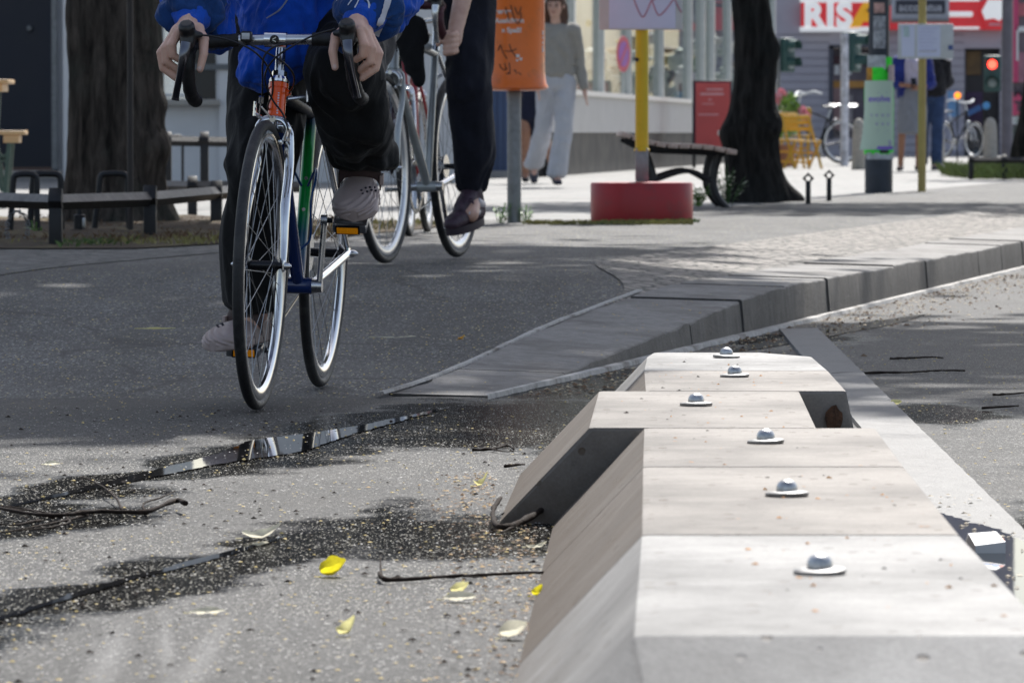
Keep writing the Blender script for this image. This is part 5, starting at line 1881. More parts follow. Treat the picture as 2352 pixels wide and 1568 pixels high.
# ---- dark hanging shop sign nearer the crossing
Yh = 112.0
hs = empty('hanging_sign', 'dark rectangular shop sign in a grey frame with pale lettering', 'sign', wp(2112, 100, Yh))
hs.location.z = 0
lx = lambda x: (x - 2112) * Yh / F
lz = lambda y: CH + (HY - y) * Yh / F
g = MB()
g.box((0, 0, (lz(-8) + lz(47)) / 2), (lx(2178) - lx(2046), .16, lz(-8) - lz(47)), bev=.02)
fr2 = g.build('frame', mat('grey sign frame', (.34, .36, .42), .5), hs)
g = MB()
g.box((0, -.085, (lz(2) + lz(33)) / 2), (lx(2168) - lx(2054), .02, lz(2) - lz(33)))
g.build('sign_face', mat('blue black sign face', (.022, .026, .045), .5), fr2, smooth=0)
text_mesh('lettering', 'accoratus', .24, mat('grey lettering', (.38, .40, .46), .5), fr2, Matrix.Translation((-.0, -.098, (lz(12) + lz(26)) / 2 + .0)) @ FACE_CAM, .003, .004, sx=.95)
g = MB()
g.box((0, 0, (lz(47) + lz(53)) / 2), (lx(2178) - lx(2046), .3, lz(47) - lz(53)))
g.build('ledge', mat('brown ledge', (.20, .16, .15), .7), hs, smooth=0)
g = MB()
for x in (2050, 2174):
    g.box((lx(x), 4.0, (lz(-8) + lz(20)) / 2), (.08, 8.0, .08))
g.build('bracket', M_iron, hs, smooth=0)

# ---- thick grey post and the glass kiosk at the right edge
g = MB()
Yp = 86.0
g.lathe([(.092, -.02), (.092, .3), (.088, .32), (.084, 3.2), (.08, 5)], n=20)
tag(g.build('lamp_post', mat('grey violet post', (.14, .13, .155), .6, var=.2, scale=5), loc=((2312 - CX) * Yp / F, Yp, PZ)), 'thick grey violet post left of the pink glass kiosk', 'lamp post')
ks = empty('kiosk', 'glass fronted kiosk with pink panels at the right edge', 'building')
Yk = 93.0
kx = lambda x: wp(x, 0, Yk).x
kz = lambda y: wp(0, y, Yk).z
def kb(name, m_, x0, x1, y0, y1, d0, d1, par=ks):
    g = MB()
    g.box(((kx(x0) + kx(x1)) / 2, Yk + (d0 + d1) / 2, (kz(y0) + kz(y1)) / 2), (kx(x1) - kx(x0), d1 - d0, kz(y0) - kz(y1)))
    return g.build(name, m_, par, smooth=0)
kb('wall', mat('dim violet glass front', (.15, .125, .15), .35, var=.4, scale=1.2), 2326, 2560, -300, 372, .1, 2.0)
kb('pink_panel', mat('pink neon panel', (.60, .07, .18), .5, var=.1), 2326, 2338, -300, 190, .02, .098)
kb('pink_panel', mat('pink red streak', (.50, .14, .17), .5, var=.5, scale=2), 2338, 2400, 8, 38, .04, .098)
kb('white_arch', M_white, 2334, 2400, 62, 74, .02, .098)
kb('white_arch', M_white, 2333, 2338, 70, 140, .0, .018)
kb('pink_panel', mat('pink streaky glass', (.42, .20, .26), .5, var=.5, scale=1.5), 2338, 2400, 120, 190, .04, .098)
sq = kb('pink_sign', mat('pink sign', (.72, .09, .20), .5, var=.05), 2322, 2354, 213, 266, -.12, .0)
text_mesh('sign_letter', 'M', .22, mat('dark letter', (.07, .05, .07), .5), sq, Matrix.Translation((kx(2336), Yk - .125, kz(212))) @ FACE_CAM, .003, .01)
text_mesh('sign_letter', 'T', .22, mat('dark letter', (.10, .07, .09), .5), sq, Matrix.Translation((kx(2337), Yk - .125, kz(245))) @ FACE_CAM, .003, .012)
kb('shelf', M_white, 2322, 2354, 268, 286, -.3, -.05)
kb('base', mat('grey kiosk base', (.18, .19, .22), .6, var=.2), 2322, 2560, 290, 372, -.2, .098)
# climbing shrub by the post
weed('green shrub behind the granite bollard at the right edge', V(kx(2318), Yk - 2.0, PZ), 40, .85, .16, .05, 21, mat('shrub leaf', (.10, .20, .05), .6, var=.4, scale=5), 'shrub', 'shrub')

# orange light reflection by the doorway, built as an added glowing lamp and post
g = MB()
g.lathe([(.05, 0), (.06, .02), (.02, .05)], Matrix.Translation((0, 0, 1.15)) @ FACE_CAM, n=16)
pr = empty('glow_post', 'light reflection built as a slim post with an orange glow left of the doorway', 'lamp post', ((2198 - CX) * 96 / F, 96, PZ))
g.build('lamp', emis('orange glow', (1.0, .28, .02), 1.4), pr)
g = MB()
g.lathe([(.015, -.02), (.015, 1.2)], n=10)
g.build('pole', M_iron, pr)

# ---- yellow folding cafe furniture with flowers
M_ychair = mat('yellow ochre lacquer', (.66, .37, .03), .45, var=.12, scale=6)
def chair(label, x, base, w_, h, rz):
    s_ = (base - HY) / (CH - PZ)
    root = empty('folding_chair', label, 'chair', ((x - CX) / s_, F / s_, PZ), (0, 0, rz), 'yellow folding chairs beyond the gnarled tree')
    g = MB()
    for k in range(4):
        g.box((0, -.16 + .1 * k, h * .52), (w_, .07, .02), bev=.004)
    g.build('seat', M_ychair, root)
    g = MB()
    for z in (.98, .88, .76):
        g.box((0, .22 + (z - .76) * .1, h * z), (w_, .02, .06), bev=.004)
    g.build('backrest', M_ychair, root)
    for sx in (-1, 1):
        g = MB()
        g.bar((sx * w_ / 2, -.22, -.01), (sx * w_ / 2, .26, h), .03, .025)
        g.build('leg', M_ychair, root)
        g = MB()
        g.bar((sx * w_ * .46, .22, -.01), (sx * w_ * .46, -.2, h * .53), .03, .025)
        g.build('leg', M_ychair, root)
    g = MB()
    for z in (.12, .3):
        g.box((0, .22 - z * .5, h * z), (w_ * .9, .02, .03))
    g.build('stretcher', M_ychair, root)
chair('yellow folding chair nearest the gnarled tree, with its seat towards the camera', 1806, 386, .40, .76, R(12))
chair('yellow folding chair standing behind the two front ones', 1826, 380, .42, .86, R(-8))
chair('yellow folding chair at the right of the group, in front of the parked bicycle', 1842, 387, .40, .72, R(20))
fs = (384 - HY) / (CH - PZ)
fl = empty('flower_pot', 'pot of pink flowers with green leaves beside the yellow chairs', 'plant', ((1812 - CX) / fs, F / fs + 1.2, PZ))
g = MB()
g.lathe([(.13, 0), (.17, .3), (.18, .32)], n=20)
g.build('pot', mat('terracotta', (.40, .17, .09), .7), fl)
rr = random.Random(2)
def tuft(name, m_, cs, n, s_):
    g = MB()
    for (cx_, cz_, r_) in cs:
        for _ in range(n):
            d = V(rr.gauss(0, 1), rr.gauss(0, 1), rr.gauss(0, 1)).normalized() * r_ * rr.random() ** .4
            c = V(cx_, 0, cz_) + d
            M = Euler((rr.uniform(0, 6), rr.uniform(0, 6), rr.uniform(0, 6))).to_matrix()
            g.quad([c + M @ V(*q) * s_ for q in ((-1, 0, 0), (0, -.5, 0), (1, 0, 0), (0, .5, 0))])
    g.build(name, m_, fl, smooth=0, recalc=False)
tuft('leaves', mat('bright leaf', (.22, .36, .07), .6, var=.3, scale=5), [(0.05, .92, .16), (.0, .60, .2), (.1, .75, .14)], 160, .05)
tuft('blossom', mat('pink blossom', (.85, .38, .44), .6, var=.2, scale=5), [(-.10, .98, .09), (-.05, 1.05, .07), (.24, .80, .07), (.30, .72, .06)], 90, .04)
# ================================================================== bicycles
def chrome(name, col=(0.75, 0.76, 0.78), rough=0.12):
    return mat(name, col, rough, 1.0, var=0.06, scale=30)
M_chrome = chrome('polished chrome')
M_alloy = chrome('brushed alloy', (0.62, 0.63, 0.65), 0.28)
M_rim = chrome('polished rim', (0.66, 0.67, 0.69), 0.2)
M_tyre = mat('black rubber tyre', (0.020, 0.020, 0.022), 0.55, var=0.4, scale=60, bmp=0.3, bscale=200, dirt=((0.07, 0.068, 0.065), 9, 0.5, 0.6))
M_tread = M_tyre
M_spoke = chrome('steel spoke', (0.30, 0.31, 0.33), 0.3)
M_hub = mat('black hub', (0.02, 0.02, 0.024), 0.25, 0.5)
M_tape = mat('black bar tape', (0.012, 0.012, 0.013), 0.6, var=0.3, scale=60, bmp=0.3)
M_rubber = mat('black rubber hood', (0.016, 0.016, 0.018), 0.35, var=0.3, scale=40)
M_cable = mat('black cable', (0.010, 0.010, 0.012), 0.3)
M_lever = mat('dark polished lever', (0.12, 0.125, 0.15), 0.18, 1.0, var=0.1)
M_amber = mat('amber reflector', (0.85, 0.30, 0.005), 0.25, var=0.15, scale=300, emit=0.08)
M_oframe = mat('orange red frame paint', (1.0, 0.115, 0.010), 0.22, var=0.05, coat=0.6)
M_bframe = mat('dark blue frame paint', (0.008, 0.028, 0.13), 0.25, var=0.1, coat=0.6)
M_bcage = mat('blue bottle cage', (0.008, 0.07, 0.26), 0.3, var=0.1, coat=0.4)
# seat tube fades navy - green - blue from top to bottom
m, t, p = nt('fading green frame paint')
o = objc(t)
sx = t.nodes.new('ShaderNodeSeparateXYZ')
t.links.new(o, sx.inputs[0])
zn = mth(t, 'ADD', sx.outputs[2], mth(t, 'MULTIPLY', mth(t, 'SUBTRACT', tnoise(t, o, 30, 3), .5), .015))
k = mth(t, 'DIVIDE', mth(t, 'SUBTRACT', zn, .25), .5)
c = ramp(t, k, [(0.12, (.008, .03, .14)), (0.30, (.008, .12, .20)), (0.42, (.010, .50, .10)), (0.74, (.010, .48, .075)), (0.84, (.006, .05, .08)), (0.90, (.006, .012, .05))])
t.links.new(c, p.inputs['Base Color'])
p.inputs['Roughness'].default_value = .22
p.inputs['Coat Weight'].default_value = .6
M_gframe = m
M_silver = mat('worn silver frame paint', (0.42, 0.44, 0.44), 0.35, 0.35, var=0.15, scale=14, coat=0.3, dirt=((0.16, 0.15, 0.13), 16, 0.6, 0.7))
M_saddle = mat('black saddle', (0.015, 0.014, 0.014), 0.4)
M_wwall = mat('bright worn rim', (0.74, 0.74, 0.75), 0.3, 0.7, var=0.1)
M_redf = mat('dull red frame', (0.30, 0.02, 0.03), 0.35, var=0.15, scale=6)
M_maroon = mat('maroon bar tape', (0.06, 0.012, 0.018), 0.6, var=0.3)

ROTY = Matrix.Rotation(R(90), 4, 'X')     # ring axis (z) becomes the bicycle's y axis

def wheel(root, name, at, rad, tw, rim_m, nsp=32, hub_w=.10, seed=0, rim_d=.024):
    T = Matrix.Translation(at) @ ROTY
    rr = rad - tw
    g = MB()
    ri, ro = rr - rim_d, rr - .002
    g.ring([(ro, -.0105), (ro + .004, -.0085), (ro + .001, -.005), (ro + .001, .005), (ro + .004, .0085), (ro, .0105), (ro - .010, .0108), (ri + .004, .0085), (ri, .004), (ri, -.004), (ri + .004, -.0085), (ro - .010, -.0108)], T, 96)
    w = g.build(name, rim_m, root, smooth=40)
    g = MB()
    rt = tw * .5
    prof = []
    for k in range(16):
        a = 2 * math.pi * k / 16
        prof.append((rad - rt + rt * math.cos(a) * (1.0 if math.cos(a) < .8 else 1.0), rt * 1.02 * math.sin(a)))
    g.ring(prof, T, 112)
    g.build('tyre', M_tyre, w, smooth=60)
    g = MB()
    rh = .019
    for k in range(nsp):
        a0 = 2 * math.pi * k / nsp
        side = 1 if k % 2 else -1
        a1 = a0 + (1.25 if (k // 2) % 2 else -1.25)
        p0 = T @ V(rh * math.cos(a1), rh * math.sin(a1), side * hub_w * .31)
        p1 = T @ V((ri + .002) * math.cos(a0), (ri + .002) * math.sin(a0), side * .002)
        g.tube([p0, p1], .00098, 5, caps=False)
    g.build('spokes', M_spoke, w, smooth=180)
    g = MB()
    h = hub_w / 2
    g.lathe([(.004, -h), (.007, -h), (.008, -h * .86), (.010, -h * .8), (.022, -h * .68), (.023, -h * .6), (.012, -h * .5), (.011, h * .5), (.023, h * .6), (.022, h * .68), (.010, h * .8), (.008, h * .86), (.007, h), (.004, h)], T, 20)
    g.build('hub', M_hub, w, smooth=40)
    g = MB()
    for s_ in (-1, 1):
        g = MB()
        g.lathe([(.0095, s_ * (h + .001)), (.0095, s_ * (h + .010)), (.007, s_ * (h + .016)), (.002, s_ * (h + .022))], T, 14)
        g.build('axle_nut', M_alloy, w, smooth=40)
    return w

def pedal(root, c, side, toe=0.0, m_cage=None, reflector=True):
    """platform pedal: c is the axle centre of the platform"""
    E = Matrix.Translation(c) @ Matrix.Rotation(toe, 4, 'Y')
    g = MB()
    for x in (-.032, .032):
        g.box((x, 0, 0), (.010, .082, .022), bev=.003)
    for y in (-.038, .038):
        g.box((0, y, 0), (.066, .008, .016), bev=.002)
    g.box((0, 0, 0), (.02, .085, .014), bev=.003)
    for v in g.bm.verts:
        v.co = E @ v.co
    o = g.build('pedal', m_cage or mat('pedal cage', (.16, .165, .18), .35, .8, var=.3, scale=30), root, smooth=30)
    g = MB()
    g.tube([E @ V(0, -side * .045, 0), E @ V(0, -side * .075, 0)], .007, 10)
    g.build('pedal_axle', M_hub, o)
    if reflector:
        g = MB()
        g.box((.040, -side * 0.004, 0), (.006, .052, .017), bev=.001)
        for v in g.bm.verts:
            v.co = E @ v.co
        g.build('reflector', M_amber, o, smooth=30)
        g = MB()
        g.box((.0385, -side * 0.004, 0), (.005, .060, .024), bev=.001)
        for v in g.bm.verts:
            v.co = E @ v.co
        g.build('reflector_holder', M_hub, o, smooth=30)
    return o

def dropbar(root, c, half, roll, m_tape, m_mid, reach=.095, drop=.135, tape_from=.10):
    E = Matrix.Translation(c) @ Matrix.Rotation(roll, 4, 'X')
    g = MB()
    g.tube([E @ V(0, -half * .62, 0), E @ V(0, 0, 0), E @ V(0, half * .62, 0)], [.0125, .0135, .0125], 16)
    bar = g.build('handlebar', m_mid, root, smooth=60)
    for s_ in (-1, 1):
        g = MB()
        P = spline([E @ V(*q) for q in ((0, s_ * tape_from, 0), (.002, s_ * half * .72, -.002), (.018, s_ * half * .95, -.006), (.050, s_ * half, -.010), (reach * .88, s_ * half * 1.01, -.026), (reach, s_ * half * 1.02, -.062), (reach * .72, s_ * half * 1.035, -.108), (.015, s_ * half * 1.045, -.135), (-.035, s_ * half * 1.05, -.142))], 8)
        g.tube(P, [.0158 + .0006 * math.sin(i * 1.3) for i in range(len(P))], 14)
        g.build('bar_tape', m_tape, bar, smooth=60)
    return bar, E

def hood_lever(root, E, s_, half, flare, m_lever, reach=.095):
    y = s_ * half
    g = MB()
    P = spline([E @ V(*q) for q in ((.055, y, -.004), (.080, y, .004), (.105, y, .010), (.128, y, .026), (.140, y, .040))], 5)
    n = len(P)
    g.tube(P, [(lerp(.0165, .020, sstep(0, .6, i / (n - 1))) * (1 if i < n - 2 else .8), lerp(.017, .021, i / (n - 1)) * (1 if i < n - 2 else .75)) for i in range(n)], 14, flat=(0, 1, 0))
    g.cap(E @ V(.122, y, -.006), .019, E @ V(.118, y, .018), .020)
    # block the cable comes out of, on the inner side
    g.cap(E @ V(.118, y - s_ * .014, .012), .012, E @ V(.116, y - s_ * .030, .012), .0075)
    o = fuse(g, 'brake_lever', M_rubber, root, .0028, 5)
    g = MB()
    P = spline([E @ V(*q) for q in ((.136, y, -.005), (.142, y + s_ * flare * .2, -.04), (.130, y + s_ * flare * .55, -.085), (.112, y + s_ * flare * .9, -.125), (.108, y + s_ * flare, -.14))], 6)
    n = len(P)
    g.tube(P, [(lerp(.0135, .0085, sstep(0, .55, i / (n - 1))) * (1 + .18 * sstep(.75, 1, i / (n - 1))), lerp(.009, .0045, i / (n - 1))) for i in range(n)], 12, flat=(0, 1, 0))
    g.build('lever_blade', m_lever, o, smooth=60)
    return o

def base_bike(label, loc, heading, lean, P):
    root = empty('bicycle', label, 'bicycle', loc, (lean, 0, heading))
    W, ra = P['wb'], P['rad']
    z0 = ra
    rimd = P.get('rimd', .024)
    wheel(root, 'rear_wheel', V(0, 0, z0), ra, P['tw'], P['rim'], 32, .13, rim_d=rimd)
    wheel(root, 'front_wheel', V(W, 0, z0), ra, P['tw'], P['rim'], 32, .10, rim_d=rimd)
    bb = V(.415, 0, .272)
    ht, hb_ = P['ht'], P['hb']
    st = P['st']
    dx = (hb_ - ht)
    ax = dx.normalized()
    g = MB()
    rh = P.get('rh', .0175)
    g.tube([ht, hb_], rh, 20)
    g.tube([ht, ht + ax * .012], rh * 1.16, 20)
    g.tube([hb_ - ax * .012, hb_], rh * 1.16, 20)
    head = g.build('head_tube', P['m_head'], root, smooth=40)
    g = MB()
    g.tube([ht - ax * .002, ht - ax * .008], [.023, .024], 20)
    g.tube([ht - ax * .008, ht - ax * .016], [.0245, .020], 20)
    g.tube([ht - ax * .016, ht - ax * .030], .0185, 8)
    g.build('headset', M_chrome, head, smooth=30)
    g = MB()
    g.tube([ht + ax * .022, st + V(.012, 0, -.014)], .0142, 16)
    g.build('top_tube', P['m_top'], root, smooth=40)
    g = MB()
    g.tube([hb_ - ax * .022, bb + V(.005, 0, .01)], .0162, 16)
    g.build('down_tube', P['m_down'], root, smooth=40)
    g = MB()
    g.tube([st, bb], .0150, 20)
    g.build('seat_tube', P['m_seat'], root, smooth=40)
    g = MB()
    g.tube([bb + V(0, -.036, 0), bb + V(0, .036, 0)], .0205, 20)
    g.build('bottom_bracket', P['m_down'], root, smooth=40)
    for s_ in (-1, 1):
        g = MB()
        g.tube(spline([bb + V(-.02, s_ * .018, 0), bb + V(-.12, s_ * .032, .012), V(.03, s_ * .060, z0 - .004), V(-.004, s_ * .063, z0)], 5), [.0105] * 5 + [.011] * 5 + [lerp(.011, .007, i / 5) for i in range(6)], 14)
        g.box((0.0, s_ * .063, z0), (.04, .006, .03), bev=.004)
        g.build('chain_stay', P['m_stay'], root, smooth=40)
        g = MB()
        sb = st + (bb - st) * .04
        g.tube([sb + V(-.012, s_ * .012, 0), sb.lerp(V(0, 0, z0), .25) + V(-.01, s_ * .03, 0), V(0.002, s_ * .060, z0 + .008)], [.0078, .0075, .006], 12)
        g.build('seat_stay', P['m_stay'], root, smooth=40)
    # fork
    g = MB()
    cr = hb_ + ax * .012
    fo = MB()
    for s_ in (-1, 1):
        fo.tube(spline([cr + V(0, s_ * .022, .0), cr + V(.006, s_ * .034, -.018), cr + V(.030, s_ * .040, -.10), V(W - .050, s_ * .045, z0 + .14), V(W - .022, s_ * .049, z0 + .05), V(W, s_ * .052, z0)], 6), [.0125] * 6 + [(.0135, .0110)] * 6 + [(.0130, .0105)] * 6 + [lerp(.0120, .007, i / 12) for i in range(13)], 16)
        fo.box((W, s_ * .053, z0), (.026, .006, .03), bev=.004)
    fo.tube([cr + V(0, -.030, 0), cr + V(0, .030, 0)], .0155, 14)
    fo.tube([hb_, cr + ax * .01], .017, 16)
    fk = fo.build('fork', P['m_fork'], root, smooth=50)
    # seat post and saddle
    up = (st - bb).normalized()
    sp = st + up * P.get('post', .16)
    g = MB()
    g.tube([st, sp], .0128, 14)
    g.tube([st - up * .004, st + up * .012], .0175, 14)
    g.build('seat_post', M_alloy, root, smooth=40)
    g = MB()
    g.cap(sp + V(-.10, -.045, .03), (.05, .035, .018), sp + V(-.10, .045, .03), (.05, .035, .018))
    g.cap(sp + V(-.10, 0, .03), (.05, .06, .02), sp + V(.13, 0, .032), (.03, .018, .014))
    fuse(g, 'saddle', M_saddle, root, .006, 5)
    # cranks
    th = P['crank']
    for s_ in (-1, 1):
        d = V(math.sin(th), 0, math.cos(th)) * (1 if s_ > 0 else -1)
        a = bb + V(0, s_ * .052, 0)
        e = a + d * .162 + V(0, s_ * .010, 0)
        g = MB()
        S = [a.lerp(e, k / 8) for k in range(9)]
        g.tube(S, [(lerp(.0125, .0105, k / 8), .0075) for k in range(9)], 12, flat=(1, 0, 0))
        g.tube([a + V(0, -s_ * .018, 0), a + V(0, s_ * .008, 0)], [.019, .016], 16)
        g.tube([e + V(0, -.008, 0), e + V(0, .008, 0)], .014, 14)
        g.build('crank', M_alloy, root, smooth=40)
        pedal(root, e + V(0, s_ * .066, 0), s_, P['toe'][0 if s_ > 0 else 1], P.get('cage'), P.get('reflect', True))
    # chainring, cassette, chain, rear derailleur on the right hand side
    g = MB()
    T = Matrix.Translation(bb + V(0, -.044, 0)) @ ROTY
    g.ring([(.098, -.002), (.098, .002), (.080, .002), (.080, -.002)], T, 56)
    for k in range(5):
        a = k * 1.2566
        g.bar(T @ V(.015 * math.cos(a), .015 * math.sin(a), 0), T @ V(.085 * math.cos(a), .085 * math.sin(a), 0), .014, .004)
    g.build('chainring', M_alloy, root, smooth=30)
    g = MB()
    T = Matrix.Translation(V(0, -.045, z0)) @ ROTY
    for k, r_ in enumerate((.026, .031, .036, .041, .046)):
        g.lathe([(r_, .012 - k * .006), (r_, .0145 - k * .006)], T, 26)
    g.build('cassette', M_alloy, root, smooth=30)
    g = MB()
    g.tube([bb + V(0, -.045, .098), V(.0, -.045, z0 + .036)], .0032, 6)
    g.tube([bb + V(0, -.045, -.098), V(.01, -.045, z0 - .085), V(-.005, -.045, z0 - .07), V(.0, -.045, z0 - .03)], .0032, 6)
    g.build('chain', M_hub, root)
    g = MB()
    g.bar(V(.0, -.052, z0 - .02), V(.012, -.052, z0 - .095), .022, .006, .003)
    g.lathe([(.016, -.003), (.016, .003)], Matrix.Translation((.012, -.046, z0 - .095)) @ ROTY, 14)
    g.build('derailleur', M_hub, root, smooth=40)
    # brake calipers
    for nm, c, s_, tilt in (('front_brake', V(hb_.x + .032 + ax.x * .02, 0, ra * 2 - .018), 1, 0), ('rear_brake', V(st.x - .135 - .0, 0, ra * 2 - .02), -1, 0)):
        g = MB()
        for q in (-1, 1):
            P_ = spline([c + V(0, -q * .004, .022), c + V(.002, q * .022, .018), c + V(.004, q * .036, -.002), c + V(.002, q * .030, -.030)], 5)
            g.tube(P_, [(.0085, .0055)] * len(P_), 10, flat=(0, 1, 0))
            g.box(c + V(.0, q * .021, -.034), (.045, .010, .012), bev=.003)
            g.tube([c + V(-.004, q * .030, -.028), c + V(.012, q * .040, -.028)], .0045, 8)
        g.tube([c + V(-.02, 0, .020), c + V(.012, 0, .020)], .008, 12)
        g.tube([c + V(.002, -.024, .018), c + V(.002, -.046, .034)], [.006, .004], 8)
        g.tube([c + V(.002, -.044, .026), c + V(.002, -.044, .060)], [.005, .0035], 8)
        b_ = g.build(nm, M_chrome if P.get('chromebrake') else M_alloy, root, smooth=40)
    return root, bb, head

# ---------------- bicycle 1
B1 = V(-.485, 13.75, path_z(13.75) + .008)
B1f = V(-.5986, 12.77, 0.0)
pitch1 = math.atan2(B1.z - .002, .987)
H1 = math.atan2(B1f.y - B1.y, B1f.x - B1.x)
P1 = dict(wb=.987, rad=.340, tw=.026, rim=M_rim, rimd=.026, ht=V(.802, 0, .764), hb=V(.831, 0, .676), rh=.0205, st=V(.277, 0, .705), m_head=M_oframe, m_top=mat('dark navy frame paint', (.004, .006, .018), .55, spec=.2), m_down=M_bframe,
          m_seat=M_gframe, m_stay=M_chrome, m_fork=M_chrome, crank=R(2), toe=(R(34), R(10)), chromebrake=True, cage=mat('pale pedal cage', (.30, .31, .34), .3, .8, var=.3, scale=30), post=.17)
bike1, bb1, head1 = base_bike('racing bicycle with an orange head tube and green seat tube ridden towards the camera', B1, H1, R(-1.8), P1)
bike1.rotation_euler = (R(-1.8), pitch1, H1)
bpy.context.view_layer.update()
MW1 = bike1.matrix_world.copy()
def local_at(MW, x, y, u):
    """point of the bicycle's cross plane (u metres ahead of the rear axle) seen at photo position x, y"""
    Mi = MW.inverted()
    o_ = Mi @ V(0, 0, CH)
    d_ = Mi.to_3x3() @ V((x - CX) / F, 1, -(y - HY) / F)
    k = (u - o_.x) / d_.x
    return o_ + d_ * k
b1 = lambda x, y, u: local_at(MW1, x, y, u)
# stem: quill and forward extension
g = MB()
q0, q1 = V(.800, 0, .78), V(.776, 0, .866)
g.tube([q0, q1, q1 + V(-.002, 0, .010)], [.0115, .0115, .010], 18)
g.tube(spline([q1 + V(-.012, 0, .0), q1 + V(.02, 0, .004), V(.862, 0, .870)], 5), .0125, 14)
g.tube([V(.865, -.026, .869), V(.865, .026, .869)], .0185, 18)
st1 = g.build('stem', M_chrome, bike1, smooth=40)
g = MB()
g.lathe([(.011, 0), (.011, .003), (.009, .0042)], Matrix.Translation((.8835, 0, .869)) @ Matrix.Rotation(R(90), 4, 'Y'), 18)
em = g.build('emblem', M_hub, st1, smooth=30)
g = MB()
for a in (-.5, 0.5):
    g.box((.8882, 0, .869 + a * .006), (.001, .009, .0016), (a, 0, 0))
g.build('emblem_mark', M_alloy, em, smooth=0)
bar1, E1 = dropbar(bike1, V(.865, 0, .869), .190, R(2.4), M_tape, M_alloy, tape_from=.088)
hood_lever(bike1, E1, -1, .190, .034, M_lever)
hood_lever(bike1, E1, 1, .190, .018, M_lever)
# lettering strip on the head tube
g = MB()
axh = (P1['hb'] - P1['ht']).normalized()
for k in range(9):
    c = P1['ht'] + axh * (.022 + .0062 * k) + V(.0206, .0035 + .0 * k, 0)
    g.box(c, (.0012, .007, .0038 if k % 3 else .0024), (0, R(-19), 0))
g.build('lettering', mat('silver lettering', (.62, .64, .68), .35, .6), head1, smooth=0)
# cables
def cable(pts, root=bike1, r=.0024, m_=None):
    g = MB()
    g.tube(spline(pts, 8), r, 7)
    return g.build('cable', m_ or M_cable, root, smooth=60)
cable([b1(452, 82, .978), b1(480, 83, .985), b1(524, 92, .985), b1(575, 113, .975), b1(608, 143, .955), b1(626, 180, .93), b1(626, 215, .89), b1(616, 243, .855), b1(622, 262, .80)])
cable([b1(770, 67, .978), b1(722, 82, .985), b1(672, 107, .985), b1(634, 133, .975), b1(612, 164, .96), b1(611, 195, .935), b1(628, 232, .90), b1(650, 262, .88), b1(663, 300, .88)])
cable([b1(703, 96, .91), b1(670, 100, .94), b1(632, 108, .955), b1(610, 126, .955), b1(604, 150, .95), b1(604, 190, .93), b1(603, 222, .91)])
cable([b1(572, 102, .90), b1(612, 121, .93), b1(650, 143, .925), b1(674, 170, .90), b1(675, 196, .86), b1(665, 214, .81)])
# metal end piece of the cable outer at the front brake
g = MB()
g.tube([b1(601, 222, .91), b1(600, 237, .905)], .0062, 10)
g.tube([b1(600, 237, .905), b1(597, 255, .90), b1(596, 272, .895)], .0015, 6)
g.tube([b1(601, 246, .905), b1(622, 270, .895)], .003, 6)
g.build('cable_stop', M_alloy, bike1)
# small headlamp bracket on the bar
g = MB()
c = b1(567, 85, .89)
g.box(c, (.024, .028, .026), bev=.006)
g.tube([c + V(-.02, -.002, -.012), c + V(0, 0, -.006)], .010, 10)
hl = g.build('bar_lamp', M_rubber, bike1, smooth=40)
g = MB()
g.box(c + V(.0125, 0, .001), (.003, .019, .015), bev=.0005)
g.build('lens', mat('clear lens', (.55, .57, .6), .1), hl)
# bottle cage on the seat tube
g = MB()
s0, s1 = P1['st'], bb1
ds = (s1 - s0).normalized()
fwd = V(1, 0, 0)
def sc(u, y, f):
    return s0 + ds * u + V(ds.z, 0, -ds.x) * -f * 1.0 * (-1) * -1 + V(0, y, 0)
for s_ in (-1, 1):
    P_ = [s0 + ds * .20 + V(.016, s_ * .008, .0), s0 + ds * .165 + V(.05, s_ * .030, .01), s0 + ds * .185 + V(.085, s_ * .036, 0), s0 + ds * .26 + V(.085, s_ * .030, .02), s0 + ds * .33 + V(.03, s_ * .026, .0), s0 + ds * .36 + V(.018, s_ * .004, .0)]
    g.tube(spline(P_, 6), .0032, 8)
g.build('bottle_cage', M_bcage, bike1, smooth=60)
g = MB()
for u in (.18, .26):
    g.lathe([(.0045, 0), (.0045, .003)], Matrix.Translation(s0 + ds * u + V(.0150, .002, 0)) @ Matrix.Rotation(R(90), 4, 'Y'), 10)
g.build('cage_bolt', M_alloy, bike1)
# clamp lever on the frame beside the head
g = MB()
a, b_ = b1(660, 228, .76), b1(700, 223, .72)
g.tube([a, a.lerp(b_, .6), b_], [.004, .0045, .005], 8)
g.build('shift_lever', M_alloy, bike1)
g = MB()
g.cap(b1(657, 215, .80), .0085, b1(662, 214, .78), .0085)
g.build('cable_boss', M_oframe, bike1, smooth=180)

# ---------------- bicycle 2 (silver)
B2 = V(-.209, 20.62, PZ + .012)
B2f = V(-.457, 19.62, PZ + .008)
H2 = math.atan2(B2f.y - B2.y, B2f.x - B2.x)
P2 = dict(wb=1.03, rad=.344, tw=.030, rim=M_wwall, rimd=.030, ht=V(.815, 0, .845), hb=V(.862, 0, .70), st=V(.262, 0, .78), rh=.019, m_head=M_silver, m_top=M_silver, m_down=M_silver, m_seat=M_silver, m_stay=M_alloy, m_fork=M_silver,
          crank=R(196), toe=(R(8), R(-10)), cage=mat('black pedal', (.02, .02, .02), .4), reflect=False, post=.2)
bike2, bb2, head2 = base_bike('silver racing bicycle with bright rims ridden behind on the cycle path', B2, H2, R(1.2), P2)
bpy.context.view_layer.update()
MW2 = bike2.matrix_world.copy()
b2 = lambda x, y, u: local_at(MW2, x, y, u)
g = MB()
g.tube([V(.812, 0, .855), V(.798, 0, .925)], .0125, 16)
g.tube([V(.79, 0, .924), V(.886, 0, .93)], .013, 14)
g.tube([V(.888, -.026, .93), V(.888, .026, .93)], .019, 16)
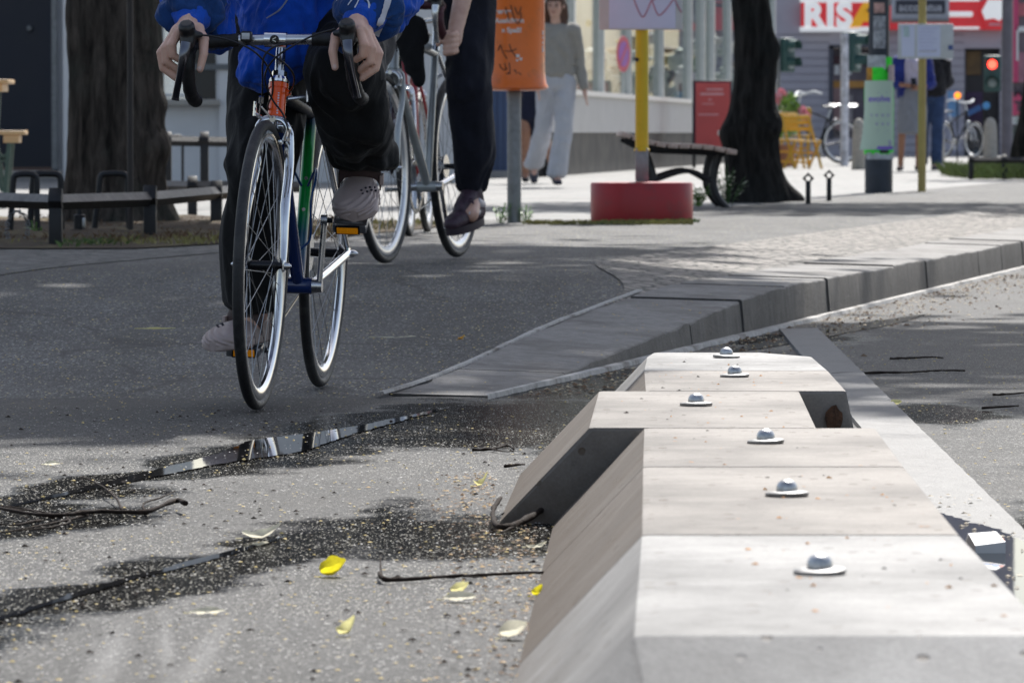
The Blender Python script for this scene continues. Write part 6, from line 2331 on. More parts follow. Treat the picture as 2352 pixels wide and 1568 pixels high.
g.build('stem', M_alloy, bike2, smooth=40)
bar2, E2 = dropbar(bike2, V(.888, 0, .93), .205, R(0), M_maroon, M_alloy, tape_from=.095)
hood_lever(bike2, E2, -1, .205, .0, M_alloy)
hood_lever(bike2, E2, 1, .205, -.004, M_alloy)
cable([b2(945, 20, .99), b2(950, -12, 1.0), b2(930, -20, .99), b2(905, 30, .93), b2(912, 120, .90)], bike2)
cable([b2(1010, 30, 1.0), b2(990, 0, 1.01), b2(955, 0, 1.0), b2(930, 60, .95)], bike2)
g = MB()
g.tube(spline([b2(985, 108, .50), b2(950, 109, .68), b2(935, 112, .80)], 4), .0145, 10)
g.build('frame_pump', M_silver, bike2)
# kickstand shaped stay and wing of the front brake in light blue are part of the parked bike behind

# ---------------- parked red bicycle behind the silver one
P3 = dict(wb=1.0, rad=.34, tw=.032, rim=M_alloy, rimd=.024, ht=V(.79, 0, .84), hb=V(.835, 0, .70), st=V(.26, 0, .78), m_head=M_redf, m_top=M_redf, m_down=M_redf, m_seat=M_redf, m_stay=M_redf, m_fork=M_alloy,
          crank=R(70), toe=(0, 0), reflect=False, post=.14)
B3 = gp(974, 545, PZ)
bike3, bb3, _h = base_bike('parked red framed bicycle half hidden behind the silver bicycle', (B3.x, B3.y + 1.0, PZ + .005), R(-90 - 4), R(3), P3)
g = MB()
g.tube([V(.785, 0, .85), V(.765, 0, .98)], .012, 12)
g.tube(spline([V(.70, -.26, .99), V(.77, -.2, 1.0), V(.80, 0, .985), V(.77, .2, 1.0), V(.70, .26, .99)], 5), .012, 10)
g.build('handlebar', M_alloy, bike3, smooth=50)

# ---------------- far bicycles beyond the crossing
s_ = (377 - HY) / (CH - PZ)
P4 = dict(wb=1.04, rad=.35, tw=.036, rim=M_wwall, rimd=.03, ht=V(.77, 0, .92), hb=V(.83, 0, .72), st=V(.25, 0, .72), m_head=M_hub, m_top=M_hub, m_down=M_hub, m_seat=M_hub, m_stay=M_hub, m_fork=M_alloy, crank=R(40), toe=(0, 0), reflect=False, post=.16)
bike4, bb4, _h = base_bike('dark city bicycle with a pale swept handlebar parked beside the yellow chairs', ((1934 - CX) / s_, F / s_ + .1, PZ + .004), R(180 + 24), 0, P4)
g = MB()
g.tube([V(.76, 0, .93), V(.735, 0, 1.06)], .014, 12)
g.tube(spline([V(.50, -.27, 1.10), V(.64, -.25, 1.13), V(.76, -.1, 1.08), V(.76, .1, 1.08), V(.64, .25, 1.13), V(.50, .27, 1.10)], 5), .018, 10)
g.build('handlebar', M_white, bike4, smooth=50)
g = MB()
for z in (.90, .93):
    g.tube([V(.18, -.06, z), V(-.24, -.06, z)], .008, 8)
    g.tube([V(.18, .06, z), V(-.24, .06, z)], .008, 8)
g.build('carrier', M_alloy, bike4)
bike5 = copy_tree(bike4)
bike5.location = ((2172 - CX) / 118, F / 118 + .5, PZ + .004)
bike5.rotation_euler = (0, 0, R(-60))
bike5['label'] = 'dark bicycle parked behind the middle granite bollard near the doorway'
# ================================================================== people
def skin(name, col):
    m, t, p = nt(name)
    o = objc(t)
    c = ramp(t, tnoise(t, o, 25, 5), [(0.3, (col[0] * .86, col[1] * .76, col[2] * .72)), (0.7, (min(1, col[0] * 1.1), col[1] * 1.08, col[2] * 1.06))])
    t.links.new(c, p.inputs['Base Color'])
    p.inputs['Roughness'].default_value = .5
    p.inputs['Subsurface Weight'].default_value = .12
    p.inputs['Subsurface Radius'].default_value = (.012, .005, .003)
    bump(t, p, tnoise(t, o, 260, 3), .12, .002)
    return m
M_skin = skin('pale skin', (.72, .48, .385))
M_skin2 = skin('light skin', (.60, .39, .31))
M_skin3 = skin('tanned skin', (.36, .19, .12))
def cloth(name, col, var=.2, weave=900, rough=.85, sheen=.15, wr=.5, wash=None):
    m, t, p = nt(name)
    o = objc(t)
    f = tnoise(t, o, 9, 6, .65)
    c = ramp(t, f, [(.3, tuple(x * (1 - var) for x in col)), (.7, tuple(x * (1 + var) for x in col))])
    if wash:
        k = ramp(t, tnoise(t, mapping(t, o, scale=(1, 1, .5)), 16, 6, .7), [(.5, 0.0), (.72, 1.0)])
        c = mixc(t, mth(t, 'MULTIPLY', k, .6), c, wash)
    t.links.new(c, p.inputs['Base Color'])
    p.inputs['Roughness'].default_value = rough
    p.inputs['Specular IOR Level'].default_value = .25
    p.inputs['Sheen Weight'].default_value = sheen
    n0 = bump(t, p, tnoise(t, o, weave, 2), .15, .001)
    bump(t, p, tnoise(t, mapping(t, o, scale=(1, 1, .45)), 14, 4, .6, 1.2), wr, .012, n0)
    return m
M_jblue = cloth('royal blue sweatshirt', (.008, .085, .52), .3, wr=1.0)
M_jnavy = cloth('navy sleeve panel', (.012, .055, .20), .3, wr=1.0)
M_jstripe = cloth('white sleeve stripe', (.62, .64, .72), .06, wr=.2)
M_bpants = cloth('black trousers', (.0065, .0068, .0075), .5, sheen=.05, wash=(.017, .017, .019))
M_npants = cloth('dark navy trousers', (.010, .011, .019), .4, sheen=.05, wash=(.020, .021, .032))
M_denimlit = cloth('sunlit washed denim', (.028, .027, .028), .4, wash=(.075, .072, .072))

def folds(amp, seed, f=9.0, dirz=.5):
    def d(co, n):
        q = V(co.x * f, co.y * f, co.z * f * dirz) + V(seed, seed * 2, 0)
        a = noise.noise(q + V(noise.noise(q * .7), 0, noise.noise(q * .9 + V(5, 0, 0))) * 1.3)
        r = 1 - abs(a) * 2.2
        b = noise.noise(q * 2.3 + V(3, 1, 7))
        return amp * (r * .9 + b * .5 - .35)
    return d

# ---------------------------------------------------------------- rider 1, in the frame of bicycle 1
def make_hand(g, y0, s_, wrist, up=0.0, dx=0.0):
    """hand closed over a brake hood; s_ = +1 on the rider's left. fingers lie on the outer side, thumb on the inner"""
    Y = lambda o: y0 + s_ * o
    w = V(*wrist)
    T = lambda x, o, z: V(x + dx, Y(o), z + up)
    palm_c = T(.932, .016, .890)
    g.chain([w, palm_c, T(.958, .030, .882)], [.027, (.027, .024, .023), (.020, .016, .019)])
    g.cap(T(.925, .034, .880), (.022, .018, .02), T(.952, .036, .876), (.017, .014, .018))
    g.cap(palm_c, .021, T(.930, -.014, .890), .017)
    for k, (a, b, c, e, r) in enumerate((
            (T(.970, .026, .880), T(.984, .037, .852), T(.980, .034, .826), T(.964, .012, .812), .0102),
            (T(.955, .038, .876), T(.970, .055, .844), T(.969, .052, .812), T(.955, .024, .792), .0104),
            (T(.936, .046, .870), T(.950, .069, .832), T(.952, .063, .796), T(.948, .030, .772), .0100),
            (T(.918, .045, .862), T(.930, .062, .826), T(.940, .042, .796), T(.948, .002, .782), .0088))):
        g.chain([a, b, c, e], [r * 1.10, r * 1.10, r * .96, r * .82])
        g.cap(b, r * 1.17)
        g.cap(a, r * 1.22)
    t_ = [T(.928, -.012, .886), T(.955, -.033, .868), T(.973, -.037, .832), T(.976, -.030, .796)]
    g.chain(t_, [.0155, .0125, .0112, .0088])
    g.cap(t_[1], .0138)
    return t_

def face(g, c, r, fwd, up=V(0, 0, 1), s=1.0):
    """head as ellipsoids with nose, chin, brow and ears"""
    f = fwd.normalized()
    sd_ = up.cross(f).normalized()
    g.cap(c + up * .025 * s - f * .01 * s, (.078 * s, .078 * s, .088 * s), c - up * .055 * s + f * .022 * s, (.052 * s, .052 * s, .055 * s), 3)
    g.cap(c - up * .088 * s + f * .050 * s, .022 * s)
    g.cap(c + f * .078 * s + up * .012 * s, .008 * s, c + f * .100 * s - up * .022 * s, .0125 * s)
    for q in (-1, 1):
        g.cap(c + sd_ * q * .077 * s - up * .005 * s, (.012 * s, .012 * s, .028 * s))
        g.cap(c + f * .070 * s + sd_ * q * .030 * s + up * .028 * s, .011 * s)
        g.cap(c + f * .062 * s + sd_ * q * .036 * s - up * .022 * s, .018 * s)
    return f, sd_
M_eye = mat('dark eye', (.03, .02, .015), .2)
M_lip = mat('lips', (.36, .13, .11), .5)
def face_bits(root, c, fwd, up=V(0, 0, 1), s=1.0):
    f = fwd.normalized()
    sd_ = up.cross(f).normalized()
    for q in (-1, 1):
        g = MB()
        g.cap(c + f * .080 * s + sd_ * q * .031 * s + up * .008 * s, (.012 * s, .012 * s, .007 * s))
        g.build('eye', M_eye, root, smooth=180)
        g = MB()
        g.cap(c + f * .083 * s + sd_ * q * .020 * s + up * .026 * s, .0035 * s, c + f * .077 * s + sd_ * q * .043 * s + up * .027 * s, .0028 * s)
        g.build('eyebrow', M_eye, root, smooth=180)
    g = MB()
    g.cap(c + f * .078 * s + sd_ * -.018 * s - up * .052 * s, .0045 * s, c + f * .083 * s - up * .052 * s, .0065 * s)
    g.cap(c + f * .083 * s - up * .052 * s, .0065 * s, c + f * .078 * s + sd_ * .018 * s - up * .052 * s, .0045 * s)
    g.build('mouth', M_lip, root, smooth=180)

hipL, hipR = V(.25, .095, .945), V(.25, -.095, .945)
kneeL, kneeR = V(.655, .135, .790), V(.500, -.088, .560)
ankL, ankR = V(.345, .140, .560), V(.385, -.112, .200)
shL, shR = V(.60, .185, 1.36), V(.60, -.185, 1.36)
elL, elR = V(.680, .250, 1.015), V(.670, -.225, 1.005)
wrL, wrR = V(.900, .200, .915), V(.900, -.200, .903)
hd = V(.73, 0, 1.585)
g = MB()
g.chain([V(.24, 0, .98), V(.40, 0, 1.16), V(.56, 0, 1.33)], [(.10, .13, .10), (.09, .12, .11), (.08, .14, .09)])
g.chain([V(.60, 0, 1.40), V(.66, 0, 1.50)], [.055, .05])
for s_, sh_, el_, wr_ in ((1, shL, elL, wrL), (-1, shR, elR, wrR)):
    g.chain([V(.56, 0, 1.34), sh_, el_, wr_], [.08, .05, .037, .026])
for hip, kn, an in ((hipL, kneeL, ankL), (hipR, kneeR, ankR)):
    g.chain([V(.25, 0, .97), hip, kn, an], [.10, .075, .048, .036])
g.cap(ankL, .036, ankL + V(.05, .0, -.075), .022)
g.cap(ankR, .034, ankR + V(.05, -.01, -.07), .022)
face(g, hd, .1, V(1, 0, -.1))
thL = make_hand(g, .190, 1, wrL, .012)
thR = make_hand(g, -.190, -1, wrR, -.002)
rider1 = fuse(g, 'person', M_skin, None, .0030, 2)
rider1.matrix_world = MW1
tag(rider1, 'person in a royal blue sweatshirt and black trousers riding the orange and green bicycle', 'person')
face_bits(rider1, hd, V(1, 0, -.1))
g = MB()
g.cap(hd + V(-.03, 0, .045), (.092, .090, .085), hd + V(-.045, 0, -.04), (.070, .080, .06))
g.cap(hd + V(.03, 0, .085), (.055, .075, .035))
fuse(g, 'hair', mat('brown hair', (.07, .04, .025), .6, var=.4, scale=40, stretch=(6, 6, 1)), rider1, .006, 3, folds(.006, 2, 30, .2))
for th in (thL, thR):
    g = MB()
    d = (th[3] - th[2]).normalized()
    g.cap(th[3] + V(.0072, 0, .001), (.0025, .0055, .0075))
    g.build('thumbnail', mat('nail', (.66, .46, .40), .3), rider1, smooth=180)

# sweatshirt: body with hanging hem, wide sleeves gathered at the cuffs
g = MB()
g.chain([V(.26, 0, .98), V(.42, 0, 1.12), V(.57, 0, 1.32)], [(.15, .17, .10), (.15, .175, .13), (.11, .19, .10)])
g.cap(V(.40, -.012, .98), (.15, .165, .10), V(.50, -.035, .835), (.085, .098, .062))
g.cap(V(.50, -.050, .835), (.080, .098, .060), V(.525, -.072, .782), (.052, .070, .036))
g.cap(V(.60, 0, 1.36), (.09, .10, .07), V(.62, 0, 1.41), (.07, .075, .04))
for s_, sh_, el_, wr_ in ((1, shL, elL, wrL), (-1, shR, elR, wrR)):
    g.chain([V(.56, s_ * .06, 1.33), sh_, el_], [.10, .088, .082])
    a = el_.lerp(wr_, .50)
    g.chain([el_, a, el_.lerp(wr_, .80) + V(-.01, s_ * .006, .012)], [.088, (.082, .084, .074), (.066, .078, .058)])
    g.cap(el_.lerp(wr_, .55) + V(-.02, -s_ * .004, -.03), (.06, .075, .05), el_.lerp(wr_, .80) + V(-.035, s_ * .012, -.010), (.046, .066, .042))
    g.cap(el_.lerp(wr_, .1) + V(0, -s_ * .035, -.05), (.06, .055, .06), el_.lerp(wr_, .42) + V(-.02, -s_ * .055, -.10), (.05, .045, .03))
_fa, _fb = folds(.013, 3, 9, .8), folds(.006, 8, 26, .6)
def shirt_folds(co, n):
    s_ = 1 if co.y > 0 else -1
    d = _fa(co, n) + _fb(co, n)
    if abs(co.y) > .13 and co.x > .66:      # the sleeves gather in rolls above the cuffs
        el_, wr_ = (elL, wrL) if s_ > 0 else (elR, wrR)
        u = (co - el_).dot(wr_ - el_) / (wr_ - el_).length_squared
        d += .009 * math.sin(u * 19 + 3.0 * noise.noise(co * 9) + s_) * sstep(.2, .6, u)
    return d
sw = fuse(g, 'sweatshirt', [M_jblue, M_jnavy], rider1, .005, 2, shirt_folds)
# darker panel round the lower sleeves
for s_, el_, wr_ in ((1, elL, wrL), (-1, elR, wrR)):
    d = (wr_ - el_).normalized()
    for f in sw.data.polygons:
        c = f.center - el_
        if c.y * s_ > -.20 and f.center.y * s_ > .09 and f.center.x > .68:
            u = c.dot(d) / (wr_ - el_).length
            if .60 + .10 * noise.noise(f.center * 14) < u < 1.2:
                f.material_index = 1
for s_, el_, wr_ in ((1, elL, wrL), (-1, elR, wrR)):
    d = (wr_ - el_).normalized()
    g = MB()
    c0 = el_.lerp(wr_, .80)
    g.cap(c0, (.050, .056, .048), wr_ + d * -.005, (.031, .034, .030))
    fuse(g, 'cuff', M_jblue, sw, .005, 3, folds(.004, 6, 24, .5))
# white stripe and letter outlines on the left sleeve
from mathutils.bvhtree import BVHTree
def on_surface(o, MW, pts, width, name, m_, parent, lift=.0025):
    """ribbon laid on a garment, following its surface; pts are positions in the photo"""
    bvh = BVHTree.FromPolygons([v.co for v in o.data.vertices], [tuple(f.vertices) for f in o.data.polygons])
    Mi = MW.inverted()
    org = Mi @ V(0, 0, CH)
    P, N = [], []
    for x, y in pts:
        d = (Mi.to_3x3() @ V((x - CX) / F, 1, -(y - HY) / F)).normalized()
        h = bvh.ray_cast(org, d)
        if h[0] is not None:
            P.append(h[0])
            N.append(h[1])
    if len(P) < 2:
        return
    g = MB()
    rows = []
    for i, (p_, n_) in enumerate(zip(P, N)):
        d = (P[min(i + 1, len(P) - 1)] - P[max(i - 1, 0)]).normalized()
        s2 = d.cross(n_).normalized() * width / 2
        row = []
        for k in (-1, 0, 1):
            q = p_ + s2 * k
            h = bvh.find_nearest(q)
            row.append(g.bm.verts.new(h[0] + h[1] * lift))
        rows.append(row)
    for a, b in zip(rows, rows[1:]):
        for k in range(2):
            g.face((a[k], a[k + 1], b[k + 1], b[k]))
    return g.build(name, m_, parent, smooth=180)
def seg(pts, n=14):
    return [(q.x, q.y) for q in spline([V(a, b, 0) for a, b in pts], max(2, n // max(1, len(pts) - 1)))]
on_surface(sw, MW1, seg([(897, -40), (889, 10), (877, 48), (864, 82)], 24), .017, 'sleeve_stripe', M_jstripe, sw)
for pts in ([(812, -6), (806, 6), (801, 14)], [(826, -4), (820, 10), (815, 20)], [(838, -6), (848, 8), (846, 26), (838, 34)], [(830, 24), (838, 16), (844, 22), (838, 30), (832, 27)], [(779, -6), (776, 4)]):
    on_surface(sw, MW1, seg(pts, 10), .0032, 'sleeve_print', M_jstripe, sw)
on_surface(sw, MW1, seg([(748, 64), (746, 76), (746, 90)], 8), .022, 'cuff_label', M_jstripe, sw)
on_surface(sw, MW1, seg([(668, -10), (645, 22), (614, 44)], 12), .004, 'seam_piping', mat('grey piping', (.28, .30, .36), .7), sw)

# trousers: wide legs, left knee up, right leg down
g = MB()
g.cap(V(.21, 0, .99), (.13, .165, .10), V(.29, 0, .95), (.11, .16, .09))
g.chain([V(.24, .07, .95), hipL, kneeL], [.12, (.125, .100, .118), (.096, .094, .100)])
g.cap(V(.40, .180, .905), (.10, .055, .055), V(.54, .180, .845), (.07, .045, .05))
g.chain([kneeL, kneeL.lerp(ankL, .45) + V(.03, .006, 0), ankL + V(.05, .004, .055)], [.094, (.095, .088, .095), (.092, .086, .04)])
g.cap(ankL + V(.05, .0, .05), (.092, .080, .03), ankL + V(.05, .010, .012), (.085, .074, .012))
g.cap(ankL + V(.03, .05, .05), (.06, .045, .03), ankL + V(.03, .062, .014), (.05, .036, .012))
g.cap(kneeL + V(-.04, .050, -.06), (.06, .05, .05), kneeL + V(-.07, .055, -.13), (.06, .04, .045))
g.chain([V(.24, -.07, .95), hipR, kneeR], [.12, .115, (.10, .085, .10)])
g.chain([kneeR, kneeR.lerp(ankR, .5) + V(.0, -.012, 0), ankR + V(.020, -.006, .022)], [(.10, .080, .10), (.098, .078, .10), (.084, .062, .025)])
tr_ = fuse(g, 'trousers', [M_bpants, M_denimlit], rider1, .006, 3, folds(.012, 11, 9, .45))
for f in tr_.data.polygons:  # sunlight on the left thigh painted in as paler washed denim
    c = f.center
    if c.y > .13 and .28 < c.x < .68 and c.z > .78:
        f.material_index = 1

# clogs
M_clog = None
m, t, p = nt('taupe clog foam')
o = objc(t)
c = ramp(t, tnoise(t, o, 14, 5), [(.3, (.36, .285, .265)), (.7, (.44, .355, .335))])
t.links.new(c, p.inputs['Base Color'])
p.inputs['Roughness'].default_value = .5
M_clog = m
M_clogd = mat('brown clog strap', (.060, .036, .036), .5, var=.2)
def clog(an, toe_yaw, pitch, side, parent):
    """foot centre line from heel (x = -.09) to toe (x = .17), origin at the sole under the ankle"""
    rings = []
    N = 72
    secs = [(-.112, .012, .020, .022), (-.104, .029, .030, .030), (-.08, .036, .040, .036), (-.03, .038, .046, .042), (.02, .044, .050, .046), (.06, .051, .047, .046), (.10, .056, .043, .043), (.13, .055, .037, .037), (.155, .047, .029, .030), (.172, .031, .020, .022), (.180, .010, .012, .015)]
    S = spline([V(a, b, c_) for a, b, c_, d in secs], 5)
    dd = [secs[min(len(secs) - 1, i // 5)][3] for i in range(len(S))]
    for i, q in enumerate(S):
        ring = []
        for j in range(N):
            a = 2 * math.pi * j / N
            ca, sa = math.cos(a), math.sin(a)
            w_ = q.y * (abs(ca) ** .75) * (1 if ca >= 0 else -1)
            zt2 = q.z
            z = zt2 * (abs(sa) ** .8) if sa >= 0 else -.016 * (abs(sa) ** .4)
            rib = 0
            if False:
                rr_ = math.hypot(q.x - .02, w_ * 1.2) 
                rib = .0060 * math.sin(rr_ * 260) * sstep(.05, .10, rr_) * sstep(-.05, .25, sa) * sstep(1.0, .55, sa)
            sc_ = 1 + (rib / max(.01, q.y))
            ring.append(V(q.x, w_ * sc_ + (.006 * side * -1 if q.x > .08 else 0), z + .018 + rib * max(0, sa)))
        rings.append(ring)
    M = Matrix.Translation(an) @ Matrix.Rotation(toe_yaw, 4, 'Z') @ Matrix.Rotation(pitch, 4, 'Y')
    g = MB()
    g.loft(rings)
    g.bm.normal_update()
    for v in g.bm.verts:        # moulded ribs sweep round the toe box
        x, y, z = v.co
        k = sstep(.02, .07, x) * sstep(.008, .016, z) * sstep(.060, .046, z + .25 * y * -side)
        v.co = v.co + v.normal * (.0022 * k * math.sin(z * 620 - y * side * 260 + 20 * x))
    for v in g.bm.verts:
        v.co = M @ v.co
    o = g.build('clog', M_clog, parent, smooth=60)
    # wide dark strap lying over the instep
    g = MB()
    A = []
    for a in [R(x) for x in range(-12, 193, 12)]:
        ca, sa = math.cos(a), math.sin(a)
        y_ = .0475 * (abs(ca) ** .8) * (1 if ca > 0 else -1)
        z_ = .046 + .032 * max(-.25, sa)
        q = M @ V(.040 - .012 * abs(ca), y_, z_)
        up_ = (M.to_3x3() @ V(-.30, 0, 1)).normalized()
        nn = (M.to_3x3() @ V(.35, ca * .9, sa * .6)).normalized()
        A.append([q - up_ * .012 + nn * .002, q - up_ * .010 + nn * .006, q + up_ * .018 + nn * .007, q + up_ * .020 + nn * .002])
    g.loft(A)
    g.build('strap', M_clogd, o, smooth=50)
    g = MB()
    c_ = M @ V(.030, side * .054, .058)
    g.box(c_, (.022, .010, .026), M.to_3x3(), bev=.003)
    g.build('buckle', M_clog, o, smooth=40)
    g = MB()
    for r_ in range(2):
        for k in range(4):
            a = R(side * (22 + 15 * k))
            x = .112 + .014 * r_ - .012 * k
            y = side * (.008 + .010 * k + .004 * r_)
            zz_ = .018 + .041 * (1 - (abs(y) / .054) ** 2.6) ** .42 - max(0, x - .10) * .22 + .0015
            g.cap(M @ V(x, y, zz_ + .001), (.0042, .0034, .0030))
    g.build('vent_hole', M_inkk, o, smooth=180)
    return o
clog(V(.338, .136, .494), R(6), R(20), 1, rider1)
clog(V(.375, -.118, .122), R(-24), R(5), -1, rider1)

# ---------------------------------------------------------------- rider 2 on the silver bicycle
hipL2, hipR2 = V(.25, .135, 1.10), V(.25, -.10, 1.08)
kneeL2 = V(.43, .172, .635)
ankL2 = V(.335, .150, .225)
kneeR2 = V(.64, -.135, .865)
ankR2 = V(.42, -.13, .55)
shL2, shR2 = V(.50, .20, 1.52), V(.50, -.20, 1.52)
elL2, elR2 = V(.74, .275, 1.12), V(.76, -.29, 1.22)
wrL2, wrR2 = V(.885, .245, .850), V(.92, -.22, .98)
hd2 = V(.60, 0, 1.75)
g = MB()
g.chain([V(.25, 0, 1.12), V(.38, 0, 1.32), V(.50, 0, 1.50)], [(.10, .13, .10), (.09, .12, .11), (.08, .14, .09)])
g.chain([V(.51, 0, 1.57), V(.56, 0, 1.66)], [.055, .05])
g.chain([V(.50, 0, 1.51), shL2, elL2, wrL2], [.08, .052, .043, .030])
g.chain([V(.50, 0, 1.51), shR2, elR2, wrR2], [.08, .050, .040, .028])
for hip, kn, an in ((hipL2, kneeL2, ankL2), (hipR2, kneeR2, ankR2)):
    g.chain([V(.25, 0, 1.1), hip, kn, an], [.10, .075, .048, .036])
g.cap(ankL2, .036, ankL2 + V(.10, .02, -.06), .03)
g.cap(ankR2, .036, ankR2 + V(.12, -.0, -.06), .03)
face(g, hd2, .1, V(1, 0, -.1))
# left fist closed round the drop of the bar, knuckles forward
pc = V(.915, .232, .790)
g.chain([wrL2, pc + V(-.005, .012, .012)], [.029, (.030, .028, .030)])
g.cap(pc, (.026, .030, .032))
for k in range(4):
    z = .030 - .020 * k
    a = pc + V(.018, .022, z)
    g.chain([a, a + V(.022, -.008, -.004), a + V(.020, -.034, -.008), a + V(-.002, -.040, -.008)], [.0125, .0120, .0112, .010])
g.chain([pc + V(.0, -.004, .034), pc + V(.024, -.030, .030), pc + V(.034, -.040, -.004)], [.0150, .0125, .0105])
pr_ = V(.96, -.215, .965)
g.chain([wrR2, pr_], [.028, .026])
for k in range(4):
    a = pr_ + V(.01 - .014 * k, -.022, -.004)
    g.chain([a, a + V(.014, -.008, -.03), a + V(.012, .008, -.05)], [.011, .011, .0095])
g.chain([pr_ + V(-.01, .012, 0), pr_ + V(.02, .03, -.02), pr_ + V(.02, .03, -.045)], [.014, .012, .010])
rider2 = fuse(g, 'person', M_skin2, None, .0048, 3)
rider2.matrix_world = MW2
tag(rider2, 'person in dark navy trousers and purple trainers riding the silver bicycle behind', 'person')
face_bits(rider2, hd2, V(1, 0, -.1))
g = MB()
g.cap(hd2 + V(-.03, 0, .045), (.092, .090, .085), hd2 + V(-.045, 0, -.04), (.070, .080, .06))
fuse(g, 'hair', mat('dark brown hair', (.04, .025, .018), .6, var=.4, scale=40), rider2, .007, 3)
M_tee = cloth('black t-shirt', (.010, .010, .012), .4)
g = MB()
g.chain([V(.25, 0, 1.12), V(.38, 0, 1.30), V(.49, 0, 1.50)], [(.14, .17, .10), (.14, .175, .13), (.11, .19, .10)])
for s_, sh_, el_ in ((1, shL2, elL2), (-1, shR2, elR2)):
    g.chain([V(.49, s_ * .06, 1.50), sh_, sh_.lerp(el_, .55)], [.10, .08, .072])
fuse(g, 't_shirt', M_tee, rider2, .008, 3, folds(.008, 5, 9))
g = MB()
g.cap(V(.22, 0, 1.13), (.13, .165, .10), V(.29, 0, 1.10), (.11, .16, .09))
g.chain([V(.25, .08, 1.10), hipL2, kneeL2], [.12, .118, (.092, .083, .095)])
g.chain([kneeL2, kneeL2.lerp(ankL2, .55) + V(-.012, .012, 0), ankL2 + V(.0, .0, .045)], [.086, (.085, .080, .09), (.060, .056, .030)])
g.chain([V(.25, -.08, 1.08), hipR2, kneeR2], [.12, .112, .092])
g.chain([kneeR2, ankR2 + V(.01, 0, .05)], [.090, .06])
fuse(g, 'trousers', M_npants, rider2, .007, 3, folds(.010, 17, 9, .5))
M_trainer = mat('dark purple trainer', (.048, .026, .040), .55, var=.5, scale=40, bmp=.3)
M_trw = mat('silver trainer panel', (.50, .46, .48), .4, var=.2)
M_sole = mat('dark sole', (.03, .018, .025), .7)
def trainer(an, yaw, pitch, parent):
    M = Matrix.Translation(an) @ Matrix.Rotation(yaw, 4, 'Z') @ Matrix.Rotation(pitch, 4, 'Y')
    g = MB()
    T = lambda x, y, z: M @ V(x, y, z)
    g.chain([T(-.04, 0, .035), T(.06, 0, .04), T(.13, 0, .032), T(.17, 0, .026)], [.038, (.042, .042, .036), (.042, .044, .03), (.026, .032, .024)])
    g.chain([T(-.035, 0, .045), T(-.02, 0, .11)], [.04, .043])
    g.chain([T(.0, 0, .10), T(.07, 0, .065)], [.038, .036])
    o = fuse(g, 'trainer', M_trainer, parent, .005, 3)
    g = MB()
    pts = []
    for k in range(24):
        a = 2 * math.pi * k / 24
        pts.append((.058 + .132 * math.cos(a), .050 * math.sin(a) * (1 + .12 * math.cos(a))))
    g.prism(pts, -.014, .014, M)
    g.build('sole', M_sole, o, smooth=30)
    g = MB()
    for s_ in (-1, 1):
        for k in range(5):
            g.cap(T(.045 + .015 * k, s_ * .012, .092 - .013 * k), .004, T(.050 + .015 * k, -s_ * .022, .086 - .013 * k), .004)
    g.chain([T(.045, .01, .10), T(.075, .05, .085), T(.06, .04, .10), T(.045, .01, .10)], [.003] * 4)
    g.build('lace', mat('purple lace', (.06, .035, .055), .7), o, smooth=180)
    g = MB()
    g.cap(T(.085, .040, .050), (.022, .008, .014), T(.02, .040, .042), (.014, .008, .012))
    g.cap(T(.0, .036, .075), (.014, .010, .018), T(-.04, .034, .06), (.012, .008, .014))
    g.build('side_panel', M_trw, o, smooth=180)
    g = MB()
    g.lathe([(.038, .12), (.036, .19)], Matrix.Translation(M @ V(-.02, 0, 0) - V(0, 0, 0)) if False else M @ Matrix.Translation((-.02, 0, 0)), 16)
    g.build('sock', mat('grey sock', (.16, .16, .17), .8), o, smooth=50)
    return o
trainer(V(.345, .152, .135), R(-12), R(10), rider2)
trainer(V(.425, -.13, .47), R(0), R(6), rider2)
# dark cloth bag hanging from the handlebar
g = MB()
A = b2(935, -60, .93)
bag_pts = [(b2(905, -70, .935), .05), (b2(925, 40, .940), .052), (b2(945, 112, .945), .050), (b2(948, 150, .945), .040)]
for (a, r0_), (b_, r1_) in zip(bag_pts, bag_pts[1:]):
    g.cap(a, (.022, r0_, r0_), b_, (.022, r1_, r1_))
g.cap(b2(955, 150, .940), (.02, .030, .03), b2(963, 185, .940), (.018, .022, .024))
g.cap(b2(960, 60, .93), (.02, .035, .035), b2(975, 90, .93), (.012, .02, .02))
bag = fuse(g, 'cloth_bag', cloth('black cloth', (.006, .006, .007), .4, sheen=.05), None, .006, 3, folds(.006, 9, 12))
bag.matrix_world = MW2
tag(bag, 'limp black cloth bag hanging from the handlebar of the silver bicycle', 'bag')

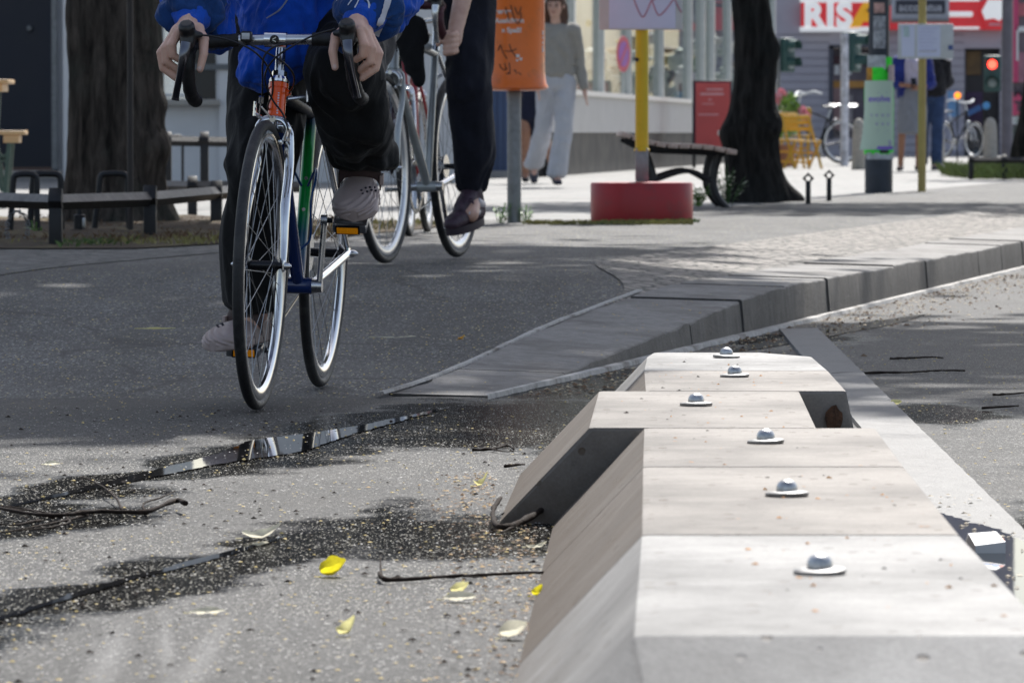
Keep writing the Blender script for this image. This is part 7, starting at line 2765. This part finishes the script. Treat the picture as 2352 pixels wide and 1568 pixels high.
# ---------------------------------------------------------------- pedestrians
def walker(label, loc, rz, J, mats, s=1.0, hair='long', extra=None, voxel=.009):
    """J: joints in metres, facing -y; built to stand on z = 0"""
    g = MB()
    sk = mats['skin']
    hp = J['hips']
    ch = J['chest']
    hd_ = J['head']
    fw = J.get('look', V(0, -1, 0))
    g.chain([hp, hp.lerp(ch, .5), ch], [(.13, .10, .09), (.11, .085, .1), (.13, .085, .09)])
    g.chain([ch + V(0, .0, .08), hd_ - V(0, 0, .10)], [.055, .048])
    face(g, hd_, .1, fw)
    for q in ('L', 'R'):
        g.chain([ch + V(0, 0, .06), J['sh' + q], J['el' + q], J['wr' + q]], [.07, .048, .036, .025])
        w_ = J['wr' + q]
        d = (w_ - J['el' + q]).normalized()
        pal = w_ + d * .045
        g.cap(w_, .024, pal, (.020, .026, .028))
        sd2 = d.cross(V(0, 1, 0)).normalized() if abs(d.y) < .9 else V(1, 0, 0)
        fd = V(0, 1, 0) - d * d.y
        fd.normalize()
        for k in range(4):
            o_ = fd * (.019 - .0125 * k)
            L_ = (.072, .080, .074, .058)[k]
            b0_ = pal + d * .02 + o_
            g.chain([b0_, b0_ + d * L_ * .5 - V(0, .006, 0), b0_ + d * L_ - V(0, .018, 0)], [.0105, .0098, .008])
        g.chain([w_ + d * .02 - V(0, .018, 0), w_ + d * .05 - V(0, .036, 0), w_ + d * .078 - V(0, .040, 0)], [.013, .011, .009])
        g.chain([hp, J['hip' + q], J['kn' + q], J['an' + q]], [.10, .075, .05, .036])
        g.cap(J['an' + q] - V(0, 0, .02), .034, J['an' + q] + J['toe' + q] * .7 - V(0, 0, .045), .028)
    P = fuse(g, 'person', sk, None, voxel, 3)
    P.location = loc
    P.rotation_euler = (0, 0, rz)
    P.scale = (s, s, s)
    tag(P, label, 'person')
    face_bits(P, hd_, fw)
    if hair:
        g = MB()
        g.cap(hd_ - fw * .02 + V(0, 0, .045), (.092, .092, .082), hd_ - fw * .035 - V(0, 0, .03), (.085, .085, .07))
        if hair == 'long':
            g.chain([hd_ - fw * .05, hd_ - fw * .06 - V(0, 0, .12), hd_ - fw * .05 - V(0, 0, .24)], [.088, .085, .06])
            for q in (-1, 1):
                g.chain([hd_ + V(q * .082, .02, .0), hd_ + V(q * .088, .02, -.10), hd_ + V(q * .085, .0, -.19)], [.03, .032, .022])
        fuse(g, 'hair', mats['hair'], P, .009, 3, folds(.006, 1, 22, .2))
    for q in ('L', 'R'):
        an, toe = J['an' + q], J['toe' + q]
        g = MB()
        t_ = toe.normalized()
        g.chain([an - V(0, 0, .045) - t_ * .03, an + toe * .5 - V(0, 0, .05), an + toe - V(0, 0, .058)], [(.038, .038, .036), (.042, .042, .03), (.034, .034, .022)])
        g.cap(an - V(0, 0, .03) - t_ * .02, .042)
        fuse(g, 'shoe', mats['shoe'], P, .009, 2)
    return P

M_knit = cloth('grey knit jumper', (.30, .285, .26), .12, weave=400)
M_ltrous = cloth('pale grey trousers', (.46, .47, .51), .08)
M_hairb = mat('chestnut hair', (.085, .038, .022), .5, var=.5, scale=30, stretch=(5, 5, 1))
J1 = dict(hips=V(0, 0, .96), chest=V(.0, 0, 1.33), head=V(-.01, -.02, 1.62), look=V(-.25, -1, -.1),
          shL=V(.150, .0, 1.40), elL=V(.20, .05, 1.13), wrL=V(.25, -.02, .87), shR=V(-.150, 0, 1.40), elR=V(-.20, .02, 1.12), wrR=V(-.17, -.12, .90),
          hipL=V(.08, 0, .93), knL=V(.065, -.08, .52), anL=V(.0, -.10, .10), toeL=V(.02, -.13, -.0), hipR=V(-.08, 0, .93), knR=V(-.11, .06, .53), anR=V(-.20, .26, .18), toeR=V(.0, -.11, -.07))
W1 = walker('walker', ((1278 - CX) / 256, 48.8, PZ), 0, J1, dict(skin=M_skin2, hair=M_hairb, shoe=mat('dark shoe', (.03, .03, .045), .5)), 1.0)
W1['label'] = 'person with long brown hair in grey jumper and pale wide trousers passing the shop'
def garment(P, name, m_, fn, voxel=.011, amp=.010, seed=1, par=None):
    g = MB()
    fn(g)
    return fuse(g, name, m_, par or P, voxel, 3, folds(amp, seed, 8, .6))
def top_fn(J, r=1.0, sleeve=1.0, hem=.0):
    def fn(g):
        g.chain([J['hips'] + V(0, 0, hem), J['hips'].lerp(J['chest'], .5), J['chest'] + V(0, 0, .03)], [(.185 * r, .14 * r, .08), (.17 * r, .135 * r, .12), (.165 * r, .12 * r, .09)])
        g.cap(J['chest'] + V(0, 0, .06), (.09, .085, .06), J['chest'] + V(0, 0, .12), (.062, .062, .03))
        for q in ('L', 'R'):
            sh_, el_, wr_ = J['sh' + q], J['el' + q], J['wr' + q]
            if sleeve >= 1:
                g.chain([J['chest'] + V(0, 0, .04), sh_, el_, el_.lerp(wr_, .9)], [.10, .078 * r, .066 * r, .046 * r])
            else:
                g.chain([J['chest'] + V(0, 0, .04), sh_, sh_.lerp(el_, sleeve)], [.10, .075, .065])
    return fn
def legs_fn(J, rk=.085, rh=.095, wide=1.0, upto=1.0):
    def fn(g):
        g.cap(J['hips'] + V(0, 0, .05), (.155, .115, .05), J['hips'] - V(0, 0, .04), (.165, .12, .08))
        for q in ('L', 'R'):
            hp_, kn_, an_ = J['hip' + q], J['kn' + q], J['an' + q]
            if upto >= 1:
                g.chain([hp_, kn_, an_ + V(0, 0, .02)], [.105, rk, (rh * wide, rh * wide, .05)])
            else:
                g.chain([hp_, hp_.lerp(kn_, upto)], [.11, .095])
    return fn
garment(W1, 'jumper', M_knit, top_fn(J1, .92, 1.0, .06), seed=2)
garment(W1, 'trousers', M_ltrous, legs_fn(J1, .082, .092), seed=4, amp=.012)

J0 = dict(hips=V(0, 0, .93), chest=V(.0, 0, 1.29), head=V(0, -.02, 1.57), look=V(0, -1, -.05),
          shL=V(.18, .0, 1.36), elL=V(.23, .04, 1.09), wrL=V(.24, -.06, .85), shR=V(-.18, 0, 1.36), elR=V(-.23, .05, 1.09), wrR=V(-.24, .0, .84),
          hipL=V(.09, 0, .90), knL=V(.10, .05, .50), anL=V(.17, .28, .20), toeL=V(.02, -.10, -.09), hipR=V(-.09, 0, .90), knR=V(-.08, -.10, .50), anR=V(-.08, -.05, .09), toeR=V(.0, -.13, 0))
W0 = walker('person in dark navy clothes with bare calves walking half hidden behind the grey jumper', ((1226 - CX) / 236, 52.6, PZ), 0, J0, dict(skin=M_skin3, hair=mat('black hair', (.02, .015, .012), .5), shoe=mat('black shoe', (.012, .012, .016), .5)), 1.0, hair='short')
M_dn = cloth('dark navy jersey', (.014, .016, .035), .3)
garment(W0, 'top', M_dn, top_fn(J0, 1.0, .6, .04), seed=6)
garment(W0, 'skirt', M_dn, lambda g: (g.cap(V(0, 0, .97), (.155, .12, .05), V(0, 0, .62), (.19, .17, .03)), g.cap(V(0, .02, .62), (.19, .17, .03), V(.03, .07, .47), (.15, .18, .03))), seed=7)

J2 = dict(hips=V(0, 0, .97), chest=V(.0, 0, 1.32), head=V(0.0, -.05, 1.60), look=V(.25, -1, -.5),
          shL=V(.18, .0, 1.39), elL=V(.24, -.02, 1.10), wrL=V(.06, -.22, 1.05), shR=V(-.18, 0, 1.39), elR=V(-.24, -.02, 1.10), wrR=V(-.05, -.23, 1.08),
          hipL=V(.09, 0, .94), knL=V(.09, -.02, .52), anL=V(.08, .0, .09), toeL=V(.03, -.13, 0), hipR=V(-.09, 0, .94), knR=V(-.12, .03, .52), anR=V(-.14, .05, .09), toeR=V(-.03, -.13, 0))
W2 = walker('person in a blue jacket and grey skirt looking at a phone', ((2094 - CX) / 183, 68.3, PZ), 0, J2, dict(skin=M_skin3, hair=mat('brown hair tied back', (.06, .03, .02), .5, var=.4, scale=30), shoe=mat('black boot', (.015, .013, .018), .5)), 1.0, hair='short')
M_jk = cloth('bright navy jacket', (.022, .036, .21), .3)
garment(W2, 'white_top', cloth('lilac white top', (.50, .46, .58), .08), lambda g: g.chain([V(0, -.02, 1.12), V(0, -.02, 1.36)], [(.125, .115, .06), (.125, .115, .07)]), seed=8)
garment(W2, 'jacket', M_jk, lambda g: [g.chain([V(q * .115, .03, .98), V(q * .12, .03, 1.2), V(q * .10, .03, 1.39)], [(.075, .115, .10), (.07, .12, .1), (.085, .105, .06)]) for q in (-1, 1)] + [g.chain([J2['sh' + q], J2['el' + q], J2['el' + q].lerp(J2['wr' + q], .3)], [.075, .066, .055]) for q in 'LR'], seed=9)
garment(W2, 'skirt', cloth('grey skirt', (.235, .25, .29), .1), lambda g: (g.cap(V(0, 0, 1.02), (.15, .12, .05), V(0, 0, .80), (.19, .15, .05)), g.cap(V(0, 0, .80), (.19, .15, .05), V(.0, 0, .50), (.185, .15, .03))), seed=10)
g = MB()
g.box((.0, -.27, 1.115), (.07, .012, .14), (R(-35), 0, 0), bev=.004)
ph = g.build('phone', M_hub)
ph.location = W2.location
tag(ph, 'dark phone held by the person in the blue jacket', 'phone')

J3 = dict(hips=V(0, 0, .98), chest=V(.0, -.02, 1.34), head=V(0.0, -.04, 1.60), look=V(-1, -.2, -.45),
          shL=V(.18, .0, 1.41), elL=V(.20, .06, 1.12), wrL=V(.02, -.15, 1.10), shR=V(-.18, 0, 1.41), elR=V(-.24, .02, 1.12), wrR=V(-.12, -.16, 1.10),
          hipL=V(.09, 0, .95), knL=V(.09, -.02, .52), anL=V(.08, .0, .09), toeL=V(-.05, -.13, 0), hipR=V(-.09, 0, .95), knR=V(-.10, .03, .52), anR=V(-.10, .05, .09), toeR=V(-.08, -.12, 0))
W3 = walker('person in a black jacket and blue jeans standing behind the ochre post', ((2136 - CX) / 178, 70.2, PZ), 0, J3, dict(skin=M_skin2, hair=mat('dark hair', (.025, .018, .014), .5), shoe=mat('dark blue shoe', (.02, .025, .05), .5)), 1.0, hair='short')
garment(W3, 'jacket', cloth('black jacket', (.012, .012, .016), .4), top_fn(J3, 1.12, 1.0, .02), seed=12)
garment(W3, 'jeans', cloth('blue jeans', (.035, .065, .15), .3), legs_fn(J3, .08, .075), seed=13)
g = MB()
g.cap(V(.17, .10, 1.22), (.12, .10, .17), V(.16, .10, 1.36), (.10, .09, .10))
g.cap(V(.23, .12, 1.16), (.09, .08, .09))
bp = fuse(g, 'backpack', cloth('dark grey backpack', (.035, .035, .045), .5), None, .01, 3, folds(.008, 3, 10))
bp.location = W3.location
tag(bp, 'dark grey backpack worn by the person in the black jacket', 'backpack')
g = MB()
hz = J3['head']
g.cap(hz + V(.075, -.02, -.09), (.05, .05, .022), hz + V(.23, .0, -.17), (.05, .05, .016))
hdw = fuse(g, 'hood_brim', cloth('white hood', (.74, .72, .76), .04), W3, .009, 2)
# ================================================================== finish
bpy.context.view_layer.update()
